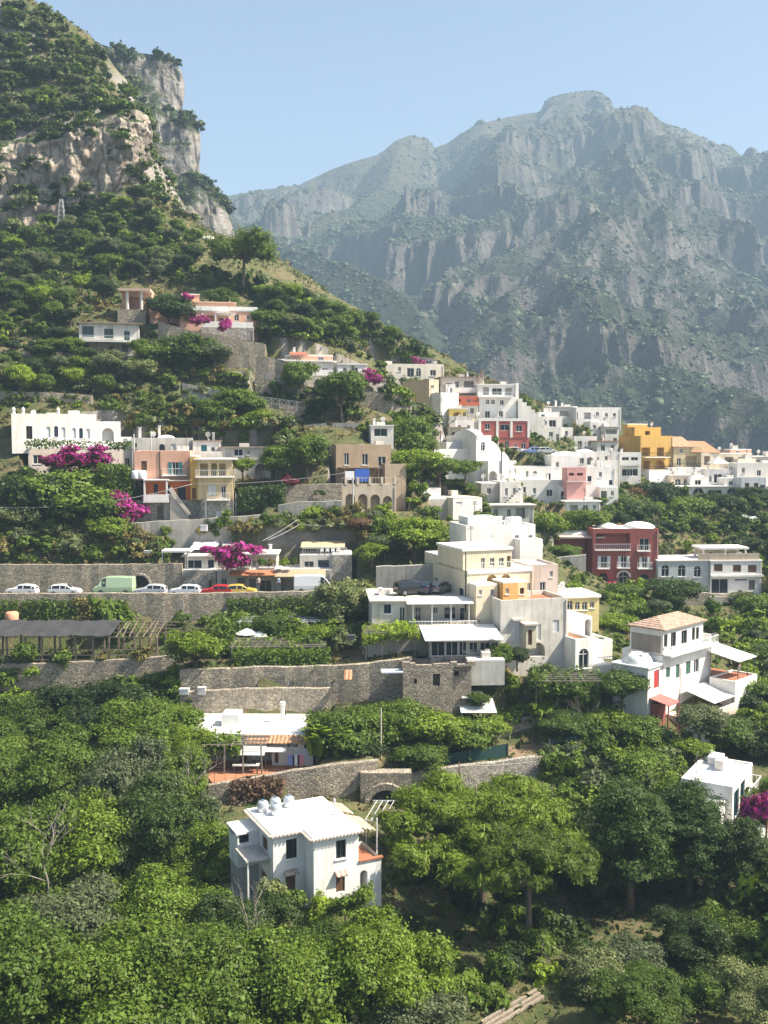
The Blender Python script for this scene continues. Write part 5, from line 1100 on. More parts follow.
def right_village():
    h = House('yellow_house', 'large ochre yellow house with stacked balconies and stepped roof', 640, 479, 214, 24)
    X = h.X; y1 = h.sx(618.5, 450, 0)[0]; zt = h.Z(437); x1 = X(672)
    h.block(0, x1, 0, y1, -6, zt, OCHRE, f=[('h', 641.5, 447.5, 650, 456), ('h', 657, 447.5, 664, 456), ('h', 643, 461, 650, 470), ('O', 655, 460, 665, 471)], roof=stucco((.6, .42, .2), .35), par=.25)
    h.block(X(634, 4), X(660, 4), 4, y1, zt, h.Z(428, 4), OCHRE, f=[('h', 645, 431, 650, 435)], name='upper_wall', par=.2, roof=stucco((.6, .42, .2), .35)); h.block(X(628, 6), X(648, 6), 6.5, y1 + .4, zt, h.Z(424.5, 6), OCHRE, name='roof_room', roof=W1)
    h.balcony(.3, X(666), 0, 1.3, h.Z(457, 0), mat=IRON); h.balcony(.3, X(667), 0, 1.6, h.Z(470.5, 0), mat=IRON); h.block(X(640), X(668), -3, -.003, -6, h.Z(471, -3), W1, name='terrace_base', roof=stucco((.5, .45, .38), .3)); carve(h, 0, x1, -3, y1, 0)
    h = House('terracotta_roofed_house', 'cream house with terracotta tiled roofs right of the ochre yellow house', 673, 477, 217, 10)
    X = h.X; zt = h.Z(447); h.block(X(673), X(701), 0, 6, -6, zt, stucco((.6, .5, .3), .35), roof=False, f=[('w', 677, 458, 681, 466), ('h', 686, 456, 697, 466), ('a', 680, 449, 683, 453)]); h.shed(X(672), X(694), -.4, 6.2, zt + .0, zt + 2.2, 'roof', tiles((.5, .24, .13))); h.balcony(X(674), X(700), 0, 1, h.Z(467.5), mat=IRON)
    xa, xb = X(701, -1), X(719, -1); zr = h.Z(452.5, -1); h.block(xa, xb, -1, 6, -6, zr, stucco((.68, .6, .46), .35), f=[('h', 704, 456, 710, 465)], roof=False, name='end_wall'); 
    v = [(X(689, 0), -.6, zr + .2), (xb + .2, -1.3, zr - .05), (xb + .2, 6.2, zr + 2.4), (X(689, 0), 6.2, zr + 2.6)]; v += [(a, b, c - .15) for a, b, c in v]; h.part(MB().add(v, [(0, 1, 2, 3), (7, 6, 5, 4), (0, 4, 5, 1), (1, 5, 6, 2), (2, 6, 7, 3), (3, 7, 4, 0)]), 'roof', tiles((.48, .2, .1)))
    h.block(X(668, -2.5), X(703, -2.5), -2.5, -1.01, -6, h.Z(468.5, -2.5), W1, name='terrace_wall'); carve(h, X(668), xb, -2.5, 6, 0)
    h = House('salmon_topped_house', 'cream house with a salmon upper band in the right part of the village', 719, 472, 219, 6)
    X = h.X; x0, x1, z = h.simple(752, 454, 6, stucco((.66, .58, .44), .4), base=6, f=[('h', 725, 457, 733, 463), ('w', 738, 457, 742, 462), ('O', 744, 462, 750, 470)], roof=W1); h.block(X(730, 3), X(751, 3), 3, 7, z + .18, h.Z(450, 3), SALMON, name='upper_wall', f=[('w', 736, 451, 740, 454)]); carve(h, x0, x1, 0, 6, 0)
    h = House('village_house', 'white house with brown terraces at the right end of the upper village', 752, 477, 220, 4)
    X = h.X; x0, x1, z = h.simple(792, 457, 6, W2, base=6, f=[('h', 755, 460, 765, 466), ('w', 768, 461, 772, 466), ('w', 757, 469, 760, 474)], roof=W1, eave=.3); carve(h, x0, x1, 0, 6, 0)
    h = House('village_house', 'white house with a pale pyramid canopy below the salmon topped house', 706, 487, 213, 6)
    X = h.X; x0, x1, z = h.simple(737, 470, 5, W1, base=5, f=[('g', 714, 474, 722, 483), ('w', 709, 476, 712, 482), ('w', 727, 474, 733, 481, 'w')], par=.2); h.part(MB().add([(X(712), -.5, z + 1.4), (X(728), -.5, z + 1.4), (X(728), 3, z + 1.4), (X(712), 3, z + 1.4), (X(720), 1.2, z + 2.8)], [(0, 1, 4), (1, 2, 4), (2, 3, 4), (3, 0, 4), (3, 2, 1, 0)]), 'canopy', W1); h.posts([(X(713), -.3), (X(727), -.3), (X(727), 2.8), (X(713), 2.8)], z, z + 1.4); carve(h, x0, x1, 0, 5, 0)
    h = House('village_house', 'blank fronted white house with a roof tank at the right edge of the village', 737, 489, 212, 5)
    X = h.X; x0, x1, z = h.simple(790, 464, 5, W2, base=5, f=[('w', 742, 468, 745, 473), ('w', 757, 470, 761, 476), ('h', 748, 479, 755, 486)], par=.25); carve(h, x0, x1, 0, 5, 0)
    h = House('guest_house', 'long low white building with wide glass fronts and an arched window under the village', 657, 500, 207, 4)
    X = h.X; x0, x1, z = h.simple(795, 487, 5, W2, base=5, f=[('g', 661, 489.5, 672, 498), ('g', 675, 489.5, 689, 498), ('a', 693, 488, 704, 499), ('g', 708, 490, 722, 498), ('a', 727, 488, 737, 498), ('w', 743, 490, 748, 496), ('w', 757, 490, 762, 496)], roof=W1, eave=.4)
    h.block(X(690, 2), X(706, 2), 2, 5, z + .18, h.Z(478, 2), W1, name='upper_wall', f=[('w', 695, 480, 701, 485)]); h.block(X(724, 1), X(740, 1), 1, 5, z + .18, h.Z(479, 1), W2, name='stair_tower', f=[('w', 729, 481, 733, 485)]); carve(h, x0, x1, 0, 5, 0)
    # white cluster under the yellow house
    h = House('white_terrace_house', 'long white house stepping down in terraces with a row of blue doors', 514, 508, 184, 8)
    X = h.X; z1 = h.Z(481); h.block(0, X(570), 0, 6, -5, z1, W1, f=[('w', 522, 487, 526, 493, 'w'), ('w', 546.5, 489.5, 552.5, 496.5), ('w', 533, 488, 536, 494, 'w')], par=.2); h.block(X(513, 2), X(551, 2), 2, 8, z1, h.Z(468, 2), W1, f=[('w', 546, 473.5, 551, 480, 'b'), ('w', 526, 471, 528.5, 477), ('a', 533, 471, 537, 474)], name='upper_wall', par=.25)
    h.block(X(551, 4) + .01, X(577, 4), 4, 9, z1 - 1, h.Z(457, 4), W1, name='tower_wall', par=.3, f=[('w', 556, 462, 559, 467, 'w')]); h.dome(X(566, 5), 6, 3.2, 2, h.Z(457, 4), 1.)
    h.block(X(559, -1.5), X(598, -1.5), -1.5, -.003, -5, h.Z(488, -1.5), stucco((.70, .72, .74), .25), name='lower_wall', f=[('d', 561, 491.5, 569, 501, 'b'), ('d', 573, 492, 576.5, 501, 'b'), ('d', 578.5, 492, 582, 501, 'b'), ('w', 587, 492, 591, 498)]); h.balcony(X(559), X(584), -1.5, 1.2, h.Z(501.5, -1.5), mat=FRAMEW); carve(h, 0, X(598), -1.5, 8, 0)
    h = House('pink_fronted_house', 'small house with a pink front and planted balcony amid white houses', 567, 489, 182, 8)
    X = h.X; x0, x1, z = h.simple(586, 470, 3, stucco((.66, .36, .33), .25), base=4, f=[('h', 569, 473, 574, 477.5), ('h', 577, 473, 583, 478)], par=.4, roof=TERRA); h.balc_px(567.5, 585.5, 481, 0, .7, solid=True, mat=stucco((.66, .36, .33), .25)); carve(h, x0, x1, 0, 3, 0)
    h = House('blue_windowed_house', 'white house with small square blue windows right of the pink front', 586, 491, 184, 8)
    X = h.X; x0, x1, z = h.simple(615, 468.5, 5, W1, base=4, f=[('w', 587.5, 476, 591.5, 481.5, 'b'), ('w', 609, 480, 612.5, 485, 'b'), ('w', 599, 472, 602, 477, 'w')], par=.3); h.block(X(599, -1), X(617, -1), -1.6, -.003, -5, h.Z(488, -1.2), W2, name='lower_wall', f=[('h', 601, 491, 607, 498), ('w', 611, 491, 614, 496)]); carve(h, x0, x1, -1.6, 5, 0)
    h = House('cream_row_house', 'low cream house with one window above the small blue windows', 592, 470, 197, 6)
    x0, x1, z = h.simple(620, 453, 5, W2, base=4, f=[('w', 605, 456, 609, 463), ('w', 596, 457, 599, 462, 'w')], par=.2); carve(h, x0, x1, 0, 5, 0)
    h = House('balcony_house', 'white house with two rows of glazed balconies in front of the yellow house', 620, 482, 203, 4)
    X = h.X; x0, x1, z = h.simple(641, 454, 5, W1, base=4, f=[('g', 622, 457, 629, 463), ('g', 631, 457, 638, 463), ('g', 622, 469, 638, 476)], par=.3); h.balc_px(620, 641, 465, 0, .8, solid=True, mat=W1); carve(h, x0, x1, 0, 5, 0)
    h = House('ledge_house', 'flat white house with a grey side wall and roof terrace amid the hill', 453, 519, 158, 22)
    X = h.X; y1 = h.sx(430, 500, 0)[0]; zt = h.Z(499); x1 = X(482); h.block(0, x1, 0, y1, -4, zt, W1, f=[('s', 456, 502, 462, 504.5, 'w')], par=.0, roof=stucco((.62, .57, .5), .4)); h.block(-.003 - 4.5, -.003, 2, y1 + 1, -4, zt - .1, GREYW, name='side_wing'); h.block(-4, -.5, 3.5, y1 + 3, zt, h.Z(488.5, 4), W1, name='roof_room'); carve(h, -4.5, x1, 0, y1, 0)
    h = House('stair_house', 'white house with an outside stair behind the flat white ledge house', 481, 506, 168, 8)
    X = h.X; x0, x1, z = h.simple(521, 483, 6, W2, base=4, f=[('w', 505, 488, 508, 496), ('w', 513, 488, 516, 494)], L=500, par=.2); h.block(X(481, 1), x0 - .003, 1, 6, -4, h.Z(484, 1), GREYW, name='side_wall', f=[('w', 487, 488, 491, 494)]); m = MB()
    for i in range(8): m.box(x0 + .5 + i * .4, x0 + .9 + i * .4, -1, -.01, -3, .4 + i * .38)
    h.part(m, 'outside_stair', W2); carve(h, X(481), x1, 0, 6, 0)
    h = House('long_porch_house', 'low house with three dark doors and a tiled porch below the outside stair', 491, 522, 163, 6)
    X = h.X; x0, x1, z = h.simple(534, 506, 4, OLDW, base=4, f=[('d', 494, 509, 498, 519), ('d', 507, 509, 511, 519), ('h', 516, 508, 525, 518)], roof=stucco((.55, .5, .45), .4), eave=.4); carve(h, x0, x1, 0, 4, 0)
def red_and_grey():
    h = House('dark_red_house', 'three storey dark red house with white domed roofs and arched ground floor', 592, 588, 166, 2)
    X = h.X; x1 = X(658); zt = h.Z(530)
    h.block(0, x1, 0, 9, -4, zt, RED, f=[('x', 601, 556, 607, 568, 'w'), ('x', 621, 556, 626.5, 567.5, 'w'), ('x', 642, 557, 647, 568, 'w'), ('h', 596, 533.5, 630, 549), ('w', 639.5, 538.5, 649, 550.5, 'w'), ('a', 598.5, 573, 608, 584, 'n'), ('a', 619, 572, 627.5, 586.5), ('a', 639.5, 574, 649, 586.5, 'b')], par=.2, roof=W1)
    for a, b, z in ((598, 610, 568.5), (617.5, 630.5, 568), (638, 653, 568.5), (638, 651, 551)): h.balc_px(a, b, z, 0, .8, mat=FRAMEW)
    h.balc_px(595, 631, 550, 0, .5, mat=RAIL)
    m = MB(); xa, za = h.fx(617, 571, 0); xb, zb = h.fx(630, 587, 0); xm, r = (xa + xb) / 2, (xb - xa) / 2
    for i in range(10):
        t0, t1 = math.pi * i / 10, math.pi * (i + 1) / 10; m.bar((xm + r * math.cos(t0), -.05, za - r + r * math.sin(t0)), (xm + r * math.cos(t1), -.05, za - r + r * math.sin(t1)), .2, .3)
    h.part(m, 'arch_surround', W1)
    for a, b in ((596, 618), (624, 654)): xa, xb = X(a, 4), X(b, 4); h.dome((xa + xb) / 2, 4.6, (xb - xa) / 2, 3.6, zt, 1.0 if a > 620 else .8)
    h.block(X(559, 3), -.003, 3, 10, -4, h.Z(536, 3), RED, name='side_wing', roof=False, f=[('h', 585, 543, 590, 552)]); h.dome(X(576, 5), 6.5, 4.6, 3.2, h.Z(536, 3), 1.1); h.slab(X(557, 2), X(604, 1), .6, 6, h.Z(537.5, 2), h.Z(536, 2), 'terrace_roof', stucco((.62, .5, .45), .3)); carve(h, X(558), x1, 0, 9, 0)
    o = tag(MB().add([(-2, -1.6, 0), (2, -1.6, 0), (2, 0, .5), (-2, 0, .5), (-2, -1.6, -.3), (2, -1.6, -.3)], [(0, 1, 2, 3), (4, 5, 1, 0)]).build('awning', plain((.6, .05, .14), .8), None, tuple(h.world(X(603), -.05, h.Z(584)))), 'small pink awning at the foot of the dark red house', 'awning')
    h = House('grey_white_house', 'long grey and white house with brown shutters and a covered roof terrace', 658, 594, 165, 4)
    X = h.X; xm, x1 = X(710), X(761); za = h.Z(561.5)
    h.block(0, xm, .3, 8, -4, za, BLUEG, f=[('a', 661.5, 565, 669, 576.5, 'w'), ('a', 678, 565, 685.5, 576.5, 'w'), ('a', 694, 566, 701, 577, 'w'), ('w', 694, 583, 701, 590)], roof=W1, eave=.15, name='grey_wall')
    h.block(xm + .003, x1, 0, 8, -4, h.Z(562), W1, f=[('s', 714, 564, 722.5, 571.5), ('s', 733, 565, 741, 572), ('s', 748, 565, 756.5, 572.5), ('g', 711.5, 579, 728, 593.5, 'y'), ('w', 735, 579, 747, 580.8), ('D', 749, 580, 755, 590, 'y')], roof=W1, eave=.1)
    h.slab(xm, x1 + .2, -.35, -.003, h.Z(577.5), h.Z(575.5), 'ledge', W1); zt = h.Z(562) + .18; h.rail([(X(698), .3, zt), (X(759), .3, zt)], 1.1, stucco((.5, .42, .33), .4), 'parapet', solid=True)
    h.slab(X(697, 3), X(744, 3), 1.5, 6, h.Z(549, 3), h.Z(547, 3), 'terrace_roof', W1); h.posts([(X(a, 3), b) for a in (700, 722, 742) for b in (2, 5.5)], zt, h.Z(549, 3), 'post', W2, .25); h.block(X(704, 4), X(738, 4), 4, 7, zt, h.Z(550, 4), stucco((.6, .55, .42), .3), name='terrace_room', f=[('w', 709, 552, 713, 557), ('w', 724, 552, 729, 557)], roof=False)
    h.slab(X(703), X(760), -3, -.36, h.Z(602), h.Z(594.5), 'forecourt', stucco((.5, .47, .42), .4)); carve(h, 0, x1, -3, 8, -1)
def centre_complex():
    # tall white block behind the cream house
    h = House('white_block_house', 'smooth white flat roofed house rising behind the cream house with orange arches', 466, 562, 129, 14)
    X = h.X; zt = h.Z(528.5); x1 = X(535)
    h.block(0, x1, 0, 7, -8, zt, W1, f=[('w', 528.5, 535, 532.5, 542.5), ('w', 515, 535, 519, 541, 'w'), ('w', 521.5, 559, 527, 566.5)], par=.35); h.block(X(468, 2), X(498, 2), 2, 6, zt, h.Z(518.5, 2), W1, name='roof_room', par=.15); h.block(X(520, -2.2), X(542.5, -2.2), -2.2, -.003, -8, h.Z(545, -2.2), W1, name='lower_wing', par=.5)
    h.block(X(498, 2), X(508, 2), 3.6, 5, zt, h.Z(524, 3), W1, name='stair_box'); carve(h, 0, x1, -2, 7, -3)
    for px, l in ((511, 'large white water tank on the roof of the smooth white house'), (517, 'small water tank beside the large one on the smooth white house')): water_tank(h.world(X(px, 3), 3, zt + .02), l, plain((.8, .8, .79), .5), .9 if px == 511 else .55, 1.1)
    h = House('cream_house', 'two storey cream house with orange arched loggias in the middle of the hill', 467, 604, 116, 20)
    X = h.X; y1 = h.sx(437.5, 570, 0)[0]; zt = h.Z(552.5); zm = h.Z(572.5); x1 = X(516); OR = stucco((.72, .42, .16), .25)
    h.block(0, x1, 1.2, y1, zm, zt, CREAM, f=[('d', 481, 558, 485, 570.5, 'w'), ('w', 490, 558, 494.5, 566, 'w'), ('w', 499, 558, 504, 566, 'w'), ('h', 507, 556, 514, 567)], roof=W1, slab=.3, eave=.15, name='upper_wall')
    h.block(0, X(533), 0, y1, -3, zm, CREAM, f=[('O', 487, 574.8, 497, 586), ('O', 501, 574.3, 510.5, 586), ('w', 527, 583, 531, 591)], l=[('d', 459, 587.5, 463.5, 598, 'b'), ('w', 444, 580, 446, 586)], roof=stucco((.7, .63, .5), .3)); h.rail([(.1, .1, zm + .18), (X(532), .1, zm + .18)], .85, FRAMEW); h.slab(X(467), X(532), -.12, -.003, h.Z(574), zm + .19, 'cornice', W1)
    h.slab(X(486.5, .9), X(511, .9), 0.45, .53, h.Z(586), h.Z(575), 'loggia_back', OR)
    h.block(X(476, -2), X(497.5, -2), -2, -.003, -3, h.Z(587, -2), CREAM, f=[('w', 490.5, 589.5, 494.5, 595.5), ('w', 479, 590, 482, 595)], roof=W1, name='porch'); h.block(X(503, -3), X(518, -3), -3, -.003, -3, h.Z(585.5, -3), OR, f=[('w', 505.5, 588.5, 509, 594)], r=[], roof=W1, name='orange_porch'); h.block(X(518, -3) + .003, X(529, -3), -2.6, -.003, -3, h.Z(586, -3), stucco((.78, .62, .4), .25), f=[('w', 520, 588, 524, 594, 'n')], roof=W1, name='side_porch')
    y2 = h.sx(421, 575, 0)[0]; h.block(-.0 + .5, 4, y1 + .003, max(y2, y1 + 3.5), -3, h.Z(563, 0) - .3, CREAM, name='rear_wing', l=[('w', 434.5, 577, 438, 583)], roof=W1); h.part(MB().tube([(-.08, .25, zt), (-.08, .25, -1)], .07), 'downpipe', IRON); carve(h, 0, X(533), -3, y1 + 3, 0)
    h = House('pink_plaster_house', 'faded pink plaster house with white framed windows right of the cream house', 528, 604, 121, 14)
    X = h.X; x0, x1, z = h.simple(558, 567.5, 6, stucco((.62, .52, .46), .5), base=2, f=[('w', 540, 582, 545.5, 592, 'w'), ('w', 529, 584, 532, 591, 'w'), ('w', 550, 571, 553, 577, 'w')], par=.3)
    h = House('terrace_block', 'large stained white block with a roof terrace below the cream house', 500.5, 664, 112, 16)
    X = h.X; y1 = h.sx(484, 640, 0)[0]; zt = h.Z(605); x1 = X(567, 0, 640)
    h.block(0, x1, 0, max(y1, 6), -3, zt, OLDW, f=[('w', 515.5, 647, 519.5, 653, 'b'), ('O', 530, 643, 545, 656), ('s', 512, 622, 520, 640, 'w'), ('s', 536, 624, 541, 640, 'w'), ('s', 553, 620, 559, 632, 'w')], par=.5, roof=TERRA); h.slab(X(511), X(521), -.5, -.003, h.Z(621), h.Z(619), 'window_hood', OLDW)
    h.block(X(526, -1.2), X(536, -1.2), -1.2, -.003, h.Z(648), h.Z(627, -1.2), stucco((.6, .55, .42), .4), name='oriel', f=[('s', 528, 630, 532, 645, 'n')], roof=stucco((.5, .45, .4), .4), eave=.25); carve(h, 0, x1, 0, 6, 0)
    h = House('yellow_arched_house', 'small yellow house with arched windows and white roof right of the terrace block', 563, 626, 127, 12)
    x0, x1, z = h.simple(599, 598.5, 6, stucco((.70, .58, .28), .25), base=3, f=[('a', 567, 601, 573, 610, 'w'), ('a', 575, 602, 580, 610, 'w'), ('a', 582, 602, 587.5, 610, 'w'), ('w', 590, 602, 594.5, 608)], roof=W1, slab=.35, eave=.2); carve(h, x0, x1, 0, 6, 0)
    h = House('stepped_white_house', 'white house stepping down with a terracotta terrace and tall arched window', 575, 676, 112, 22)
    X = h.X; y1 = 7.; zt = h.Z(642); x1 = X(592)
    h.block(0, x1, 0, y1, -3, zt, W1, f=[('a', 579, 649, 588.5, 668, 'w')], par=.3, roof=TERRA, l=[('O', 548, 651, 556, 662)]); yl = h.sx(541, 660, 0)[0]
    h.block(-6, -.003, 4, 9, -3, h.Z(640, 4), OLDW, name='left_wing', f=[('O', 541, 650, 549, 660)], roof=W1); h.block(-2.5, X(596, 6), y1 + .003, 12, -2, h.Z(621, 6), W1, name='upper_wall', f=[('h', 562, 624, 569, 636), ('O', 585, 619, 593, 636)], roof=W1); h.block(-2.4, X(570, 3), 3.5, y1 - .4, zt, zt + 2.4, W1, name='stair_room', f=[('h', 561, 627, 569, 638)])
    h.block(x1 + .003, X(603, 3), 3, 11, -3, h.Z(643, 3, 600), W1, name='right_wing', roof=W1); h.block(X(603, 3) + .003, X(617, 3), 4, 10, -3, h.Z(642, 4, 610), W1, name='end_wing', par=.3); h.slab(x1 + .003, X(612, .5), .4, 3, -3, h.Z(664, 1, 600), 'terrace', W1); h.rail([(x1 + .2, .5, h.Z(664, 1, 600)), (X(612, .5), .5, h.Z(664, 1, 600))], .9, FRAMEW); carve(h, -6, X(612), 0, 10, 0)
    h.posts([(.4, .3)], zt, zt + .001) if False else None
    h = House('roof_parking_house', 'low white house with glass doors whose flat roof is a car park', 372, 626, 114, 4)
    X = h.X; zt = h.Z(602); h.block(0, X(406), 0, 9, -2, zt, OLDW, f=[('w', 384, 604.5, 391, 613.5, 'b'), ('d', 399.5, 607, 405, 623)], roof=stucco((.55, .52, .46), .4), eave=.3); h.block(X(406) + .003, X(471), 1.6, 9, -2, zt, OLDW, f=[('d', 415, 607, 421, 621), ('w', 433, 607, 438, 614), ('g', 444, 607, 456, 619), ('d', 460, 608, 464, 620, 'b')], name='right_wall', roof=stucco((.55, .52, .46), .4))
    h.shed(X(406), X(472), -1.2, 1.7, zt - .15, zt + .22, 'porch_roof', W1); h.posts([(X(a, -1), -1.) for a in (413, 432, 451, 469)], -1, zt - .14, 'post', FRAMEW, .1); h.slab(-.6, X(473), -2.6, 0, -3, -.0, 'terrace', stucco((.5, .46, .4), .5)); h.rail([(X(407), -2.5, 0), (X(473), -2.5, 0)], .9, FRAMEW); carve(h, -.5, X(473), -2.6, 9, -1)
    zr = zt + .19
    car(h.world(X(413, 4.), 4.2, zr), 22, 'suv', 'black estate car parked first on the flat roof car park', (.012, .013, .016)); car(h.world(X(429.5, 5), 5.2, zr), 62, 'car', 'dark blue car parked in the middle on the flat roof car park', (.02, .03, .06)); car(h.world(X(441, 5), 5.4, zr), 58, 'car', 'grey car parked third on the flat roof car park', (.2, .19, .18))
    h = House('glass_veranda_house', 'low house with a long glazed veranda and white sheet roof above the ruin', 430, 664, 108, 4)
    X = h.X; zb = h.Z(657); zt = h.Z(640); h.block(0, X(501), 0, 5, -2.5, zb, stone((.4, .35, .3), 1.6, .1), roof=False, name='stone_base')
    h.block(0, X(468), .1, 5, zb, zt, GREYW, f=[('g', 431, 641.5, 445, 656.5, 't'), ('g', 445.8, 641.5, 458, 656.5, 't'), ('g', 459, 641.5, 467, 656.5, 't')], roof=False); h.block(X(468) + .003, X(500), .3, 5, zb, zt, GREYW, f=[('g', 469, 642, 478, 653), ('g', 480, 642, 490, 653), ('g', 491, 642, 499, 652)], roof=False, name='right_wall'); h.shed(X(424), X(502), -1., 5.5, zt + .05, zt + .55, 'roof', stucco((.74, .74, .73), .25), .12); carve(h, 0, X(501), 0, 5, -2)
    h.block(X(465), X(501), -2.2, -.01, -1.9, h.Z(662, -2), OLDW, name='lower_wall')
    h = House('stone_ruin', 'roofless stone ruin with one empty window built on the terrace wall', 403, 704, 104.3, 4)
    X = h.X; zt = h.Z(667); st = stone((.40, .34, .27), 1.7, .3); m = h.block(0, X(453), 0, 4, -3, zt, st, f=[('h', 433, 674, 440, 686), ('h', 414, 679, 417, 684)], roof=False, dep=.5); h.block(X(453) + .003, X(472), .5, 4, -3, h.Z(668), st, roof=False, name='broken_wall', f=[('h', 454, 671, 459, 676)])
    rr = random.Random(8); mm = MB(); x = 0
    while x < X(470): w = rr.uniform(.5, 1.3); mm.box(x, x + w, .02, .55, zt - .05, zt + rr.uniform(.05, .5)); x += w + .01
    h.part(mm, 'broken_top', st); h.slab(-2.3, -.01, -.6, 1.2, h.Z(672), h.Z(671), 'plank', plain((.4, .45, .5), .6)); carve(h, 0, X(472), 0, 4, -1)
def lower_right():
    h = House('tiled_roof_house', 'white two storey house with a terracotta hip roof, green shutters and white awnings', 662, 703, 110, 44)
    X = h.X; zt = h.Z(630); y1 = h.sx(630, 640, 0)[0]; x1 = h.fx(703, 630, 0)[0]; zb = h.Z(657); xe = h.fx(711, 660, 0)[0]
    h.block(0, x1, 0, y1, zb, zt, W1, f=[('w', 664, 635, 667.5, 647, 'y'), ('w', 671, 633, 676, 646, 'y'), ('w', 681.5, 631, 687, 643, 'y'), ('w', 692, 628, 695, 640, 'y'), ('w', 696, 627.5, 699, 639, 'y')], l=[], roof=False, name='upper_wall'); h.hip(0, x1, 0, y1, zt + .02, 1.0, tiles((.45, .25, .17)), .35)
    h.slab(.0 - .04, -.003, .3, y1 - .2, zb + .3, zt - .8, 'side_shade_slab', stucco((.36, .3, .25), .6))  # shade of the left wall put into a darker, blotched slab
    h.block(0, xe, -.0, y1 + 1, -4, zb, W1, f=[('s', 666, 668, 670, 677, 'g'), ('s', 676, 665, 679.5, 677.5, 'g'), ('s', 686, 662, 690.5, 673.5, 'g'), ('d', 694, 660, 699, 672, 'w')], roof=W1, name='lower_wall'); h.balcony(.1, xe, 0, 1.0, zb + .18, mat=FRAMEW); h.rail([(xe - .1, .1, zb + .18), (xe - .1, y1, zb + .18)], .9, W1, 'parapet', solid=True)
    x2 = xe + 3.2; z2 = h.Z(676, -1, 712); xa = h.fx(708, 690, -3.2)[0]
    # end wing with roof terrace
    h.block(xe - 2.2, x2, -4.2, -1.02, -4, z2 - .2, W1, f=[('a', 713.5, 684, 718.5, 698, 'w'), ('a', 723.5, 681, 728, 695, 'w'), ('w', 722, 701, 727, 706)], name='end_wing', par=.2, roof=TERRA); h.block(xe + .003, x2 - .4, -1.0, 4.5, -4, z2 - .3, W1, name='rear_wing', roof=TERRA)
    h.shed(xe - 1.0, x2 + .2, -4.0, 1.2, z2 + 2.0, z2 + 2.9, 'awning', stucco((.74, .73, .7), .2)); h.posts([(xe - .8, -3.8), (x2, -3.8), (x2, 1), (xe + 1.5, -3.8)], z2 - .1, z2 + 2.1, 'post', IRON, .08); h.shed(xe - 7.0, xe - 2.0, -4.2, -.4, z2 - 1.7, z2 - .8, 'lower_awning', stucco((.74, .73, .7), .2)); h.posts([(xe - 6.8, -4), (xe - 2.4, -4)], -4, z2 - 1.65, 'post', IRON, .08); carve(h, 0, x2, -4, y1, 0)
    h.slab(.5, xe - 2.4, -4.6, -.01, -4, -1.3, 'forecourt', stucco((.6, .5, .42), .4)); h.rail([(.6, -4.5, -1.3), (xe - 2.4, -4.5, -1.3)], .7, OLDW, 'parapet', solid=True)
    h = House('domed_white_house', 'low white house with a shallow domed roof and one red shutter', 647.5, 702, 107.5, 48)
    X = h.X; y1 = h.sx(613, 680, 0)[0]; zt = h.Z(669.5); x1 = X(661.5, 0, 685)
    h.block(0, x1, 0, y1, -4, zt, W1, f=[('s', 654, 671, 659, 687, 'r')], l=[('w', 622, 672, 625, 678)], roof=W1, eave=.2); h.dome(x1 * .55, y1 * .5, x1 * .5, y1 * .36, zt + .17, 1.25)
    h.slab(-.15, x1 + .1, -1.5, -.25, -3.9, -3.7, 'threshold', TERRA); h.shed(x1 * .1, x1 * .9, -2.4, -.01, -.15, .3, 'red_porch_roof', plain((.42, .15, .13), .7)); h.posts([(x1 * .15, -2.2), (x1 * .85, -2.2)], -4, -.1, 'post', plain((.3, .06, .05), .6), .12); h.block(x1 * .2, x1 * .8, -.9, -.005, -4, -.25, stucco((.3, .1, .08), .3), name='red_entrance', roof=False); carve(h, 0, x1, -2, y1, 0)
    h.block(x1 * .1, x1 * 1.9, -6.4, -4.4, -5.5, -2.0, W1, name='white_buttress', roof=False)
    h = House('flat_roofed_house', 'white flat roofed house half hidden by pines beside magenta bougainvillea', 732, 822, 90, 58)
    X = h.X; zt = h.Z(790); y1 = h.sx(681, 780, 0)[0]; x1 = 8.2
    h.block(0, x1, 0, y1, -3, zt, W1, f=[('d', 734, 793, 738.5, 813, 't'), ('w', 740.5, 784, 744.5, 802, 't')], l=[('w', 716, 796, 721, 806)], par=.18); h.block(-2.6, -.003, .6, y1 * .55, -3, zt - 1.3, W1, name='front_annex'); h.block(x1 * .72, x1 * .95, y1 * .55, y1 * .8, zt, zt + .6, W1, name='roof_box'); h.balcony(4.2, 7.8, 0, 1., h.Z(790) - 2.6 + .8, mat=FRAMEW); carve(h, -2.6, x1, 0, y1, 0)
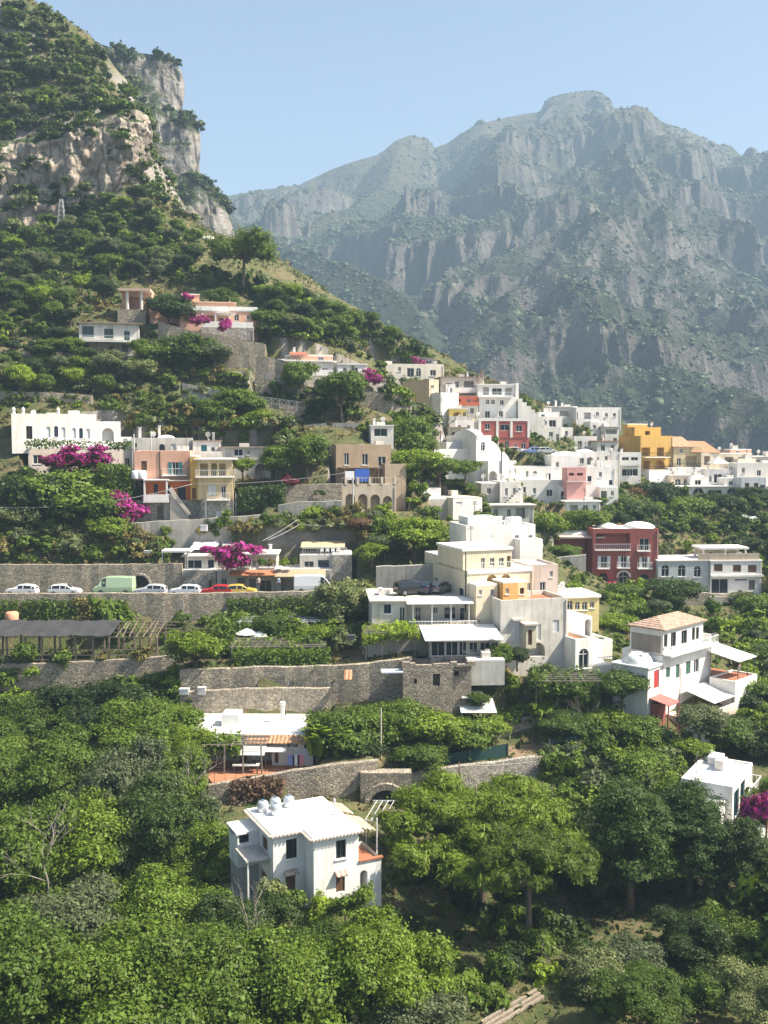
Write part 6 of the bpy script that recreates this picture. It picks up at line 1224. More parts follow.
def patio_house():
    h = House('patio_house', 'low white house with a broad white roof, brown door and terracotta patio', 190, 764, 98, -3)
    X = h.X; zt = h.Z(737); x1 = X(313); WR = stucco((.80, .79, .77), .15)
    h.block(X(272), x1, 0, 7, -1.5, zt, W1, f=[('x', 290, 737.5, 295, 746.5, 'n'), ('D', 274.5, 746, 278.5, 763, 'n'), ('w', 304, 740, 309, 748, 'n')], roof=False); h.block(X(190), X(272) - .003, 1.5, 7, -1.5, zt - .1, W1, f=[('h', 196, 744, 212, 760), ('d', 240, 748, 247, 763, 'n')], roof=False, name='left_wall')
    h.slab(X(186), X(314), .6, 8.4, zt + .003, zt + .2, 'roof', WR); h.shed(X(245), x1 + .1, -.7, .6, zt - .35, zt + .12, 'tiled_eave', tiles((.5, .22, .11))); za = h.Z(724, 3)
    h.block(X(222, 3), X(239, 3), 3, 5.2, zt, h.Z(716, 3), W1, name='roof_box'); h.slab(X(183), X(222), -.4, 3, zt - .25, zt - .08, 'left_roof', WR); h.part(MB().lathe([(.22, zt), (.22, h.Z(704, 5)), (.34, h.Z(703, 5)), (.3, h.Z(700.5, 5))], 10, (X(283, 5), 5)), 'chimney', W1)
    h.slab(X(306), X(342), 1.6, 7, zt - .5, zt - .3, 'right_roof', WR); h.posts([(X(340), 1.8)], -1.5, zt - .5); h.shed(X(236), X(268), -2.2, .4, zt - 1.1, zt - .35, 'canopy', plain((.5, .49, .47), .6)); h.shed(X(262), X(288), -1.5, -.05, zt - .95, zt - .7, 'door_canopy', W2); h.posts([(X(241), -2.1), (X(255), -2.1), (X(269), -2.1)], -.5, zt - 1.05, 'post', IRON, .08); carve(h, X(186), x1, 0, 7, 0)
    # patio slab in the plan of the terrace
    f0, f1 = P(212, 787, 92.6), P(382, 764, 94); z = min(h.o.z, f0.z) + .05; pts = [(f0.x, f0.y), (f1.x, f1.y), (P(315, 765, 97).x, 99), (P(192, 765, 97).x, 99)]
    m = MB().prism(pts, z - .5, h.o.z + .02); tag(m.build('patio', stucco((.46, .2, .11), .35)), kind='structure'); zp = h.o.z + .02
    m = MB(); 
    rl = [(f0.x + .2, f0.y + .2), (P(300, 775, 93.4).x, P(300, 775, 93.4).y + .2)]
    a, b = Vector((*rl[0], zp)), Vector((*rl[1], zp)); m.bar(a + Vector((0, 0, .9)), b + Vector((0, 0, .9)), .05)
    for i in range(9): q = a.lerp(b, i / 8); m.bar(q, q + Vector((0, 0, .9)), .04)
    tag(m.build('patio_railing', IRON), 'thin dark railing along the edge of the terracotta patio', 'railing')
    # table under the vine, laundry
    t = empty('patio_table', P(246, 766, 95.5) * 1, 0, 'long table with pale top under the vine on the patio', 'table'); t.location.z = zp
    MB().box(-1.3, 1.3, -.45, .45, .7, .75).build('tabletop', plain((.6, .58, .55), .6), t)
    for sx_, sy_ in ((-1.1, -.35), (1.1, -.35), (-1.1, .35), (1.1, .35)): MB().box(sx_ - .04, sx_ + .04, sy_ - .04, sy_ + .04, 0, .7).build('leg', wood(), t)
    for px, c, l in ((291, (.25, .3, .6), 'blue towel drying at the right side of the patio'), (296, (.75, .74, .72), 'white sheet drying between the blue and pink towels'), (301, (.65, .25, .3), 'pink towel drying at the right side of the patio')):
        q = P(px, 765, 96.2); tag(MB().box(-.33, .33, 0, .03, .45, 1.45).bar((0, .015, 0), (0, .015, .5), .04).build('towel', plain(c, .9), None, (q.x, q.y, zp)), l, 'towel')
def front_house():
    h = House('white_house', 'white two storey house with flat white roof standing alone among trees', 314, 914, 72, 26, frame=SHUT['k'])
    zt = h.Z(840); d = h.sx(304, 833, 0)[0]; x1 = h.fx(358.5, 831, 0)[0]; xa = h.fx(273, 836, d)[0]; yb = h.sx(249.5, 811, xa)[0]
    WF = stucco((.78, .78, .765), .3); tr = stucco((.68, .57, .49), .4)
    h.block(0, x1, 0, yb, -3, zt, WF, f=[('w', 336, 841, 346, 857.5, 'k'), ('s', 336, 874.5, 345, 891, 'n')], roof=False); h.block(xa, -.003, d, yb, -3, zt, WF, f=[('w', 286, 840, 297, 857.5, 'k'), ('s', 285.5, 874, 295.5, 890.5, 'n')], l=[('s', 262, 834, 267.5, 853, 'n'), ('D', 261, 868, 267.5, 891, 'n')], roof=False, name='left_wall')
    e = .3; pl = [(-e, -e), (x1 + e, -e), (x1 + e, yb + e), (xa - e, yb + e), (xa - e, d - e), (-e, d - e)]
    h.part(MB().prism(pl, zt + .003, zt + .16), 'roof_edge', tr); h.part(MB().prism([(a + (.12 if a < 0 and i in (3, 4) else (.12 if i in (0, 5) else -.12)), b + (.12 if i in (0, 1, 4, 5) else -.12)) for i, (a, b) in enumerate(pl)], zt + .16, zt + .24), 'roof', stucco((.80, .79, .77), .12))
    m = MB(); n = 22    # row of round tile ends under the eave
    for (ax, ay), (bx, by) in ((pl[0], pl[1]), (pl[4], pl[5]), (pl[3], pl[4]), (pl[5], pl[0])):
        L = math.hypot(bx - ax, by - ay); k = int(L / .28)
        for i in range(k):
            t = (i + .5) / k; x, y = ax + (bx - ax) * t, ay + (by - ay) * t; ux, uy = (by - ay) / L, -(bx - ax) / L; m.tube([(x - ux * .15, y - uy * .15, zt + .1), (x + ux * .1, y + uy * .1, zt + .08)], .085, 5)
    h.part(m, 'tile_ends', stucco((.72, .62, .54), .4))
    for px0, px1, py in ((334.5, 346, 874), (284, 297, 873)):
        y = 0 if px0 > 300 else d; xq, zq = h.fx(px0, py, y); xw, _ = h.fx(px1, py, y); h.shed(xq, xw, y - .45, y - .005, zq - .12, zq + .12, 'window_hood', tiles((.5, .3, .22)))
    # arched loggia on the right, tiled canopies
    xr = x1 + 1.9; z1 = h.Z(862, 0, 359); h.block(x1 + .003, xr, 0, 3.5, -3, z1 - .0, WF, f=[('O', 360, 871, 367.5, 892)], name='loggia', roof=False, par=0); h.slab(x1 + .05, xr - .2, .2, 3.3, z1 - .4, z1 - .25, 'loggia_roof', TERRA); h.slab(x1 + .02, xr + .12, -.12, .2, z1 + .003, z1 + .12, 'coping', TERRA)
    [h.part(MB().add([(a0, b0, c0), (a1, b0, c1), (a1, b1, c1), (a0, b1, c0), (a0, b0, c0 - .1), (a1, b0, c1 - .1), (a1, b1, c1 - .1), (a0, b1, c0 - .1)], [(0, 1, 2, 3), (7, 6, 5, 4), (0, 4, 5, 1), (1, 5, 6, 2), (2, 6, 7, 3), (3, 7, 4, 0)]), 'tiled_canopy', tiles((.55, .36, .25))) for a0, a1, b0, b1, c0, c1 in ((x1 + .32, x1 + 1.9, .9, 3.9, zt + .0, zt - .5), (x1 + .32, x1 + 1.5, 4.2, 6.6, zt + .1, zt - .25))]; h.part(MB().tube([(x1 + 2.2, 1.4, -1), (x1 + 2.2, 1.4, zt + .2)], .06), 'post', FRAMEW)
    # chimney pipe, glazed porch on the left
    h.part(MB().tube([(x1 - .5, 3.4, zt), (x1 - .5, 3.4, zt + 1.5)], .1), 'flue', plain((.5, .5, .5), .5)); xl = xa - 1.7; za = zt - .75; zb = za - 2.4
    ya = yb - 2.2; h.block(xl, xa - .003, ya, yb, zb - .2, za, WF, f=[('g', 237, 830.5, 249, 842, 'w')], l=[('g', 229, 825, 234, 836, 'w')], name='glazed_porch', roof=W1, eave=.15); h.slab(xl - .2, xa - .003, d + .6, ya - .003, h.Z(862, d, 262) - .15, h.Z(862, d, 262), 'porch_roof', GREYW); h.slab(xl + .1, xa - .003, ya + .1, yb, -3, zb - .25, 'porch_base', GREYW); h.slab(xl - .3, xa - .003, d + .4, yb, -3, -.02, 'plinth', GREYW)
    h.posts([(xl, d + .8)], -1, h.Z(862, d, 262) - .15, 'post', FRAMEW, .12); carve(h, xl, xr, 0, yb, -.1, 3)
    for i, (u, v) in enumerate(((.8, -.9), (1.9, -.7), (3.0, -.8), (1.5, -2.0))):
        water_tank(h.world(xa + u, yb + v, zt + .25), ('round silver water tank at the left corner of the lone white house roof', 'silver water tank second from the left corner of the lone white house roof', 'silver water tank farthest from the left corner of the lone white house roof', 'silver water tank standing in front of the row on the lone white house roof')[i], plain((.6, .63, .67), .3, .2, .4), .45, .8)
def restaurants():
    h = House('roadside_restaurant', 'stone and glass roadside building with a flat white canopy behind the parked cars', 183, 594, 136.4, 2)
    X = h.X; zm, zt = h.Z(571), h.Z(557.5); h.block(X(183), X(216), 0, 6, -1, zm, STONEL, roof=W1, name='stone_base', f=[('D', 208.5, 580, 212, 593, 'n')]); h.block(X(184), X(217), 1, 6, zm + .18, zt, W2, f=[('g', 185, 560, 202, 570, 'b'), ('w', 208, 560, 214, 568, 'b')], name='upper_wall', eave=.4, roof=W1)
    h.slab(X(161, -1), X(190, -1), -.3, 2.5, h.Z(553, -1), h.Z(551, -1), 'awning', W1); h.posts([(X(163), 0), (X(188), 0)], zm, h.Z(553, -1), 'post', FRAMEW, .1); h.shed(X(191, 4), X(217, 4), 3, 8, h.Z(549, 4), h.Z(542, 8), 'white_canopy', W1); carve(h, X(161), X(217), 0, 8, 0)
    h = House('roadside_restaurant', 'roadside cafe with a terracotta awning under magenta bougainvillea', 217, 594, 136.6, 2)
    X = h.X; z1, z2 = h.Z(571, 0), h.Z(556); h.block(X(217), X(276), 0, 7, -1, z1, GREYW, f=[('h', 237, 578, 246, 593), ('w', 221, 578, 227, 588), ('h', 249, 579, 256, 593), ('g', 259, 580, 272, 592)], roof=W2); h.block(X(217), X(276), 1.2, 7, z1 + .18, z2, GREYW, f=[('d', 241, 561, 246, 570), ('w', 252, 560, 256, 567), ('d', 264, 561, 270, 570)], roof=W1, name='upper_wall', eave=.3)
    h.shed(X(231), X(277), -2.0, -.01, h.Z(576, -2), h.Z(571, 0), 'awning', plain((.5, .2, .1), .8, .2)); 
    for a, b, z in ((238, 250, 567.5), (258, 275, 567.5)): h.balc_px(a, b, z, 1.2, 1.2, mat=IRON)
    carve(h, X(217), X(276), 0, 7, 0)
    h = House('roadside_restaurant', 'roadside restaurant with a beige awning and dark open front', 276, 593, 136.8, 2)
    X = h.X; z1 = h.Z(571); h.block(X(276), X(332), 0, 7, -1, z1, GREYW, f=[('h', 281, 579, 296, 593), ('h', 298, 579, 311, 593), ('g', 314, 580, 324, 592)], roof=W2); h.shed(X(276), X(326), -2.2, -.01, h.Z(577, -2), h.Z(569.5, 0), 'awning', plain((.42, .33, .22), .8, .2)); h.block(X(332) + .003, X(352), .2, 6, -1, h.Z(556), STONEL, roof=W2, name='stone_wall')
    zt = h.Z(556, 2); h.block(X(300, 2), X(334, 2), 2, 7, z1 + .18, zt, OLDW, f=[('g', 304, 561, 314, 569), ('w', 318, 560, 329, 569, 'b')], roof=W1, name='upper_wall'); h.rail([(X(303, 2), 1.7, zt + .2), (X(347, 2), 1.7, zt + .2)], .9, FRAMEW); h.shed(X(301, 3), X(345, 3), 2.5, 7, h.Z(547.5, 3), h.Z(541.5, 7), 'canopy', plain((.55, .45, .28), .8, .15)); h.posts([(X(a, 3), 2.7) for a in (304, 318, 332, 343)], zt, h.Z(547.5, 3), 'post', wood(), .14)
    for i in range(5):
        q = h.world(X(322 + i * 5.5, 2), 2.3, zt + .19)
        if i < 4: chair(q, 'white plastic chair on the roof terrace of the beige awning restaurant', 'chairs on the restaurant roof terrace')
    carve(h, X(276), X(352), 0, 7, 0)
    # the tunnel mouth in the road wall
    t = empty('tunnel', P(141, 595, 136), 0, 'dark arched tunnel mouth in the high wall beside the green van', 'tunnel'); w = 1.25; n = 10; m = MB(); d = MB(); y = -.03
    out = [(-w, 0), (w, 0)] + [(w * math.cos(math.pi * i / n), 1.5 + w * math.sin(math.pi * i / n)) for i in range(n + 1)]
    d.add([(a, y - .33, b) for a, b in out], [tuple(range(len(out)))]); d.build('opening', HOLLOW_SHADE, t)  # flat dark sheet painted as the shade inside the tunnel
    for i in range(n): a0, a1 = math.pi * i / n, math.pi * (i + 1) / n; m.bar((1.38 * math.cos(a0), y - .36, 1.5 + 1.38 * math.sin(a0)), (1.38 * math.cos(a1), y - .36, 1.5 + 1.38 * math.sin(a1)), .28, .28)
    for s in (-1, 1): m.bar((s * 1.38, y - .36, 0), (s * 1.38, y - .36, 1.5), .28)
    m.build('arch', STONEL, t)
def chair(p, label, group):
    o = empty('chair', p, 0, label, 'chair', group); w = plain((.75, .75, .73), .5)
    MB().box(-.24, .24, -.24, .24, .42, .46).build('seat', w, o); MB().box(-.24, .24, .2, .24, .46, .95).build('backrest', w, o)
    for a in (-.2, .2):
        for b in (-.2, .2): MB().box(a - .02, a + .02, b - .02, b + .02, 0, .42).build('leg', w, o)
# ================================================================ VEHICLES, WALLS, SMALL THINGS
def carpaint(c):
    k = ('cp', tuple(c))
    if k not in _M:
        m, nt, out = newmat('car_paint'); p = finish(nt, out, c, .28, None, 0., .5); p.inputs['Coat Weight'].default_value = .6; _M[k] = m
    return _M[k]
def car(p, deg, kind, label, c):
    o = empty({'van': 'delivery_van', 'suv': 'parked_car', 'car': 'parked_car'}[kind], p, math.radians(deg), label, 'van' if kind == 'van' else 'car', 'parked vehicles'); paint = carpaint(c)
    if kind == 'van': L, W, st = 5.2, .95, [(-2.6, .45, 1.0, 2.2), (-2.5, .35, 1.05, 2.35), (-1, .3, 1.05, 2.42), (.9, .3, 1.05, 2.4), (1.45, .3, 1.08, 2.2), (2.1, .3, 1.1, 1.35), (2.5, .33, 1.0, 1.08), (2.62, .42, .8, .85)]
    elif kind == 'suv': L, W, st = 4.5, .9, [(-2.25, .5, .95, 1.0), (-2.15, .4, 1.0, 1.5), (-1.7, .35, 1.02, 1.68), (-.2, .32, 1.02, 1.72), (.5, .32, 1.02, 1.62), (1.1, .32, 1.02, 1.08), (2.0, .34, .92, .95), (2.25, .45, .7, .74)]
    else: L, W, st = 4.1, .84, [(-2.05, .45, .82, .86), (-1.95, .36, .9, 1.12), (-1.5, .3, .92, 1.38), (-.4, .27, .92, 1.47), (.3, .27, .92, 1.4), (1.0, .27, .92, .98), (1.8, .3, .8, .83), (2.05, .4, .6, .64)]
    def ring(x, zb, zw, zt, w):
        q = W * w; t = q * .80
        return [(x, -q * .92, zb), (x, -q, zb + .2), (x, -q, zw), (x, -t, max(zw + .02, zt - .06)), (x, -t * .7, zt), (x, t * .7, zt), (x, t, max(zw + .02, zt - .06)), (x, q, zw), (x, q, zb + .2), (x, q * .92, zb)]
    m = MB(); vs = []; n = len(st); ws = [.93] + [1] * (n - 2) + [.9]
    for (x, a, b, c_), w in zip(st, ws): vs += ring(x, a, b, c_, w)
    fs = [(i * 10 + k, (i + 1) * 10 + k, (i + 1) * 10 + (k + 1) % 10, i * 10 + (k + 1) % 10) for i in range(n - 1) for k in range(10)] + [tuple(range(10)), tuple(range((n - 1) * 10, n * 10))[::-1]]
    m.add(vs, fs); b = m.build('body', paint, o, smooth=False)
    gl = glass((.015, .02, .025)); V = np.array(vs).reshape(n, 10, 3)
    def pane(i, j, k0, k1, e=.015, sh=.1):
        q = [Vector(V[i, k0]), Vector(V[j, k0]), Vector(V[j, k1]), Vector(V[i, k1])]; c0 = sum(q, Vector()) / 4; nn = (q[1] - q[0]).cross(q[3] - q[0]).normalized(); nn = nn if nn.dot(c0 - Vector((0, 0, 1))) > 0 else -nn
        return [(c0 + (v - c0) * (1 - sh) + nn * e) for v in q]
    ws_ = MB(); wi = n - 4 if kind != 'van' else 4; q = pane(wi, wi + 1, 4, 5); ws_.quad(*q); ws_.build('windscreen', gl, o)
    rng_ = [(1, 2), (2, 3), (3, 4), (4, 5)] if kind != 'van' else [(3, 4), (4, 5)]
    for s, (k0, k1) in (('l', (2, 3)), ('r', (7, 6))):
        sd = MB()
        for i, j in rng_: sd.quad(*pane(i, j, k0, k1, .012, .12))
        sd.build('side_window', gl, o)
    if kind != 'van': rw = MB(); rw.quad(*pane(0, 1, 4, 5, .015, .14)); rw.build('rear_window', gl, o)
    R = .31 if kind == 'car' else .36; tyre = plain((.02, .02, .02), .8); rim = plain((.4, .4, .42), .3, .1, .8)
    for x in (-L * .31, L * .31):
        for s in (-1, 1):
            y = s * (W - .1); wv = MB(); fv = []
            for yy, r in ((y - .11, R), (y + .11, R)):
                for k in range(16): t = 6.2832 * k / 16; fv.append((x + r * math.cos(t), yy, R + r * math.sin(t)))
            wv.add(fv, [(k, (k + 1) % 16, 16 + (k + 1) % 16, 16 + k) for k in range(16)] + [tuple(range(16))[::-1], tuple(range(16, 32))]); w_ = wv.build('wheel', tyre, o)
            rv = MB(); yy = y + s * .118; rv.add([(x + R * .62 * math.cos(6.2832 * k / 12), yy, R + R * .62 * math.sin(6.2832 * k / 12)) for k in range(12)], [tuple(range(12))]); rv.build('rim', rim, w_)
    for s in (-1, 1):
        x1, zb = st[-2][0], st[-2][2]; MB().box(x1 + .02, x1 + .17, s * W * .72 - .16, s * W * .72 + .16, zb - .2, zb - .06).build('headlight', plain((.7, .72, .75), .1), o)
        MB().box(-L / 2 - .03, -L / 2 + .1, s * W * .74 - .1, s * W * .74 + .1, .7, .88).build('tail_light', plain((.4, .02, .02), .2), o)
    for x in (L / 2 - .03, -L / 2 - .05): MB().box(x, x + .1, -W * .8, W * .8, .36, .54).build('bumper', plain((.1, .1, .1), .6) if kind != 'car' else paint, o)
    return o
def road_vehicles():
    def at(px, py=596.3, Y=130.6): q = P(px, py, Y); return Vector((q.x, q.y, P(0, 598, 128.5).z + .06 if px < 160 else np.interp(px, [160, 215, 300, 352], [P(0, 598, 128.5).z, P(0, 598, 129).z, P(0, 596, 129.5).z, P(0, 594, 130).z]) + .06))
    wh, sil = (.76, .77, .78), (.52, .55, .6)
    car(at(22), 181, 'car', 'white car parked first from the left on the coast road', wh); car(at(65), 1, 'car', 'white car parked between the first car and the green van', wh)
    car(at(115, 596, 131.2), 180, 'van', 'pale green delivery van parked on the coast road', (.42, .56, .36)); car(at(151), 180, 'car', 'silver grey car parked beside the tunnel mouth', sil); car(at(185), 180, 'car', 'white car parked between the silver car and the red car', (.72, .75, .8))
    car(at(217), 178, 'car', 'red car parked on the coast road', (.50, .012, .018)); car(at(241), 0, 'car', 'yellow taxi car parked beside the red car', (.70, .48, .10)); car(at(314, 594, 131.4), 0, 'van', 'small white van parked in front of the beige awning restaurant', wh)
    # road surface and kerb follow the wall top
    t = [w for w in WALLS if w[0] == 'road_wall'][0][3]; q = [P(*a) for a in t]; m = MB(); k = MB()
    for a, b in zip(q[:-1], q[1:]):
        m.quad((a.x, a.y + .3, a.z + .05), (b.x, b.y + .3, b.z + .05), (b.x, b.y + 7.1, b.z + .05), (a.x, a.y + 7.1, a.z + .05))
        k.add([(a.x, a.y + 6.2, a.z + .054), (b.x, b.y + 6.2, b.z + .054), (b.x, b.y + 7.1, b.z + .17), (a.x, a.y + 7.1, a.z + .17), (a.x, a.y + 6.2, a.z + .17), (b.x, b.y + 6.2, b.z + .17)], [(4, 5, 2, 3), (0, 1, 5, 4)])
    tag(m.build('road', plain((.06, .058, .056), .9, .3, 0., .8)), kind='structure'); tag(k.build('pavement', plain((.3, .28, .26), .9, .25)), kind='structure')
def build_walls():
    rr = random.Random(5)
    for name, label, top, base, mat, th, cap, cat, group in WALLS:
        t = [P(*q) for q in top]; b = [P(*q) for q in base]; o = t[0].copy(); xs = [q.x for q in t]; L = xs[-1] - xs[0]; n = max(3, int(L / 1.1)); m = MB(); fr = []; bk = []
        for i in range(n + 1):
            x = xs[0] + L * i / n; y = float(np.interp(x, xs, [q.y for q in t])); z = float(np.interp(x, xs, [q.z for q in t])) + cap + .16 + rr.uniform(-.05, .08)
            zb = float(np.interp(x, [q.x for q in b], [q.z for q in b])) - 2.5; j = rr.uniform(-.07, .07)
            fr.append((x - o.x, y - o.y + j, z - o.z, zb - o.z)); bk.append((x - o.x, y - o.y + th))
        vs = [(x, y - .25, zb) for x, y, z, zb in fr] + [(x, y, z) for x, y, z, zb in fr] + [(f[0], g[1], f[2] + .02) for f, g in zip(fr, bk)] + [(f[0], g[1], f[3]) for f, g in zip(fr, bk)]; k = n + 1; fs = []
        for i in range(n): fs += [(i, i + 1, k + i + 1, k + i), (k + i, k + i + 1, 2 * k + i + 1, 2 * k + i), (2 * k + i, 2 * k + i + 1, 3 * k + i + 1, 3 * k + i)]
        m.add(vs, fs + [(0, k, 2 * k, 3 * k), (k - 1, 4 * k - 1, 3 * k - 1, 2 * k - 1)])
        if not mat: mat = stucco((.42, .40, .36), .8) if ('plaster' in label or 'grey wall' in label or 'pale' in label and 'stone' not in label) else (stone((.42, .385, .33), 2.0, .08) if 'grey rubble' in label else stone((.44, .38, .295), 1.8, .25))
        tag(m.build(name, mat, None, tuple(o)), label, cat, group)
def zw(px, py, Y): return P(px, py, Y)
def pergola_left():
    base = P(0, 664, 116.2); zt0 = P(0, 637, 116.2).z; zb = P(0, 666, 115.5).z; wd = wood((.24, .19, .14)); xs = [P(a, 650, 116.2).x for a in (-12, 7, 25, 42.5, 59.5, 76, 92.5, 108, 124, 140, 157)]
    o = empty('timber_pergola', (xs[0], 116.2, zb), 0, 'long rough timber pergola with torn dark shade cloth below the road', 'pergola'); rr = random.Random(2); ht = zt0 - zb; X0 = xs[0]
    for x in xs:
        for y in (0, 4.6): MB().bar((x - X0 + rr.uniform(-.1, .1), y, -.6), (x - X0 + rr.uniform(-.12, .12), y + rr.uniform(-.1, .1), ht + (.9 if y else .0)), .2).build('post', wd, o)
    m = MB(); Lx = xs[-1] - X0
    for z in (.55, 1.15, 1.75, ht): m.bar((-.3, -.12, z + rr.uniform(-.1, .1)), (Lx, -.12, z + rr.uniform(-.1, .1)), .09)
    for z in (ht + .1, ht + .9): m.bar((-.3, 4.7, z), (Lx + 2, 4.6, z), .11)
    m.build('rail', wd, o); m = MB()
    for i in range(26): x = Lx * i / 25; m.bar((x, -.3, ht + .05 + rr.uniform(-.05, .05)), (x + rr.uniform(-.4, .4), 5.0, ht + .95), .08)
    for y in (1.2, 2.4, 3.6): m.bar((-.3, y, ht + .1 + .17 * y), (Lx + 1.5, y, ht + .12 + .17 * y), .09)
    m.build('rafter', wd, o)
    nx, ny = 44, 12; V = []; xw = xs[7] - X0 + .4
    for j in range(ny):
        for i in range(nx):
            x = -1.5 + (xw + 1.5) * i / (nx - 1); y = -.35 + 5.2 * j / (ny - 1); V.append((x, y, ht + .34 + .17 * y + .12 * math.sin(x * 1.1) * math.sin(y * 1.4) - .1 * abs(math.sin(x * 1.55))))
    link('shade_cloth', np_mesh('shade_cloth', V, grid_faces(nx, ny), True), plain((.055, .055, .058), .9, .3, 0., 1.2), o)
    q = P(12, 623, 122.5); tag(MB().lathe([(.75, 0), (.8, .1), (.8, 1.25), (.6, 1.4)], 14).build('water_tank', plain((.62, .33, .2), .6), None, (q.x, q.y, q.z), smooth=True), 'squat orange water tank behind the timber pergola', 'water tank')
    st = empty('timber_props', P(182, 640, 127.4), 0, 'bundle of grey timber props leaning on the road wall', 'timber')
    for i in range(6): MB().bar((-.6 + i * .25, -.9 - .1 * (i % 2), -2.5), (-.75 + i * .28 - (i > 3) * .5, .0, 5.2), .2).build('pole', wood((.28, .25, .22)), st)
    st = empty('timber_prop', P(157, 626, 127.6), 0, 'single slanting timber pole against the road wall near the pergola', 'timber'); MB().bar((-1.2, -1.0, -2), (1.6, .2, 3.6), .16).build('pole', wood((.24, .2, .16)), st)
def mid_pergolas():
    wd = wood((.3, .26, .21)); rr = random.Random(11)
    def perg(px0, px1, pyt, pyb, Y, d, label, nb=9, mat=wd):
        a, b = P(px0, pyb, Y), P(px1, pyb, Y); h = P(px0, pyt, Y).z - a.z; L = b.x - a.x; o = empty('vine_pergola', a, 0, label, 'pergola'); n = max(3, int(L / 2.2))
        for i in range(n + 1):
            for y in (0, d): MB().bar((L * i / n, y, -1.5), (L * i / n + rr.uniform(-.1, .1), y, h), .13).build('post', mat, o)
        m = MB()
        for j in range(nb): y = d * j / (nb - 1); m.bar((-.4, y, h + .05 + rr.uniform(-.06, .06)), (L + .4, y + rr.uniform(-.3, .3), h + .05 + (b.z - a.z)), .09)
        for i in range(int(L / 1.3)): x = 1.3 * i; m.bar((x, -.3, h - .05), (x + rr.uniform(-.3, .3), d + .3, h - .05), .08)
        m.build('beam', mat, o); return o
    perg(232, 322, 647, 664, 111, 5.5, 'open timber pergola over the vines above the tall stone wall')
    perg(240, 330, 622, 640, 121, 3.5, 'pale framed pergola among plants just below the coast road', 5, plain((.6, .6, .58), .7))
    perg(366, 415, 633, 655, 109.5, 4, 'small vine covered pergola left of the glazed veranda', 6); perg(536, 598, 681, 697, 107, 5, 'dark beamed pergola under a mound of vines below the stepped white house', 7)
    perg(205, 262, 745, 764, 95, 3, 'vine pergola over the terracotta patio table', 5)
    o = empty('wire_trellis', P(372, 842, 84), 0, 'white metal wire trellis frame right of the lone white house', 'trellis'); m = MB(); w = plain((.62, .64, .62), .5); q = P(402, 842, 84).x - P(372, 842, 84).x
    for i in range(6): m.bar((q * i / 5 - .6, 0, 1.9), (q * i / 5 + .4, 4.2, 2.1), .05)
    m.bar((-.6, 0, 1.9), (q, 0, 1.9), .06); m.bar((0, 4.2, 2.1), (q + .4, 4.2, 2.1), .06); m.build('frame', w, o)
    for x, y in ((-.5, 0), (q, 0), (.1, 4.2), (q + .3, 4.2)): MB().bar((x, y, -1), (x, y, 2.0), .06).build('post', w, o)
    # sheds and covers
    def cover(px0, px1, py0, py1, Y, d, rise, label, mat, hgt=2.0):
        a, b = P(px0, py1, Y), P(px1, py1, Y); L = b.x - a.x; o = empty('garden_shelter', (a.x, a.y, a.z - hgt), 0, label, 'shelter'); v = [(0, 0, hgt), (L, 0, hgt + (b.z - a.z)), (L, d, hgt + rise), (0, d, hgt + rise)]; v += [(x, y, z + .05) for x, y, z in v]
        MB().add(v, [(3, 2, 1, 0), (4, 5, 6, 7), (0, 1, 5, 4), (1, 2, 6, 5), (2, 3, 7, 6), (3, 0, 4, 7)]).build('roof_sheet', mat, o)
        for x in (.1, L - .1):
            for y in (.1, d - .1): MB().bar((x, y, -1), (x, y, hgt + rise * y / d), .1).build('post', wd, o)
    cover(461, 497, 703, 713, 103, 4.6, .35, 'tilted pale sheet roof shelter in the vegetable garden below the ruin', stucco((.62, .64, .62), .3)); cover(462, 484, 694, 698.5, 104.8, 2.2, .2, 'small pale sheet roof close under the stone ruin', stucco((.6, .66, .64), .3), 1.2)
    cover(344, 352, 672, 680, 104.5, 2, .6, 'small red tiled shed roof by the tall stone wall', tiles((.5, .2, .1)), 1.4); cover(748, 775, 598, 607, 160, 4, .6, 'brown sheet roof shelter at the right edge under the grey house', plain((.3, .2, .12), .9, .3), 2.2)
    cover(747, 760, 514, 521, 186, 3, .9, 'small blue white tilted panel above the clipped hedge terrace', plain((.6, .64, .7), .5, .1), 1.5)
    # net fence beside the earth plot
    pts = [P(*q) for q in ((440, 768, 99), (470, 763, 99.3), (508, 756, 100.2), (549, 752.5, 101), (575, 748, 101.6), (597, 742, 102))]; o = empty('net_fence', pts[0], 0, 'green net fence with slim posts along the bare earth plot', 'fence'); m = MB(); hs = 1.3
    for a, b in [z for i, z in enumerate(zip(pts[:-1], pts[1:])) if i != 2]: a, b = a - pts[0], b - pts[0]; m = MB(); m.quad(a, b, b + Vector((0, 0, hs)), a + Vector((0, 0, hs))); m.quad(a + Vector((0, .03, 0)), b + Vector((0, .03, 0)), b + Vector((0, .03, hs)), a + Vector((0, .03, hs))); m.build('net', plain((.03, .085, .075), .8, .3), o)
    for a in pts: q = a - pts[0]; MB().bar(q + Vector((0, -.04, -.5)), q + Vector((0, -.04, hs + .1)), .07).build('post', wd, o)
    e = [P(*q) for q in ((506, 753, 99.6), (548, 750, 100.4), (545, 733, 104.5), (508, 736, 103.6))]; zz_ = max(float(zat(q.x, q.y)) for q in e); m = MB()
    n = 14; V = []
    for j in range(n):
        for i in range(n): q = e[0].lerp(e[1], i / (n - 1)).lerp(e[3].lerp(e[2], i / (n - 1)), j / (n - 1)); V.append((q.x, q.y, float(zat(q.x, q.y)) + .06))
    tag(link('bare_earth', np_mesh('bare_earth', V, grid_faces(n, n), True), plain((.27, .19, .12), .95, .3, 0., .6)), kind='structure')
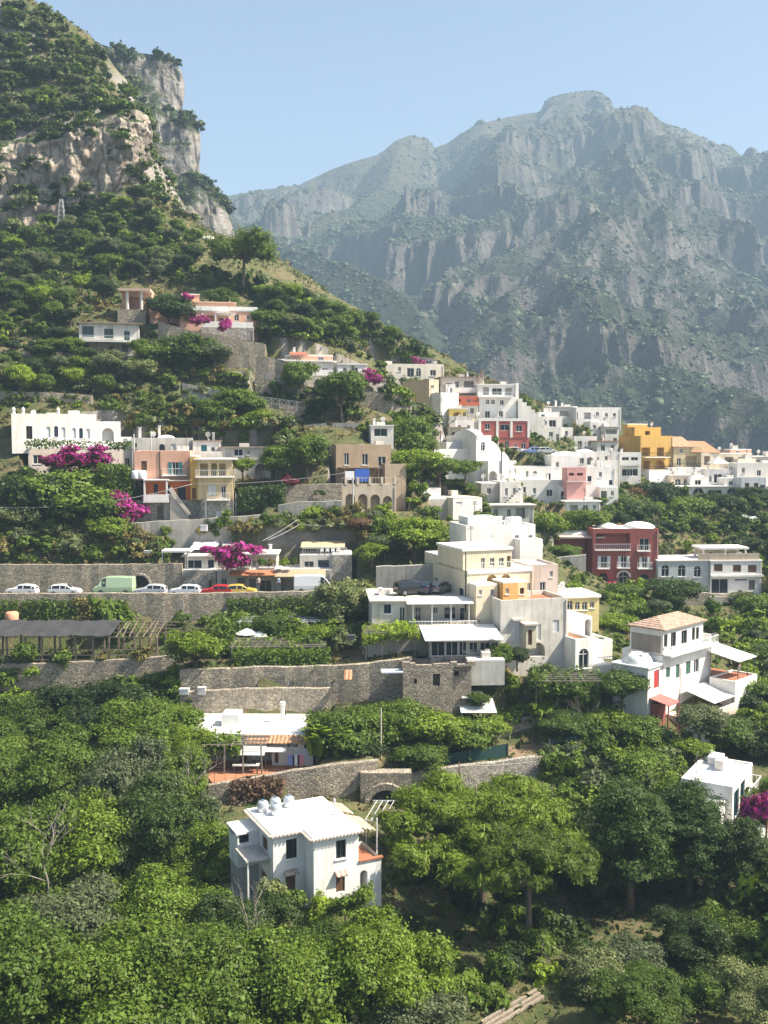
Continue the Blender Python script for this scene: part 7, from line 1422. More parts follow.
    # lattice railing on the slope
    for (pa, pb, Y, lab) in (((246, 401), (305, 409), 174, 'white lattice railing along the pale terrace wall'), ((262, 379), (292, 384), 179, 'white lattice railing along the shaded upper wall')):
        a, b = P(*pa, Y), P(*pb, Y); o = empty('lattice_railing', a, 0, lab, 'railing'); d = b - a; n = 14; m = MB(); u = Vector((0, 0, 1.1)); w = plain((.5, .48, .44), .8)
        for i in range(n): p, q = d * (i / n), d * ((i + 1) / n); m.bar(p + u * .1, q + u, .09); m.bar(p + u, q + u * .1, .09)
        m.bar(u, d + u, .1); m.bar(u * .08, d + u * .08, .1); m.build('lattice', w, o)
        for i in range(0, n + 1, 2): p = d * (i / n); MB().bar(p - u * .4, p + u * 1.05, .12).build('post', w, o)
def pole(name, px, pb, pt, Y, r, mat, label, arm=0):
    b = P(px, pb, Y); h = P(px, pt, Y).z - b.z; o = empty(name, b, 0, label, 'pole'); MB().tube([(0, 0, -1), (0, 0, h)], [r, r * .75], 8).build('shaft', mat, o)
    if arm: MB().bar((-arm, 0, h - .4), (arm, 0, h - .4), .12).build('crossarm', mat, o)
    return b + Vector((0, 0, h))
def cable(a, b, sag, label, r=.025, grp=None):
    a, b = Vector(a), Vector(b); pts = []
    for i in range(17): t = i / 16; q = a.lerp(b, t) - a; q.z -= 4 * sag * t * (1 - t); pts.append(q)
    tag(MB().tube(pts, r, 5).build('overhead_cable', plain((.45, .45, .44), .6), None, tuple(a), smooth=True), label, 'cable', grp)
def small_things():
    g = plain((.5, .5, .48), .6); rust = plain((.3, .14, .07), .8, .3); wd = wood((.28, .23, .18))
    p1 = pole('utility_pole', 134.5, 482, 434, 150, .14, g, 'grey utility pole at the left corner of the pink and orange house'); p2 = pole('utility_pole', 151, 446, 431, 157, .12, g, 'short grey utility pole on the low cream house'); 
    pole('utility_pole', 353, 530, 478, 146, .13, g, 'tall pale pole in front of the arcaded brown house'); pole('utility_pole', 381, 758, 708, 97, .09, plain((.55, .5, .42), .7), 'slim pale pole standing beside the banana plants'); pole('utility_pole', 459, 806, 762, 94.6, .07, rust, 'rusty iron pole in front of the long grey rubble wall')
    pole('utility_pole', 679, 735, 668, 103, .06, plain((.4, .2, .17), .6), 'thin reddish pole beside the red porch roof'); pole('utility_pole', 236, 520, 492, 148, .1, g, 'pale pole beside the yellow house'); pole('utility_pole', 766, 850, 803, 86, .12, rust, 'rusty post at the right edge below the magenta bougainvillea'); pole('utility_pole', 23, 380, 362, 172, .14, wd, 'wooden pole standing in scrub left of the upper slope')
    cable(P(-12, 507, 140), P(192, 484, 146.5), 1.2, 'pale cable sweeping across from the left edge to the orange house', .035); cable(P(192, 484, 146.5), P(350, 472, 147), .5, 'pale cable running from the orange house to the arcaded house', .03)
    cable(P(268, 540, 139), P(300, 524, 143), .15, 'lower short cable rising from the restaurant roof', .04); cable(P(262, 541, 139), P(297, 520, 143), .15, 'upper short cable rising from the restaurant roof', .04); cable(P(300, 524, 143), P(372, 525, 144), .3, 'cable running along above the bushes over the restaurants', .03)
    cable(P(372, 803, 90), P(460, 786, 94.5), .25, 'thin cable crossing in front of the dark arch to the rusty pole', .02); cable(P(459, 766, 94.6), P(620, 742, 104), .7, 'thin cable running right from the rusty pole', .02)
    # lattice mast on the cliff foot
    b = P(62, 233, 228); h = P(62, 199, 228).z - b.z; o = empty('lattice_mast', b, 0, 'small steel lattice mast standing at the foot of the pale cliff', 'mast'); m = MB(); st = plain((.5, .5, .5), .5)
    for sx_, sy_ in ((-1, -1), (1, -1), (1, 1), (-1, 1)): MB().bar((sx_ * 1.1, sy_ * 1.1, -2), (sx_ * .25, sy_ * .25, h), .1).build('leg', st, o)
    for i in range(7):
        z0, z1 = h * i / 7, h * (i + 1) / 7; w0, w1 = 1.1 - .85 * i / 7, 1.1 - .85 * (i + 1) / 7
        for a, c in (((-1, -1), (1, -1)), ((1, -1), (1, 1)), ((1, 1), (-1, 1)), ((-1, 1), (-1, -1))): m.bar((a[0] * w0, a[1] * w0, z0), (c[0] * w1, c[1] * w1, z1), .05); m.bar((c[0] * w0, c[1] * w0, z0), (a[0] * w1, a[1] * w1, z1), .05)
    m.build('bracing', st, o)
    # parasols on the terrace under the road
    for i, (px, py, l) in enumerate(((247, 640, 'white garden parasol above the open timber pergola'), (259, 643, 'second smaller white parasol beside the first one under the road'))):
        q = P(px, py + 8, 117.5); o = empty('parasol', q, 0, l, 'parasol'); MB().tube([(0, 0, -.8), (0, 0, 2.3)], .05, 6).build('pole', g, o); MB().lathe([(1.35 - .3 * i, 1.75), (.7, 2.1), (.05, 2.35)], 8).build('canopy', plain((.74, .73, .7), .8), o)
    for i, (px, py, Y, w, hh, c, l) in enumerate(((148 + 0, 556, 139, 1.0, .7, .7, 'white metal box on the bank above the road wall'), (184.5, 694, 106.2, 1.0, .55, .7, 'white box at the left end of the wall ledge'), (202, 694, 106.2, .8, .7, .6, 'pale grey box standing on the wall ledge'), (204, 531, 142, .9, .8, .62, 'pale box on a post in front of the yellow house'), (351, 640, 108, .8, .5, .1, 'dark crate left of the vine covered pergola'))):
        q = P(px, py, Y); o = empty('metal_box', q, 0, l, 'box'); MB().box(-w / 2, w / 2, -.3, .3, 0, hh).build('case', plain((c, c, c), .6), o); MB().box(-w / 2 - .04, w / 2 + .04, -.34, .34, hh + .003, hh + .07).build('lid', plain((c * .9, c * .9, c * .9), .6), o)
    # pale beams lying in the ravine
    o = empty('timber_stack', G(520, 1015) or P(520, 1015, 65), .75, 'pale timber beams lying on the ravine floor', 'timber')
    for i in range(3): MB().box(-3.2 + .2 * i, 2.6 + .15 * i, i * .42, i * .42 + .2, .1, .28).build('beam', wood((.3, .25, .19)), o)
    o = empty('garden_wall_cap', P(335, 944, 66), 0.28, 'short pale stone wall stub in front of the lone white house', 'wall'); MB().box(-1.3, 1.3, 0, .4, -2.5, 0).build('base', STONEL, o); MB().box(-1.4, 1.4, -.06, .46, .003, .14).build('cap', stucco((.66, .6, .5), .4), o)
    # dark arch in the rocks by the front house
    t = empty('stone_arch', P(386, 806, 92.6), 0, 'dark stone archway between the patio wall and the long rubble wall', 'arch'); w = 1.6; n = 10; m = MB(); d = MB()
    out = [(-w, -.6), (w, -.6)] + [(w * math.cos(math.pi * i / n), .3 + w * .95 * math.sin(math.pi * i / n)) for i in range(n + 1)]; d.add([(a, -.25, b) for a, b in out], [tuple(range(len(out)))]); d.build('opening', HOLLOW_SHADE, t)  # dark sheet before a solid wall, painting the shade under the arch
    for i in range(n): a0, a1 = math.pi * i / n, math.pi * (i + 1) / n; m.bar((1.8 * math.cos(a0), -.3, .3 + 1.7 * math.sin(a0)), (1.8 * math.cos(a1), -.3, .3 + 1.7 * math.sin(a1)), .45, .6)
    m.build('voussoirs', STONE, t); MB().box(-2.4, 2.4, -.1, 1.2, -2, 3.2).build('wall', stone((.44, .38, .295), 1.8, .25), t)
    # white rocks bits on pine slope and magenta house court
    q = P(757, 838, 87); tag(MB().box(-1.6, 2.5, 0, 3, -3, .0).build('courtyard', W2, None, tuple(q)), kind='structure')
def dead_tree(p, H, seed, label):
    rr = random.Random(seed); m = MB()
    def br(a, d, L, r, k):
        b = a + d * L; md = a + d * L * .5 + Vector((rr.uniform(-1, 1), rr.uniform(-1, 1), rr.uniform(-.5, .5))) * L * .08; m.tube([a, md, b], [r, r * .8, r * .55], 5)
        if k:
            for _ in range(3 if k > 1 else 2):
                q = (d + Vector((rr.uniform(-.9, .9), rr.uniform(-.9, .9), rr.uniform(-.3, .7)))).normalized(); br(a.lerp(b, rr.uniform(.5, 1)), q, L * rr.uniform(.55, .8), r * .55, k - 1)
    br(Vector((0, 0, -1)), Vector((rr.uniform(-.2, .2), rr.uniform(-.2, .2), 1)).normalized(), H * .45, H * .015, 4)
    o = empty('dead_tree', p, 0, label, 'dead tree'); m.build('branches', wood((.25, .225, .19)), o, smooth=True)
def dead_trees():
    for i, (px, pb, Y, H, l) in enumerate([(48,890,72,7.4,'bare grey dead tree standing out of the left grove near the edge'),(190,805,88,7.0,'bare twiggy dead tree left of the patio wall'),(72,752,97,5.5,'short bare dead tree below the left end of the pergola'),(250,985,62,7.3,'bare grey branches poking out of the canopy below the lone white house'),(560,985,70,4.5,'small dead tree on the shaded ravine floor'),(592,725,105,4.5,'pale dead tree on the crumbling garden wall')]):
        dead_tree(P(px, pb, Y), H, 400 + i, l)
def person(p, deg, top, leg, label, hair=(.03, .02, .015)):
    """one continuous skinned body, standing"""
    J = {'hip': (0, 0, .93), 'wai': (0, .01, 1.08), 'che': (0, .0, 1.3), 'nec': (0, .0, 1.46), 'hea': (0, -.02, 1.58), 'top': (0, -.01, 1.70)}
    for s, n in ((-1, 'l'), (1, 'r')): J.update({n + 'sh': (s * .17, 0, 1.4), n + 'el': (s * .23, .03, 1.13), n + 'wr': (s * .22, -.08, .9), n + 'ha': (s * .21, -.12, .8), n + 'hp': (s * .09, 0, .9), n + 'kn': (s * .1, -.02 * s, .5), n + 'an': (s * .11, .02 * s, .09), n + 'to': (s * .12, -.12, .04)})
    E = [('hip', 'wai'), ('wai', 'che'), ('che', 'nec'), ('nec', 'hea'), ('hea', 'top')]
    for n in 'lr': E += [('che', n + 'sh'), (n + 'sh', n + 'el'), (n + 'el', n + 'wr'), (n + 'wr', n + 'ha'), ('hip', n + 'hp'), (n + 'hp', n + 'kn'), (n + 'kn', n + 'an'), (n + 'an', n + 'to')]
    Rd = {'hip': .13, 'wai': .115, 'che': .14, 'nec': .055, 'hea': .088, 'top': .07, 'sh': .065, 'el': .045, 'wr': .032, 'ha': .035, 'hp': .09, 'kn': .06, 'an': .042, 'to': .04}
    K = list(J); ix = {k: i for i, k in enumerate(K)}; ms = MB()
    for a, b in E:
        ra = Rd.get(a, Rd.get(a[1:])); rb = Rd.get(b, Rd.get(b[1:])); ms.tube([J[a], [(x + y) / 2 for x, y in zip(J[a], J[b])], J[b]], [ra, (ra + rb) / 2, rb], 8)
    me = ms.mesh('person', True); o = bpy.data.objects.new('person', me); COL.objects.link(o); o.location = p; o.rotation_euler = (0, 0, math.radians(deg))
    r = o.modifiers.new('join', 'REMESH'); r.mode = 'VOXEL'; r.voxel_size = .022; r.use_smooth_shade = True; sm = o.modifiers.new('smooth', 'SMOOTH'); sm.iterations = 4; sm.factor = .5
    m, nt, out = newmat('skin_and_clothes'); z = N(nt, 'SeparateXYZ', Vector=N(nt, 'TexCoord').outputs['Object']).outputs[2]; x = math_(nt, 'ABSOLUTE', N(nt, 'SeparateXYZ', Vector=N(nt, 'TexCoord').outputs['Object']).outputs[0])
    col = mixc(nt, math_(nt, 'GREATER_THAN', z, .93), leg, top); col = mixc(nt, math_(nt, 'GREATER_THAN', z, 1.45), col, (.5, .3, .2)); arm = math_(nt, 'MULTIPLY', math_(nt, 'GREATER_THAN', x, .185), math_(nt, 'MULTIPLY', math_(nt, 'LESS_THAN', z, 1.2), math_(nt, 'GREATER_THAN', z, .7))); col = mixc(nt, arm, col, (.5, .3, .2))
    finish(nt, out, col, .8); me.materials.append(m); tag(o, label, 'person')
    h = MB().lathe([(.095, 1.6), (.1, 1.66), (.085, 1.72), (.04, 1.745)], 12, (0, .012)).build('hair', plain(hair, .7), o, smooth=True)
def people():
    z = P(0, 596, 129.5).z + .17
    for px, t, l, lab in ((278, (.3, .42, .6), (.05, .06, .1), 'person in a light blue top standing outside the beige awning restaurant'), (258, (.55, .52, .48), (.1, .09, .09), 'person in a pale top standing outside the terracotta awning cafe')):
        q = P(px, 592, 133.6); person((q.x, 134.4, z + .0), 20, t, l, lab)
# ================================================================ PLANTING
def plant_all():
    deflib()
    NOGO.extend([[(196,222),(298,222),(305,302),(262,300),(196,292)],[(224,354),(300,364),(300,392),(224,378)],[(240,400),(306,406),(306,428),(240,420)],[(284,425),(362,424),(362,440),(284,440)],[(356,390),(412,396),(412,428),(356,424)],[(156,320),(265,343),(265,364),(156,352)]])
    T = tree_px
    # ---- ravine: big pines right of the lone white house
    T('stonepine', 478, 955, 778, LP, 'stone_pine', 'huge spreading umbrella pine right of the lone white house', 'pine tree', Y=79, w=190, rz=.4)
    T('stonepine', 528, 950, 822, LP, 'stone_pine', 'lower umbrella pine leaning right beside the huge umbrella pine', 'pine tree', Y=73, w=120, rz=2.2)
    T('pine0', 630, 905, 772, LDP, 'pine_tree', 'tall upright pine between the huge umbrella pine and the flat roofed white house', 'pine tree', Y=80, w=105, rz=1.0)
    T('pine1', 690, 905, 778, LDP, 'pine_tree', 'tall narrow pine in front of the flat roofed white house', 'pine tree', Y=82, w=70, rz=.3)
    T('pine0', 738, 900, 812, LD, 'pine_tree', 'dark shorter pine below the magenta bougainvillea at the right', 'pine tree', Y=81, w=68, rz=2.6)
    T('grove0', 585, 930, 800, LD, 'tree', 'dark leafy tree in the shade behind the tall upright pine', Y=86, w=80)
    T('grove1', 650, 840, 742, LG, 'tree', 'green tree with dense crown above the tall upright pine', Y=98, w=85)
    T('grove2', 735, 985, 905, LG, 'tree', 'rounded green tree at the right edge of the ravine', Y=73, w=85)
    T('grove0', 690, 975, 905, LD, 'tree', 'dark green tree left of the rounded tree in the ravine', Y=72, w=70)
    T('grove1', 640, 1030, 965, LG, 'tree', 'leafy tree at the bottom edge right of the pale beams', Y=62, w=110)
    T('grove2', 560, 1060, 985, LG, 'tree', 'glossy tree cut by the bottom edge below the pale beams', Y=58, w=95) if False else None
    T('tree2', 636, 985, 938, LO, 'tree', 'grey green olive tree in the middle of the ravine', Y=70, w=75); T('tree1', 600, 1010, 950, LO, 'tree', 'smaller grey olive tree left of the middle olive', Y=67, w=60)
    T('bush0', 546, 992, 958, LB, 'bush', 'bright green round shrub on the shaded ravine floor', 'bush', Y=69, w=34)
    T('grove0', 760, 1040, 960, LO, 'tree', 'pale olive toned tree at the bottom right corner', Y=62, w=80)
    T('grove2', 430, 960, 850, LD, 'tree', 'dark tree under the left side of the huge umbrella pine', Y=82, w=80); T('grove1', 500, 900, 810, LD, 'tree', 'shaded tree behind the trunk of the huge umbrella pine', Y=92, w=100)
    T('grove2', 560, 880, 790, LG, 'tree', 'green tree behind the right side of the huge umbrella pine', Y=96, w=80); T('grove0', 455, 860, 788, LG, 'tree', 'green tree in front of the long grey rubble wall', Y=92, w=60)
    # ---- near left grove: overlapping broadleaf crowns
    rr = random.Random(31)
    row = [  # (px, base, top, Y, w, material, words)
     (30,1075,905,58,150,LG,'at the lower left corner'),(125,1085,925,57,150,LG,'at the bottom edge left of centre'),(215,1085,915,58,150,LG,'at the bottom below the glazed porch'),(300,1085,930,58,140,LG,'at the bottom below the lone white house'),
     (385,1055,905,60,110,LB,'bright green and feathery in front of the lone white house'),(400,1085,975,57,110,LO,'silvery at the bottom edge beside the ravine path'),(330,1000,912,65,90,LG,'close under the front wall of the lone white house'),
     (70,1020,880,66,130,LO,'with grey green leaves over the lower left corner trees'),(160,1000,870,68,120,LG,'in the second row left of the glazed porch'),(245,990,890,67,90,LD,'dark under the left corner of the lone white house'),
     (20,960,790,76,130,LG,'at the left edge in the middle of the grove'),(95,940,790,78,120,LB,'yellowish green in the middle of the grove'),(150,920,775,80,110,LD,'dark glossy fig like in the middle of the grove'),(200,900,812,80,80,LG,'tall beside the glazed porch'),
     (120,880,735,86,100,LO,'grey green above the dark glossy tree'),(160,850,740,90,90,LG,'left of the terracotta patio'),(60,850,725,88,110,LG,'left of the grey green tree in the upper grove'),(10,850,735,90,90,LG,'at the left edge in the upper grove'),
     (186,790,722,95,44,LB,'at the left end of the broad white patio roof'),(150,790,690,98,95,LG,'under the pergola wall at its right end'),(95,770,672,102,100,LD,'dark under the pergola wall'),(172,740,700,101,50,LB,'bright beside the white boxes on the ledge'),(35,760,690,100,80,LG,'below the left end of the pergola wall'),(125,765,715,98,75,LB,'bright green below the dark pergola tree'),(0,770,715,97,70,LG,'at the left edge below the pergola wall')]
    for i, (px, pb, pt, Y, w, m, wd) in enumerate(row):
        k = 'grove%d' % (i % 3) if Y < 84 else 'grove%d' % ((i + 1) % 3)
        T(k, px, pb, pt, m, 'tree', 'leafy tree ' + wd, Y=Y, w=w, rz=rr.uniform(0, 6))
    for i, (px, pb, w) in enumerate([(292,912,30),(322,922,34),(345,915,30),(272,905,34),(362,908,26)]): T('bush%d' % (i % 3), px, pb, pb - 26 - 3 * (i % 2), (LG, LB, LG, LO, LB)[i], 'bush', ('green bush at the foot of the set back wall of the lone white house', 'bright bush at the front corner of the lone white house', 'green bush under the lower right window of the lone white house', 'grey green bush at the left foot of the lone white house', 'bright bush under the arched loggia of the lone white house')[i], 'bush', Y=70 + (i % 2), w=w)
    # ---- terraces
    T('tree0', 195, 676, 627, LB, 'tree', 'bright round tree on the terrace wall right of the pergola', Y=110, w=62); T('bush1', 115, 645, 590, LG, 'bush', 'big green bush hanging over the road wall under the green van', 'bush', Y=126, w=46)
    T('tree1', 345, 640, 575, LO, 'tree', 'loose grey green tree in front of the road by the white van', Y=124, w=58); T('tree3', 315, 655, 622, LB, 'tree', 'bright bushy tree among the pale framed pergola', Y=116, w=42)
    T('tree2', 268, 640, 612, LG, 'tree', 'small tree beside the white parasols', Y=119, w=30); T('palm', 338, 655, 628, LG, 'palm', 'small feathery palm below the road', 'palm', Y=115)
    for i, (px, pb, pt, Y, w, m, l) in enumerate([(340,768,705,98,52,LG,'green fruit tree right of the broad white patio roof'),(375,760,702,100,56,LG,'tall fruit tree beside the slim pale pole'),(405,755,695,101,52,LG,'dense fruit tree below the stone ruin'),(432,765,705,100,55,LB,'bright fruit tree in the vegetable garden'),(462,760,715,101,48,LG,'low fruit tree beside the green net fence'),(485,752,712,103,42,LB,'bright tree under the tilted pale sheet roof'),(420,778,738,97.5,50,LG,'shrubby tree right above the long grey rubble wall'),(360,772,735,97,40,LD,'dark tree behind the slim pale pole'),(478,712,690,105,26,LG,'small tree right of the tilted pale sheet roof'),(566,735,706,105.5,34,LD,'dark fruit tree by the vegetable plot wall'),(565,750,712,103,46,LG,'green tree inside the net fence corner')]):
        T('tree%d' % (i % 4), px, pb, pt, m, 'fruit_tree', l, 'fruit tree', 'fruit trees in the terrace gardens', Y=Y, w=w)
    for i, (px, pb, Y, l) in enumerate([(318, 760, 96.5, 'banana plant with broad leaves at the right end of the patio'), (326, 757, 97.3, 'taller banana plant behind the one at the patio end'), (333, 762, 97, 'banana plant nearest the fruit tree by the patio')]): T('banana', px, pb, pb - 34 - 4 * i, LB, 'banana_plant', l, 'banana plant', Y=Y)
    for i, (px, pb, pt, Y, w, m, l) in enumerate([(500,672,640,109,26,LG,'small tree against the stained white block'),(517,668,645,109.5,24,LD,'round bush by the dark arch of the terrace block'),(622,712,668,107.5,52,LG,'green tree below the low domed house'),(640,760,712,104,70,LG,'green tree below the crumbling garden wall'),(600,740,705,106,44,LB,'bright tree among the vine mound'),(700,745,700,103,46,LO,'grey green tree in front of the white awning house'),(722,760,715,104,55,LG,'dense tree under the end wing of the tiled roof house'),(690,770,735,100,50,LB,'bright shrubby tree behind the flat roofed house'),(748,715,672,118,48,LG,'green tree right of the tiled roof house'),(755,770,728,104,50,LD,'dark tree at the right edge above the flat roofed house'),(735,745,712,108,42,LD,'round dark tree behind the flat roofed white house'),(655,790,745,99,60,LG,'tree above the tall upright pine'),(610,800,748,100,60,LO,'grey green tree at the end of the long grey rubble wall'),(765,690,640,130,50,LG,'tree at the right edge level with the white awnings')]):
        T('tree%d' % ((i + 1) % 4), px, pb, pt, m, 'tree', l, Y=Y, w=w)
    for i, (px, pb, pt, Y, w, m, l) in enumerate([(675,618,574,150,56,LD,'large dark tree in front of the grey and white house'),(625,612,580,152,38,LG,'tree just below the dark red house'),(605,622,588,146,40,LB,'bright tree below the pink awning'),(640,628,600,140,42,LG,'tree between dark red house and terracotta roof'),(612,648,610,132,42,LB,'bright tree left of the terracotta roof'),(660,618,598,138,36,LO,'pale green tree behind the terracotta roof'),(690,650,612,140,40,LG,'tree right behind the terracotta roof'),(760,640,590,150,44,LG,'loose tree at the right edge below the grey and white house'),(735,645,612,146,38,LB,'bright orange tree in the right garden'),(715,640,610,148,36,LB,'bright low tree in the right garden terraces'),(585,545,505,172,34,LB,'bright round tree above the dark red house'),(545,560,508,165,34,LB,'round light green tree above the smooth white house'),(565,566,542,162,44,LG,'dense green bush left of the dark red house'),(612,540,488,186,36,LG,'green tree right above the dark red house roof'),(685,540,492,190,46,LG,'big green tree above the grey and white house'),(655,520,478,200,44,LD,'dark tree under the white wall of the yellow house'),(640,505,484,200,26,LR,'russet tree under the yellow house'),(720,520,490,196,40,LD,'dark tree under the arched guest house'),(752,510,484,198,40,LD,'dark tree at the right edge under the village'),(745,560,535,178,40,LD,'dark green tree behind the covered roof terrace'),(628,520,495,190,26,LG,'small tree left of the russet tree'),(600,512,495,184,22,LG,'small green tree by the blue doors')]):
        T('tree%d' % ((i + 2) % 4), px, pb, pt, m, 'tree', l, Y=Y, w=w)
    T('palm', 742, 618, 590, LO, 'palm', 'pale feathery palm right of the dark undercroft', 'palm', Y=158)
    # ---- middle slope
    for i, (k, px, pb, pt, Y, w, m, l) in enumerate([('tree0',70,545,462,147,88,LG,'broad green tree below the white villa'),('tree1',40,540,468,146,60,LD,'dark tree at the left of the broad green tree below the villa'),('tree3',100,545,485,146,60,LG,'green tree between the villa and the orange house'),('tree2',12,540,500,143,46,LO,'grey green round tree at the left edge under the villa'),('tree1',65,530,505,143,50,LD,'dark shaded tree under the broad green tree'),('tree0',108,548,512,142,44,LB,'light green bush like tree above the road wall'),('tree3',243,480,456,151,24,LB,'bright round tree beside the yellow house'),('tree1',280,485,442,152,34,LG,'tree left of the arcaded brown house'),('tree2',308,482,430,152,36,LG,'tall tree touching the left side of the arcaded brown house'),('tree0',412,480,412,166,34,LG,'leafy tree right below the beige block'),('tree3',440,485,455,163,52,LG,'wide green tree beside the curved white house'),('tree2',418,488,445,158,50,LB,'bright tree right of the arcaded brown house'),('tree1',465,482,458,166,30,LG,'small tree left under the curved white house'),('tree0',415,560,512,140,62,LB,'light green tree above the roof car park'),('tree1',445,558,522,142,46,LG,'green tree left of the white block house'),('tree2',385,558,532,140,40,LO,'grey green tree above the rooftop cars'),('tree3',360,540,515,144,40,LR,'brownish tree beside the light green tree'),('tree0',372,566,540,137,26,LB,'small bright tree right of the restaurants'),('tree1',298,402,358,178,32,LG,'dark leafy tree in front of the red canopy'),('tree3',342,422,366,171,38,LG,'tall loose leafy tree on the middle slope'),('tree2',322,420,396,172,30,LD,'dark bush like tree left of the tall loose tree'),('tree0',240,425,385,168,42,LG,'green tree beside the lattice railing'),('tree1',215,432,395,166,50,LG,'green tree below the lattice railing'),('tree3',262,436,408,165,44,LB,'light green tree on the rocky middle slope'),('tree2',195,425,396,168,44,LD,'dark green tree on the middle slope'),('tree0',170,330,292,190,46,LD,'dark tree in front of the pink villa'),('tree1',190,378,330,180,50,LG,'green tree below the pink villa'),('tree2',158,385,340,178,44,LG,'green tree right of the blue shuttered house'),('tree3',215,370,342,180,40,LO,'olive tree under the white parapet of the pink villa'),('tree0',135,395,355,175,44,LO,'olive tree below the blue shuttered house'),('tree1',222,318,286,198,30,LG,'tree behind the pink villa roof')]):
        T(k, px, pb, pt, m, 'tree', l, Y=Y, w=w)
    T('conifer', 303, 438, 421, LD, 'conifer', 'small dark layered conifer above the arcaded brown house', 'conifer', Y=165, w=18)
    T('umbrella', 243, 303, 224, LP, 'umbrella_pine', 'lone umbrella pine on the skyline of the green ridge', 'pine tree', Y=212, w=66, rz=.5); T('umbrella', 388, 345, 330, LP, 'umbrella_pine', 'tiny umbrella pine near the low end of the ridge', 'pine tree', Y=226, w=16) if False else None
    # ---- magenta bougainvillea
    for px, pb, pt, Y, w, l in ((62,470,444,151.5,44,'magenta bougainvillea under the left part of the white villa'),(92,468,444,151,40,'magenta bougainvillea under the middle of the white villa'),(98,480,456,150.5,20,'magenta bougainvillea trailing down under the white villa'),(128,522,490,145.5,36,'magenta bougainvillea at the foot of the orange house'),(232,572,540,134.5,36,'magenta bougainvillea over the roadside cafe'),(252,556,544,135.5,26,'magenta bougainvillea spilling right over the cafe roof'),(210,556,545,135,30,'magenta bougainvillea left end over the white canopy'),(200,325,314,184,18,'magenta bougainvillea on the terrace of the pink villa'),(225,334,318,184,13,'magenta bougainvillea hanging on the parapet of the pink villa'),(188,300,292,190,14,'magenta bougainvillea on the roof of the pink villa'),(371,386,367,185,22,'magenta bougainvillea on the trellis of the small white house'),(756,830,790,85,28,'magenta bougainvillea beside the flat roofed white house'),(290,486,474,149.5,34,'dull red shrub left of the arcaded brown house'),(418,366,356,220,14,'magenta bougainvillea beside the rooftop room at the village top')):
        T('bush%d' % (int(px) % 3), px, pb, pt, LM if 'dull' not in l else leafmat('dull_red_leaf', (.16, .03, .06)), 'bougainvillea' if 'dull' not in l else 'red_shrub', l, 'bougainvillea' if 'dull' not in l else 'shrub', Y=Y, w=w, parts=False, sink=0)
    for i, (px, pb, Y, w, l) in enumerate([(262,566,135.2,9,'shrub on the left planted balcony of the roadside cafe'),(271,566,135.2,8,'shrub at the right end of the cafe balcony'),(284,566,136,9,'shrub on the roof left of the beige canopy'),(294,566,136,7,'small shrub close to the beige canopy'),(245,566,135.2,8,'shrub in the middle of the cafe balcony')]): T('bush%d' % (i % 3), px, pb, pb - 9, (LG, LY, LB, LG, LY)[i], 'potted_shrub', l, 'shrub', Y=Y, w=w, parts=False)
    # ---- clipped hedges and vines
    def strip(name, label, cat, pl, h, n, leaf, mat, **k):
        pts = [P(*q) for q in pl]; return foliage_box(name, label, cat, [((q.x, q.y, q.z), (q.x, q.y + .3, q.z + h)) for q in pts], n, leaf, mat, **k)
    def mat_(name, label, cat, quad, n, leaf, mat, **k):
        a, b, c, d = [P(*q) for q in quad]; return foliage_box(name, label, cat, [(tuple(a.lerp(b, i / 6)), tuple(d.lerp(c, i / 6))) for i in range(7)], n, leaf, mat, **k)
    strip('hedge', 'long bright clipped hedge on the terrace above the grey and white house', 'hedge', [(700,537,184),(735,538,184),(790,540,184)], 2.6, 3600, .35, LB, th=.7); strip('hedge', 'lower dark hedge row under the bright clipped hedge', 'hedge', [(700,552,180),(740,552,180),(790,553,180)], 2.2, 2600, .35, LD, th=.7)
    strip('hedge', 'row of low orange trees clipped as a hedge in the right garden', 'hedge', [(703,642,140),(735,641,140),(768,640,140)], 3.0, 3000, .35, LB, th=1.2); strip('hedge', 'flat topped green hedge at the right edge below the white awnings', 'hedge', [(728,702,116),(750,700,117),(790,698,118)], 2.4, 3200, .3, LB, th=1.4)
    mat_('vine', 'mound of green vine leaves over the dark beamed pergola', 'vine', [(528,690,106.5),(600,700,106),(600,676,111.5),(530,672,112)], 9000, .3, LG, th=.9, bulge=.6); mat_('vine', 'green vine roof over the terracotta patio', 'vine', [(192,752,95),(240,750,95.5),(240,738,98),(192,736,98)], 3600, .3, LB, th=.9, bulge=.4); mat_('vine', 'yellow green vine on the small pergola beside the glazed veranda', 'vine', [(362,640,109),(420,636,109),(416,626,113.5),(364,627,113.5)], 4200, .28, LB, th=.6, bulge=.3)
    mat_('vine', 'vines among the open timber pergola beams', 'vine', [(232,660,110.5),(322,662,110.5),(322,650,115),(232,648,115)], 5200, .3, LG, th=1.4, bulge=.6); mat_('vine', 'vines over the pale framed pergola', 'vine', [(208,634,119),(330,636,119),(330,622,124),(208,618,124)], 5000, .3, LG, th=1.0, bulge=.5)
    strip('ivy', 'ivy hanging on the left part of the road wall behind the pergola', 'ivy', [(-10,625,128),(40,625,128),(80,626,128)], 3.2, 4200, .3, LG, th=.5); strip('ivy', 'dry brown ivy on the road wall near the big green bush', 'ivy', [(74,618,128),(100,620,128)], 2.6, 1500, .28, LY, th=.5); strip('ivy', 'green creeper spilling over the wall below the vine terrace', 'ivy', [(188,690,106.8),(215,690,106.9),(250,688,107)], 1.5, 1, .3, LG) if False else None
    strip('ivy', 'creeper hanging under the road by the cafe', 'ivy', [(228,625,128.6),(262,624,128.8),(300,622,129),(345,618,129.4)], 3.4, 5200, .3, LG, th=.8); strip('ivy', 'dark creeper on the mossy wall left of the arcaded house', 'ivy', [(238,512,147.5),(262,510,147.8),(285,506,148)], 3.4, 3000, .3, LD, th=.8)
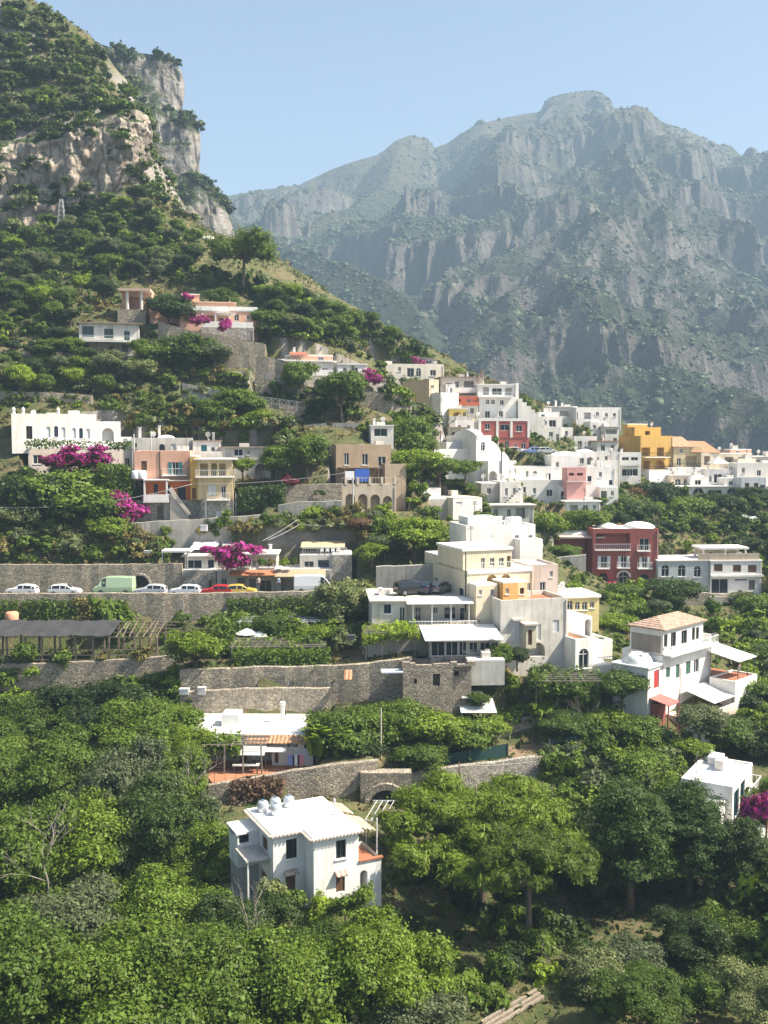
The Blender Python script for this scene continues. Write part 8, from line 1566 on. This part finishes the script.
    strip('ivy', 'creeper covering the wall left of the orange house', 'ivy', [(98,500,147.5),(116,500,147.3),(131,502,147.2)], 5.2, 4500, .3, LG, th=.7); strip('ivy', 'creeper edge along the foot of the white villa', 'ivy', [(26,447,153.2),(60,447.5,153),(110,449,152.8),(131,449,152.8)], 1.1, 1500, .28, LG, th=.6); strip('ivy', 'creeper hanging from the road wall by the red panelled house', 'ivy', [(499,468,195.6),(530,468,195.6),(574,465,196.6)], 2.6, 2600, .36, LD, th=.8)
    strip('ivy', 'green creeper on the crumbling stone garden wall', 'ivy', [(588,740,107.7),(612,732,108.6)], 3.0, 2200, .28, LG, th=.6); strip('grape_row', 'grape row behind the open timber pergola', 'vine', [(236,668,109.8),(280,667,109.8),(330,666,109.6)], 1.8, 3600, .28, LG, th=.8); strip('reeds', 'dry russet reeds behind the roof of the lone white house', 'reeds', [(232,800,91),(255,798,91),(282,797,91)], 1.7, 1800, .3, LR, th=1.0)
    strip('flower_pots', 'flower pots along the right side terrace of the lone white house', 'flowers', [(372,858,79),(395,853,81)], .6, 500, .2, LR, th=.5) if False else None
    # ---- scattered scrub and trees
    K3 = ['bush0', 'bush1', 'bush2', 'thicket0', 'thicket1']; TR = ['tree0', 'tree1', 'tree2', 'tree3']
    NOGO.extend([[(8,408),(135,408),(135,470),(8,470)],[(133,436),(272,436),(272,482),(235,524),(133,524)],[(72,312),(146,314),(146,364),(72,362)],[(118,284),(154,284),(154,312),(118,312)],[(178,290),(262,290),(262,346),(200,346)],[(282,350),(388,350),(388,392),(282,392)],[(320,440),(408,440),(408,514),(320,514)],[(384,358),(768,405),(768,500),(500,522),(428,500),(430,430),(384,430)],[(0,560),(352,540),(352,604),(0,604)],[(0,604),(165,604),(165,660),(0,660)],[(556,525),(764,540),(764,604),(650,604),(556,590)],[(395,510),(600,520),(740,610),(735,720),(610,690),(500,668),(400,668)],[(228,785),(376,785),(376,915),(250,915)],[(180,700),(345,700),(345,790),(205,790)],[(505,730),(550,730),(550,757),(505,757)],[(676,748),(766,748),(766,830),(676,800)],[(180,660),(412,650),(412,722),(180,722)],[(365,622),(505,590),(505,672),(365,668)],[(395,660),(480,660),(480,705),(395,705)],[(400,775),(545,755),(545,800),(400,805)],[(540,552),(588,552),(588,592),(540,592)],[(90,518),(264,510),(264,532),(90,540)]])
    nt = 0
    U = 'bush'
    ridge = [(-20,6),(36,10),(66,30),(96,56),(124,90),(126,106),(95,110),(50,120),(0,140),(-20,142)]
    mixA = [(LO, 3), (LD, 3), (LG, 3), (LY, 1)]; mixB = [(LO, 2), (LG, 4), (LD, 1), (LB, 2.2)]
    scatter([(-10,20),(60,44),(105,80),(60,110),(0,130)], 19, ['tree0', 'tree2'], [(LD, 2), (LO, 1)], .6, .95, 'tree', 'one of the dark small trees standing on the hilltop above the pale cliff', 'tree', 'small trees on the hilltop', 16, seed=4, parts=True)
    scatter(ridge, 7, K3, [(LG, 4), (LO, 2), (LD, 1.5), (LB, 1)], .7, 1.5, U, 'one of the dusty green bushes on the hilltop above the pale cliff', U, 'bushes on the hilltop above the cliff', 0, seed=3, stuff=210, sgap=5)
    up = [(0,232),(45,228),(100,210),(135,206),(165,232),(205,258),(232,268),(290,292),(330,318),(380,346),(430,366),(400,372),(330,345),(262,340),(262,290),(180,286),(118,280),(0,300)]
    scatter(up, 15, TR, [(LG, 3), (LO, 3), (LD, 3), (LB, .8)], .5, .9, 'tree', 'one of the wild trees on the upper slope under the cliff', 'tree', 'wild trees on the upper slope', 70, seed=6, parts=True)
    scatter(up, 7, K3, mixB, .6, 1.3, U, 'one of the green bushes on the upper slope under the cliff', U, 'bushes on the upper slope under the cliff', 0, seed=5, stuff=380, sgap=7)
    mid = [(0,300),(118,282),(178,300),(262,345),(284,392),(384,392),(384,440),(270,440),(180,432),(120,412),(8,408),(0,420)]
    scatter([(0,300),(118,282),(178,310),(200,380),(120,400),(0,400)], 17, TR, [(LG, 3), (LO, 2), (LB, 1.5), (LD, 2)], .45, .8, 'tree', 'one of the wild trees on the scrubby slope above the white villa', 'tree', 'wild trees on the slope above the white villa', 38, seed=8, parts=True)
    scatter(mid, 7, K3, [(LG, 4), (LO, 2), (LB, 2), (LD, 2), (LY, 1)], .5, 1.1, U, 'x', U, None, 0, seed=7, stuff=300, sgap=7)
    scatter([(372,345),(432,362),(450,420),(400,440),(384,400)], 7, K3, mixB, .5, 1.0, U, 'x', U, None, 0, seed=22, stuff=110, sgap=5, nogo=False)
    scatter([(430,362),(640,445),(768,470),(768,500),(500,520),(430,480)], 6, K3, mixB, .35, .7, U, 'x', U, None, 0, seed=23, stuff=330, sgap=4.5, nogo=False)
    scatter([(132,120),(165,150),(200,195),(228,236),(165,214),(135,202)], 6, K3, mixB, .5, 1.1, U, 'x', U, None, 0, seed=24, stuff=60, sgap=5)
    scatter([(-10,110),(50,100),(100,95),(130,90),(128,112),(95,122),(50,136),(-10,150)], 6, K3, mixA, .5, 1.2, U, 'x', U, None, 0, seed=25, stuff=70, sgap=5)
    def both(poly, gap, mats, a, b, words, group, n, seed, stuff, kk=K3): scatter(poly, gap, kk, mats, a, b, U, words, U, group, n, seed=seed, stuff=stuff)
    both([(0,470),(90,470),(90,560),(0,560)], 9, [(LG, 3), (LD, 3), (LO, 2)], .7, 1.3, 'one of the bushes in the shade below the white villa', 'bushes below the white villa', 20, 9, 25)
    both([(86,538),(264,528),(345,512),(430,520),(440,560),(352,540),(200,540),(182,562),(86,562)], 8, [(LY, 3), (LG, 3), (LB, 2), (LO, 2)], .5, 1.0, 'one of the dry bushes on the bank between the road and the orange house', 'bushes on the bank above the road', 50, 10, 60)
    both([(405,430),(430,430),(470,480),(430,500),(405,480)], 9, [(LG, 3), (LB, 2)], .6, 1.1, 'one of the bushes right of the arcaded brown house', 'bushes right of the arcaded house', 10, 11, 8)
    both([(165,604),(365,600),(372,655),(165,660)], 10, [(LG, 3), (LB, 2), (LO, 1)], .45, .9, 'one of the shrubs in the garden terrace just below the road', 'shrubs on the terrace below the road', 30, 12, 30)
    both([(480,700),(600,690),(600,752),(550,752),(500,728)], 9, [(LG, 3), (LB, 2)], .4, .8, 'one of the shrubs in the vegetable gardens below the stepped white house', 'shrubs in the vegetable gardens', 22, 13, 20)
    both([(545,760),(690,742),(768,730),(768,760),(680,760),(670,800),(560,830),(470,806),(545,800)], 10, [(LG, 3), (LB, 2), (LO, 1.5), (LD, 1)], .55, 1.1, 'one of the bushes on the grassy bank below the gardens', 'bushes on the bank below the gardens', 40, 14, 50)
    both([(600,500),(768,500),(768,545),(660,545),(600,525)], 9, [(LG, 2), (LD, 4)], .6, 1.1, 'one of the dark bushes on the bank under the village houses', 'bushes under the village', 25, 15, 45)
    both([(600,600),(768,606),(768,740),(735,720),(740,640),(640,612)], 9, [(LG, 3), (LB, 3), (LD, 1)], .6, 1.1, 'one of the shrubs in the garden terraces at the right', 'shrubs in the right gardens', 30, 16, 40)
    both([(0,660),(180,660),(230,790),(235,900),(0,900)], 13, [(LG, 3), (LO, 1), (LB, 1.5), (LY, .6)], .6, 1.1, 'one of the bushes between the trees of the left grove', 'bushes in the left grove', 20, 17, 50)
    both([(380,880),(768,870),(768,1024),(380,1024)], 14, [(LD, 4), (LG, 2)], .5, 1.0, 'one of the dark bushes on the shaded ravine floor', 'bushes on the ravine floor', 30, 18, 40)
    both([(380,800),(560,806),(600,860),(400,880)], 11, [(LD, 2), (LG, 3), (LB, 1)], .5, 1.0, 'one of the bushes between the rubble wall and the huge umbrella pine', 'bushes below the rubble wall', 15, 19, 20)
    scatter([(268,276),(290,286),(330,314),(380,346),(425,366),(400,372),(330,345),(262,340)], 15, TR, [(LG, 3), (LD, 3), (LO, 1)], .5, .9, 'tree', 'one of the wild trees on the ridge right of the lone umbrella pine', 'tree', 'wild trees on the ridge by the umbrella pine', 26, seed=30, parts=True)
    scatter([(200,270),(262,290),(292,296),(330,314),(380,346),(430,368),(400,374),(330,345),(262,340),(255,296),(200,290)], 6, K3, [(LG, 3), (LD, 3), (LO, 2), (LB, 1)], .6, 1.4, U, 'x', U, None, 0, seed=31, stuff=170, sgap=5.5, nogo=False)
    scatter([(120,688),(182,676),(182,730),(150,720)], 6, K3, [(LG, 3), (LB, 2), (LD, 1)], .5, 1.0, U, 'x', U, None, 0, seed=32, stuff=30, sgap=6, nogo=False)
    scatter([(455,680),(500,672),(520,690),(500,712),(455,700)], 5, K3, [(LG, 3), (LB, 2)], .35, .7, U, 'x', U, None, 0, seed=33, stuff=26, sgap=5, nogo=False)
    scatter([(772,470),(960,480),(960,1010),(772,1010)], 9, K3, [(LG, 3), (LD, 2), (LB, 1), (LO, 1)], .9, 2.2, U, 'x', U, None, 0, seed=34, stuff=330, sgap=8, nogo=False)
    scatter([(-150,140),(-6,140),(-6,1010),(-150,1010)], 9, K3, [(LG, 3), (LD, 2), (LB, 1), (LO, 1)], .9, 2.0, U, 'x', U, None, 0, seed=35, stuff=230, sgap=8, nogo=False)
    gd = [(LG, 3), (LB, 3), (LD, 1), (LO, 1)]
    scatter([(556,520),(768,520),(768,745),(600,745),(560,690),(600,640),(560,600)], 6, K3, gd, .35, .85, U, 'x', U, None, 0, seed=26, stuff=330, sgap=5.5, nogo=False)
    scatter([(0,520),(90,535),(182,540),(182,564),(0,564)], 6, K3, [(LG, 3), (LB, 1), (LY, 2), (LO, 1)], .4, .9, U, 'x', U, None, 0, seed=27, stuff=90, sgap=5, nogo=False)
    scatter([(95,398),(140,402),(200,420),(310,425),(310,448),(200,440),(135,440),(120,420)], 6, K3, [(LG, 3), (LY, 2), (LO, 2)], .5, 1.0, U, 'x', U, None, 0, seed=28, stuff=90, sgap=5, nogo=False)
    scatter([(400,480),(450,470),(480,500),(520,520),(470,535),(420,520)], 6, K3, gd, .4, .8, U, 'x', U, None, 0, seed=29, stuff=70, sgap=5, nogo=False)
    scrub_mass()
white_villa(); low_rows(); orange_house(); hill_houses(); arcade_house(); upper_village(); right_village(); filler_houses(); red_and_grey(); centre_complex(); lower_right(); patio_house(); front_house(); restaurants(); roof_clutter()
do_carve(); build_land(); near_cliff(); far_cliff(); MX = mountain(); mountain_woods(*MX); backdrop_ground(); sky_haze(); camera()
build_walls(); road_vehicles(); pergola_left(); mid_pergolas(); small_things(); people(); dead_trees(); weeds(); plant_all()
S.cycles.max_bounces = 6; S.cycles.diffuse_bounces = 2; S.cycles.glossy_bounces = 2; S.cycles.transmission_bounces = 3; S.cycles.transparent_max_bounces = 6; S.cycles.volume_bounces = 0
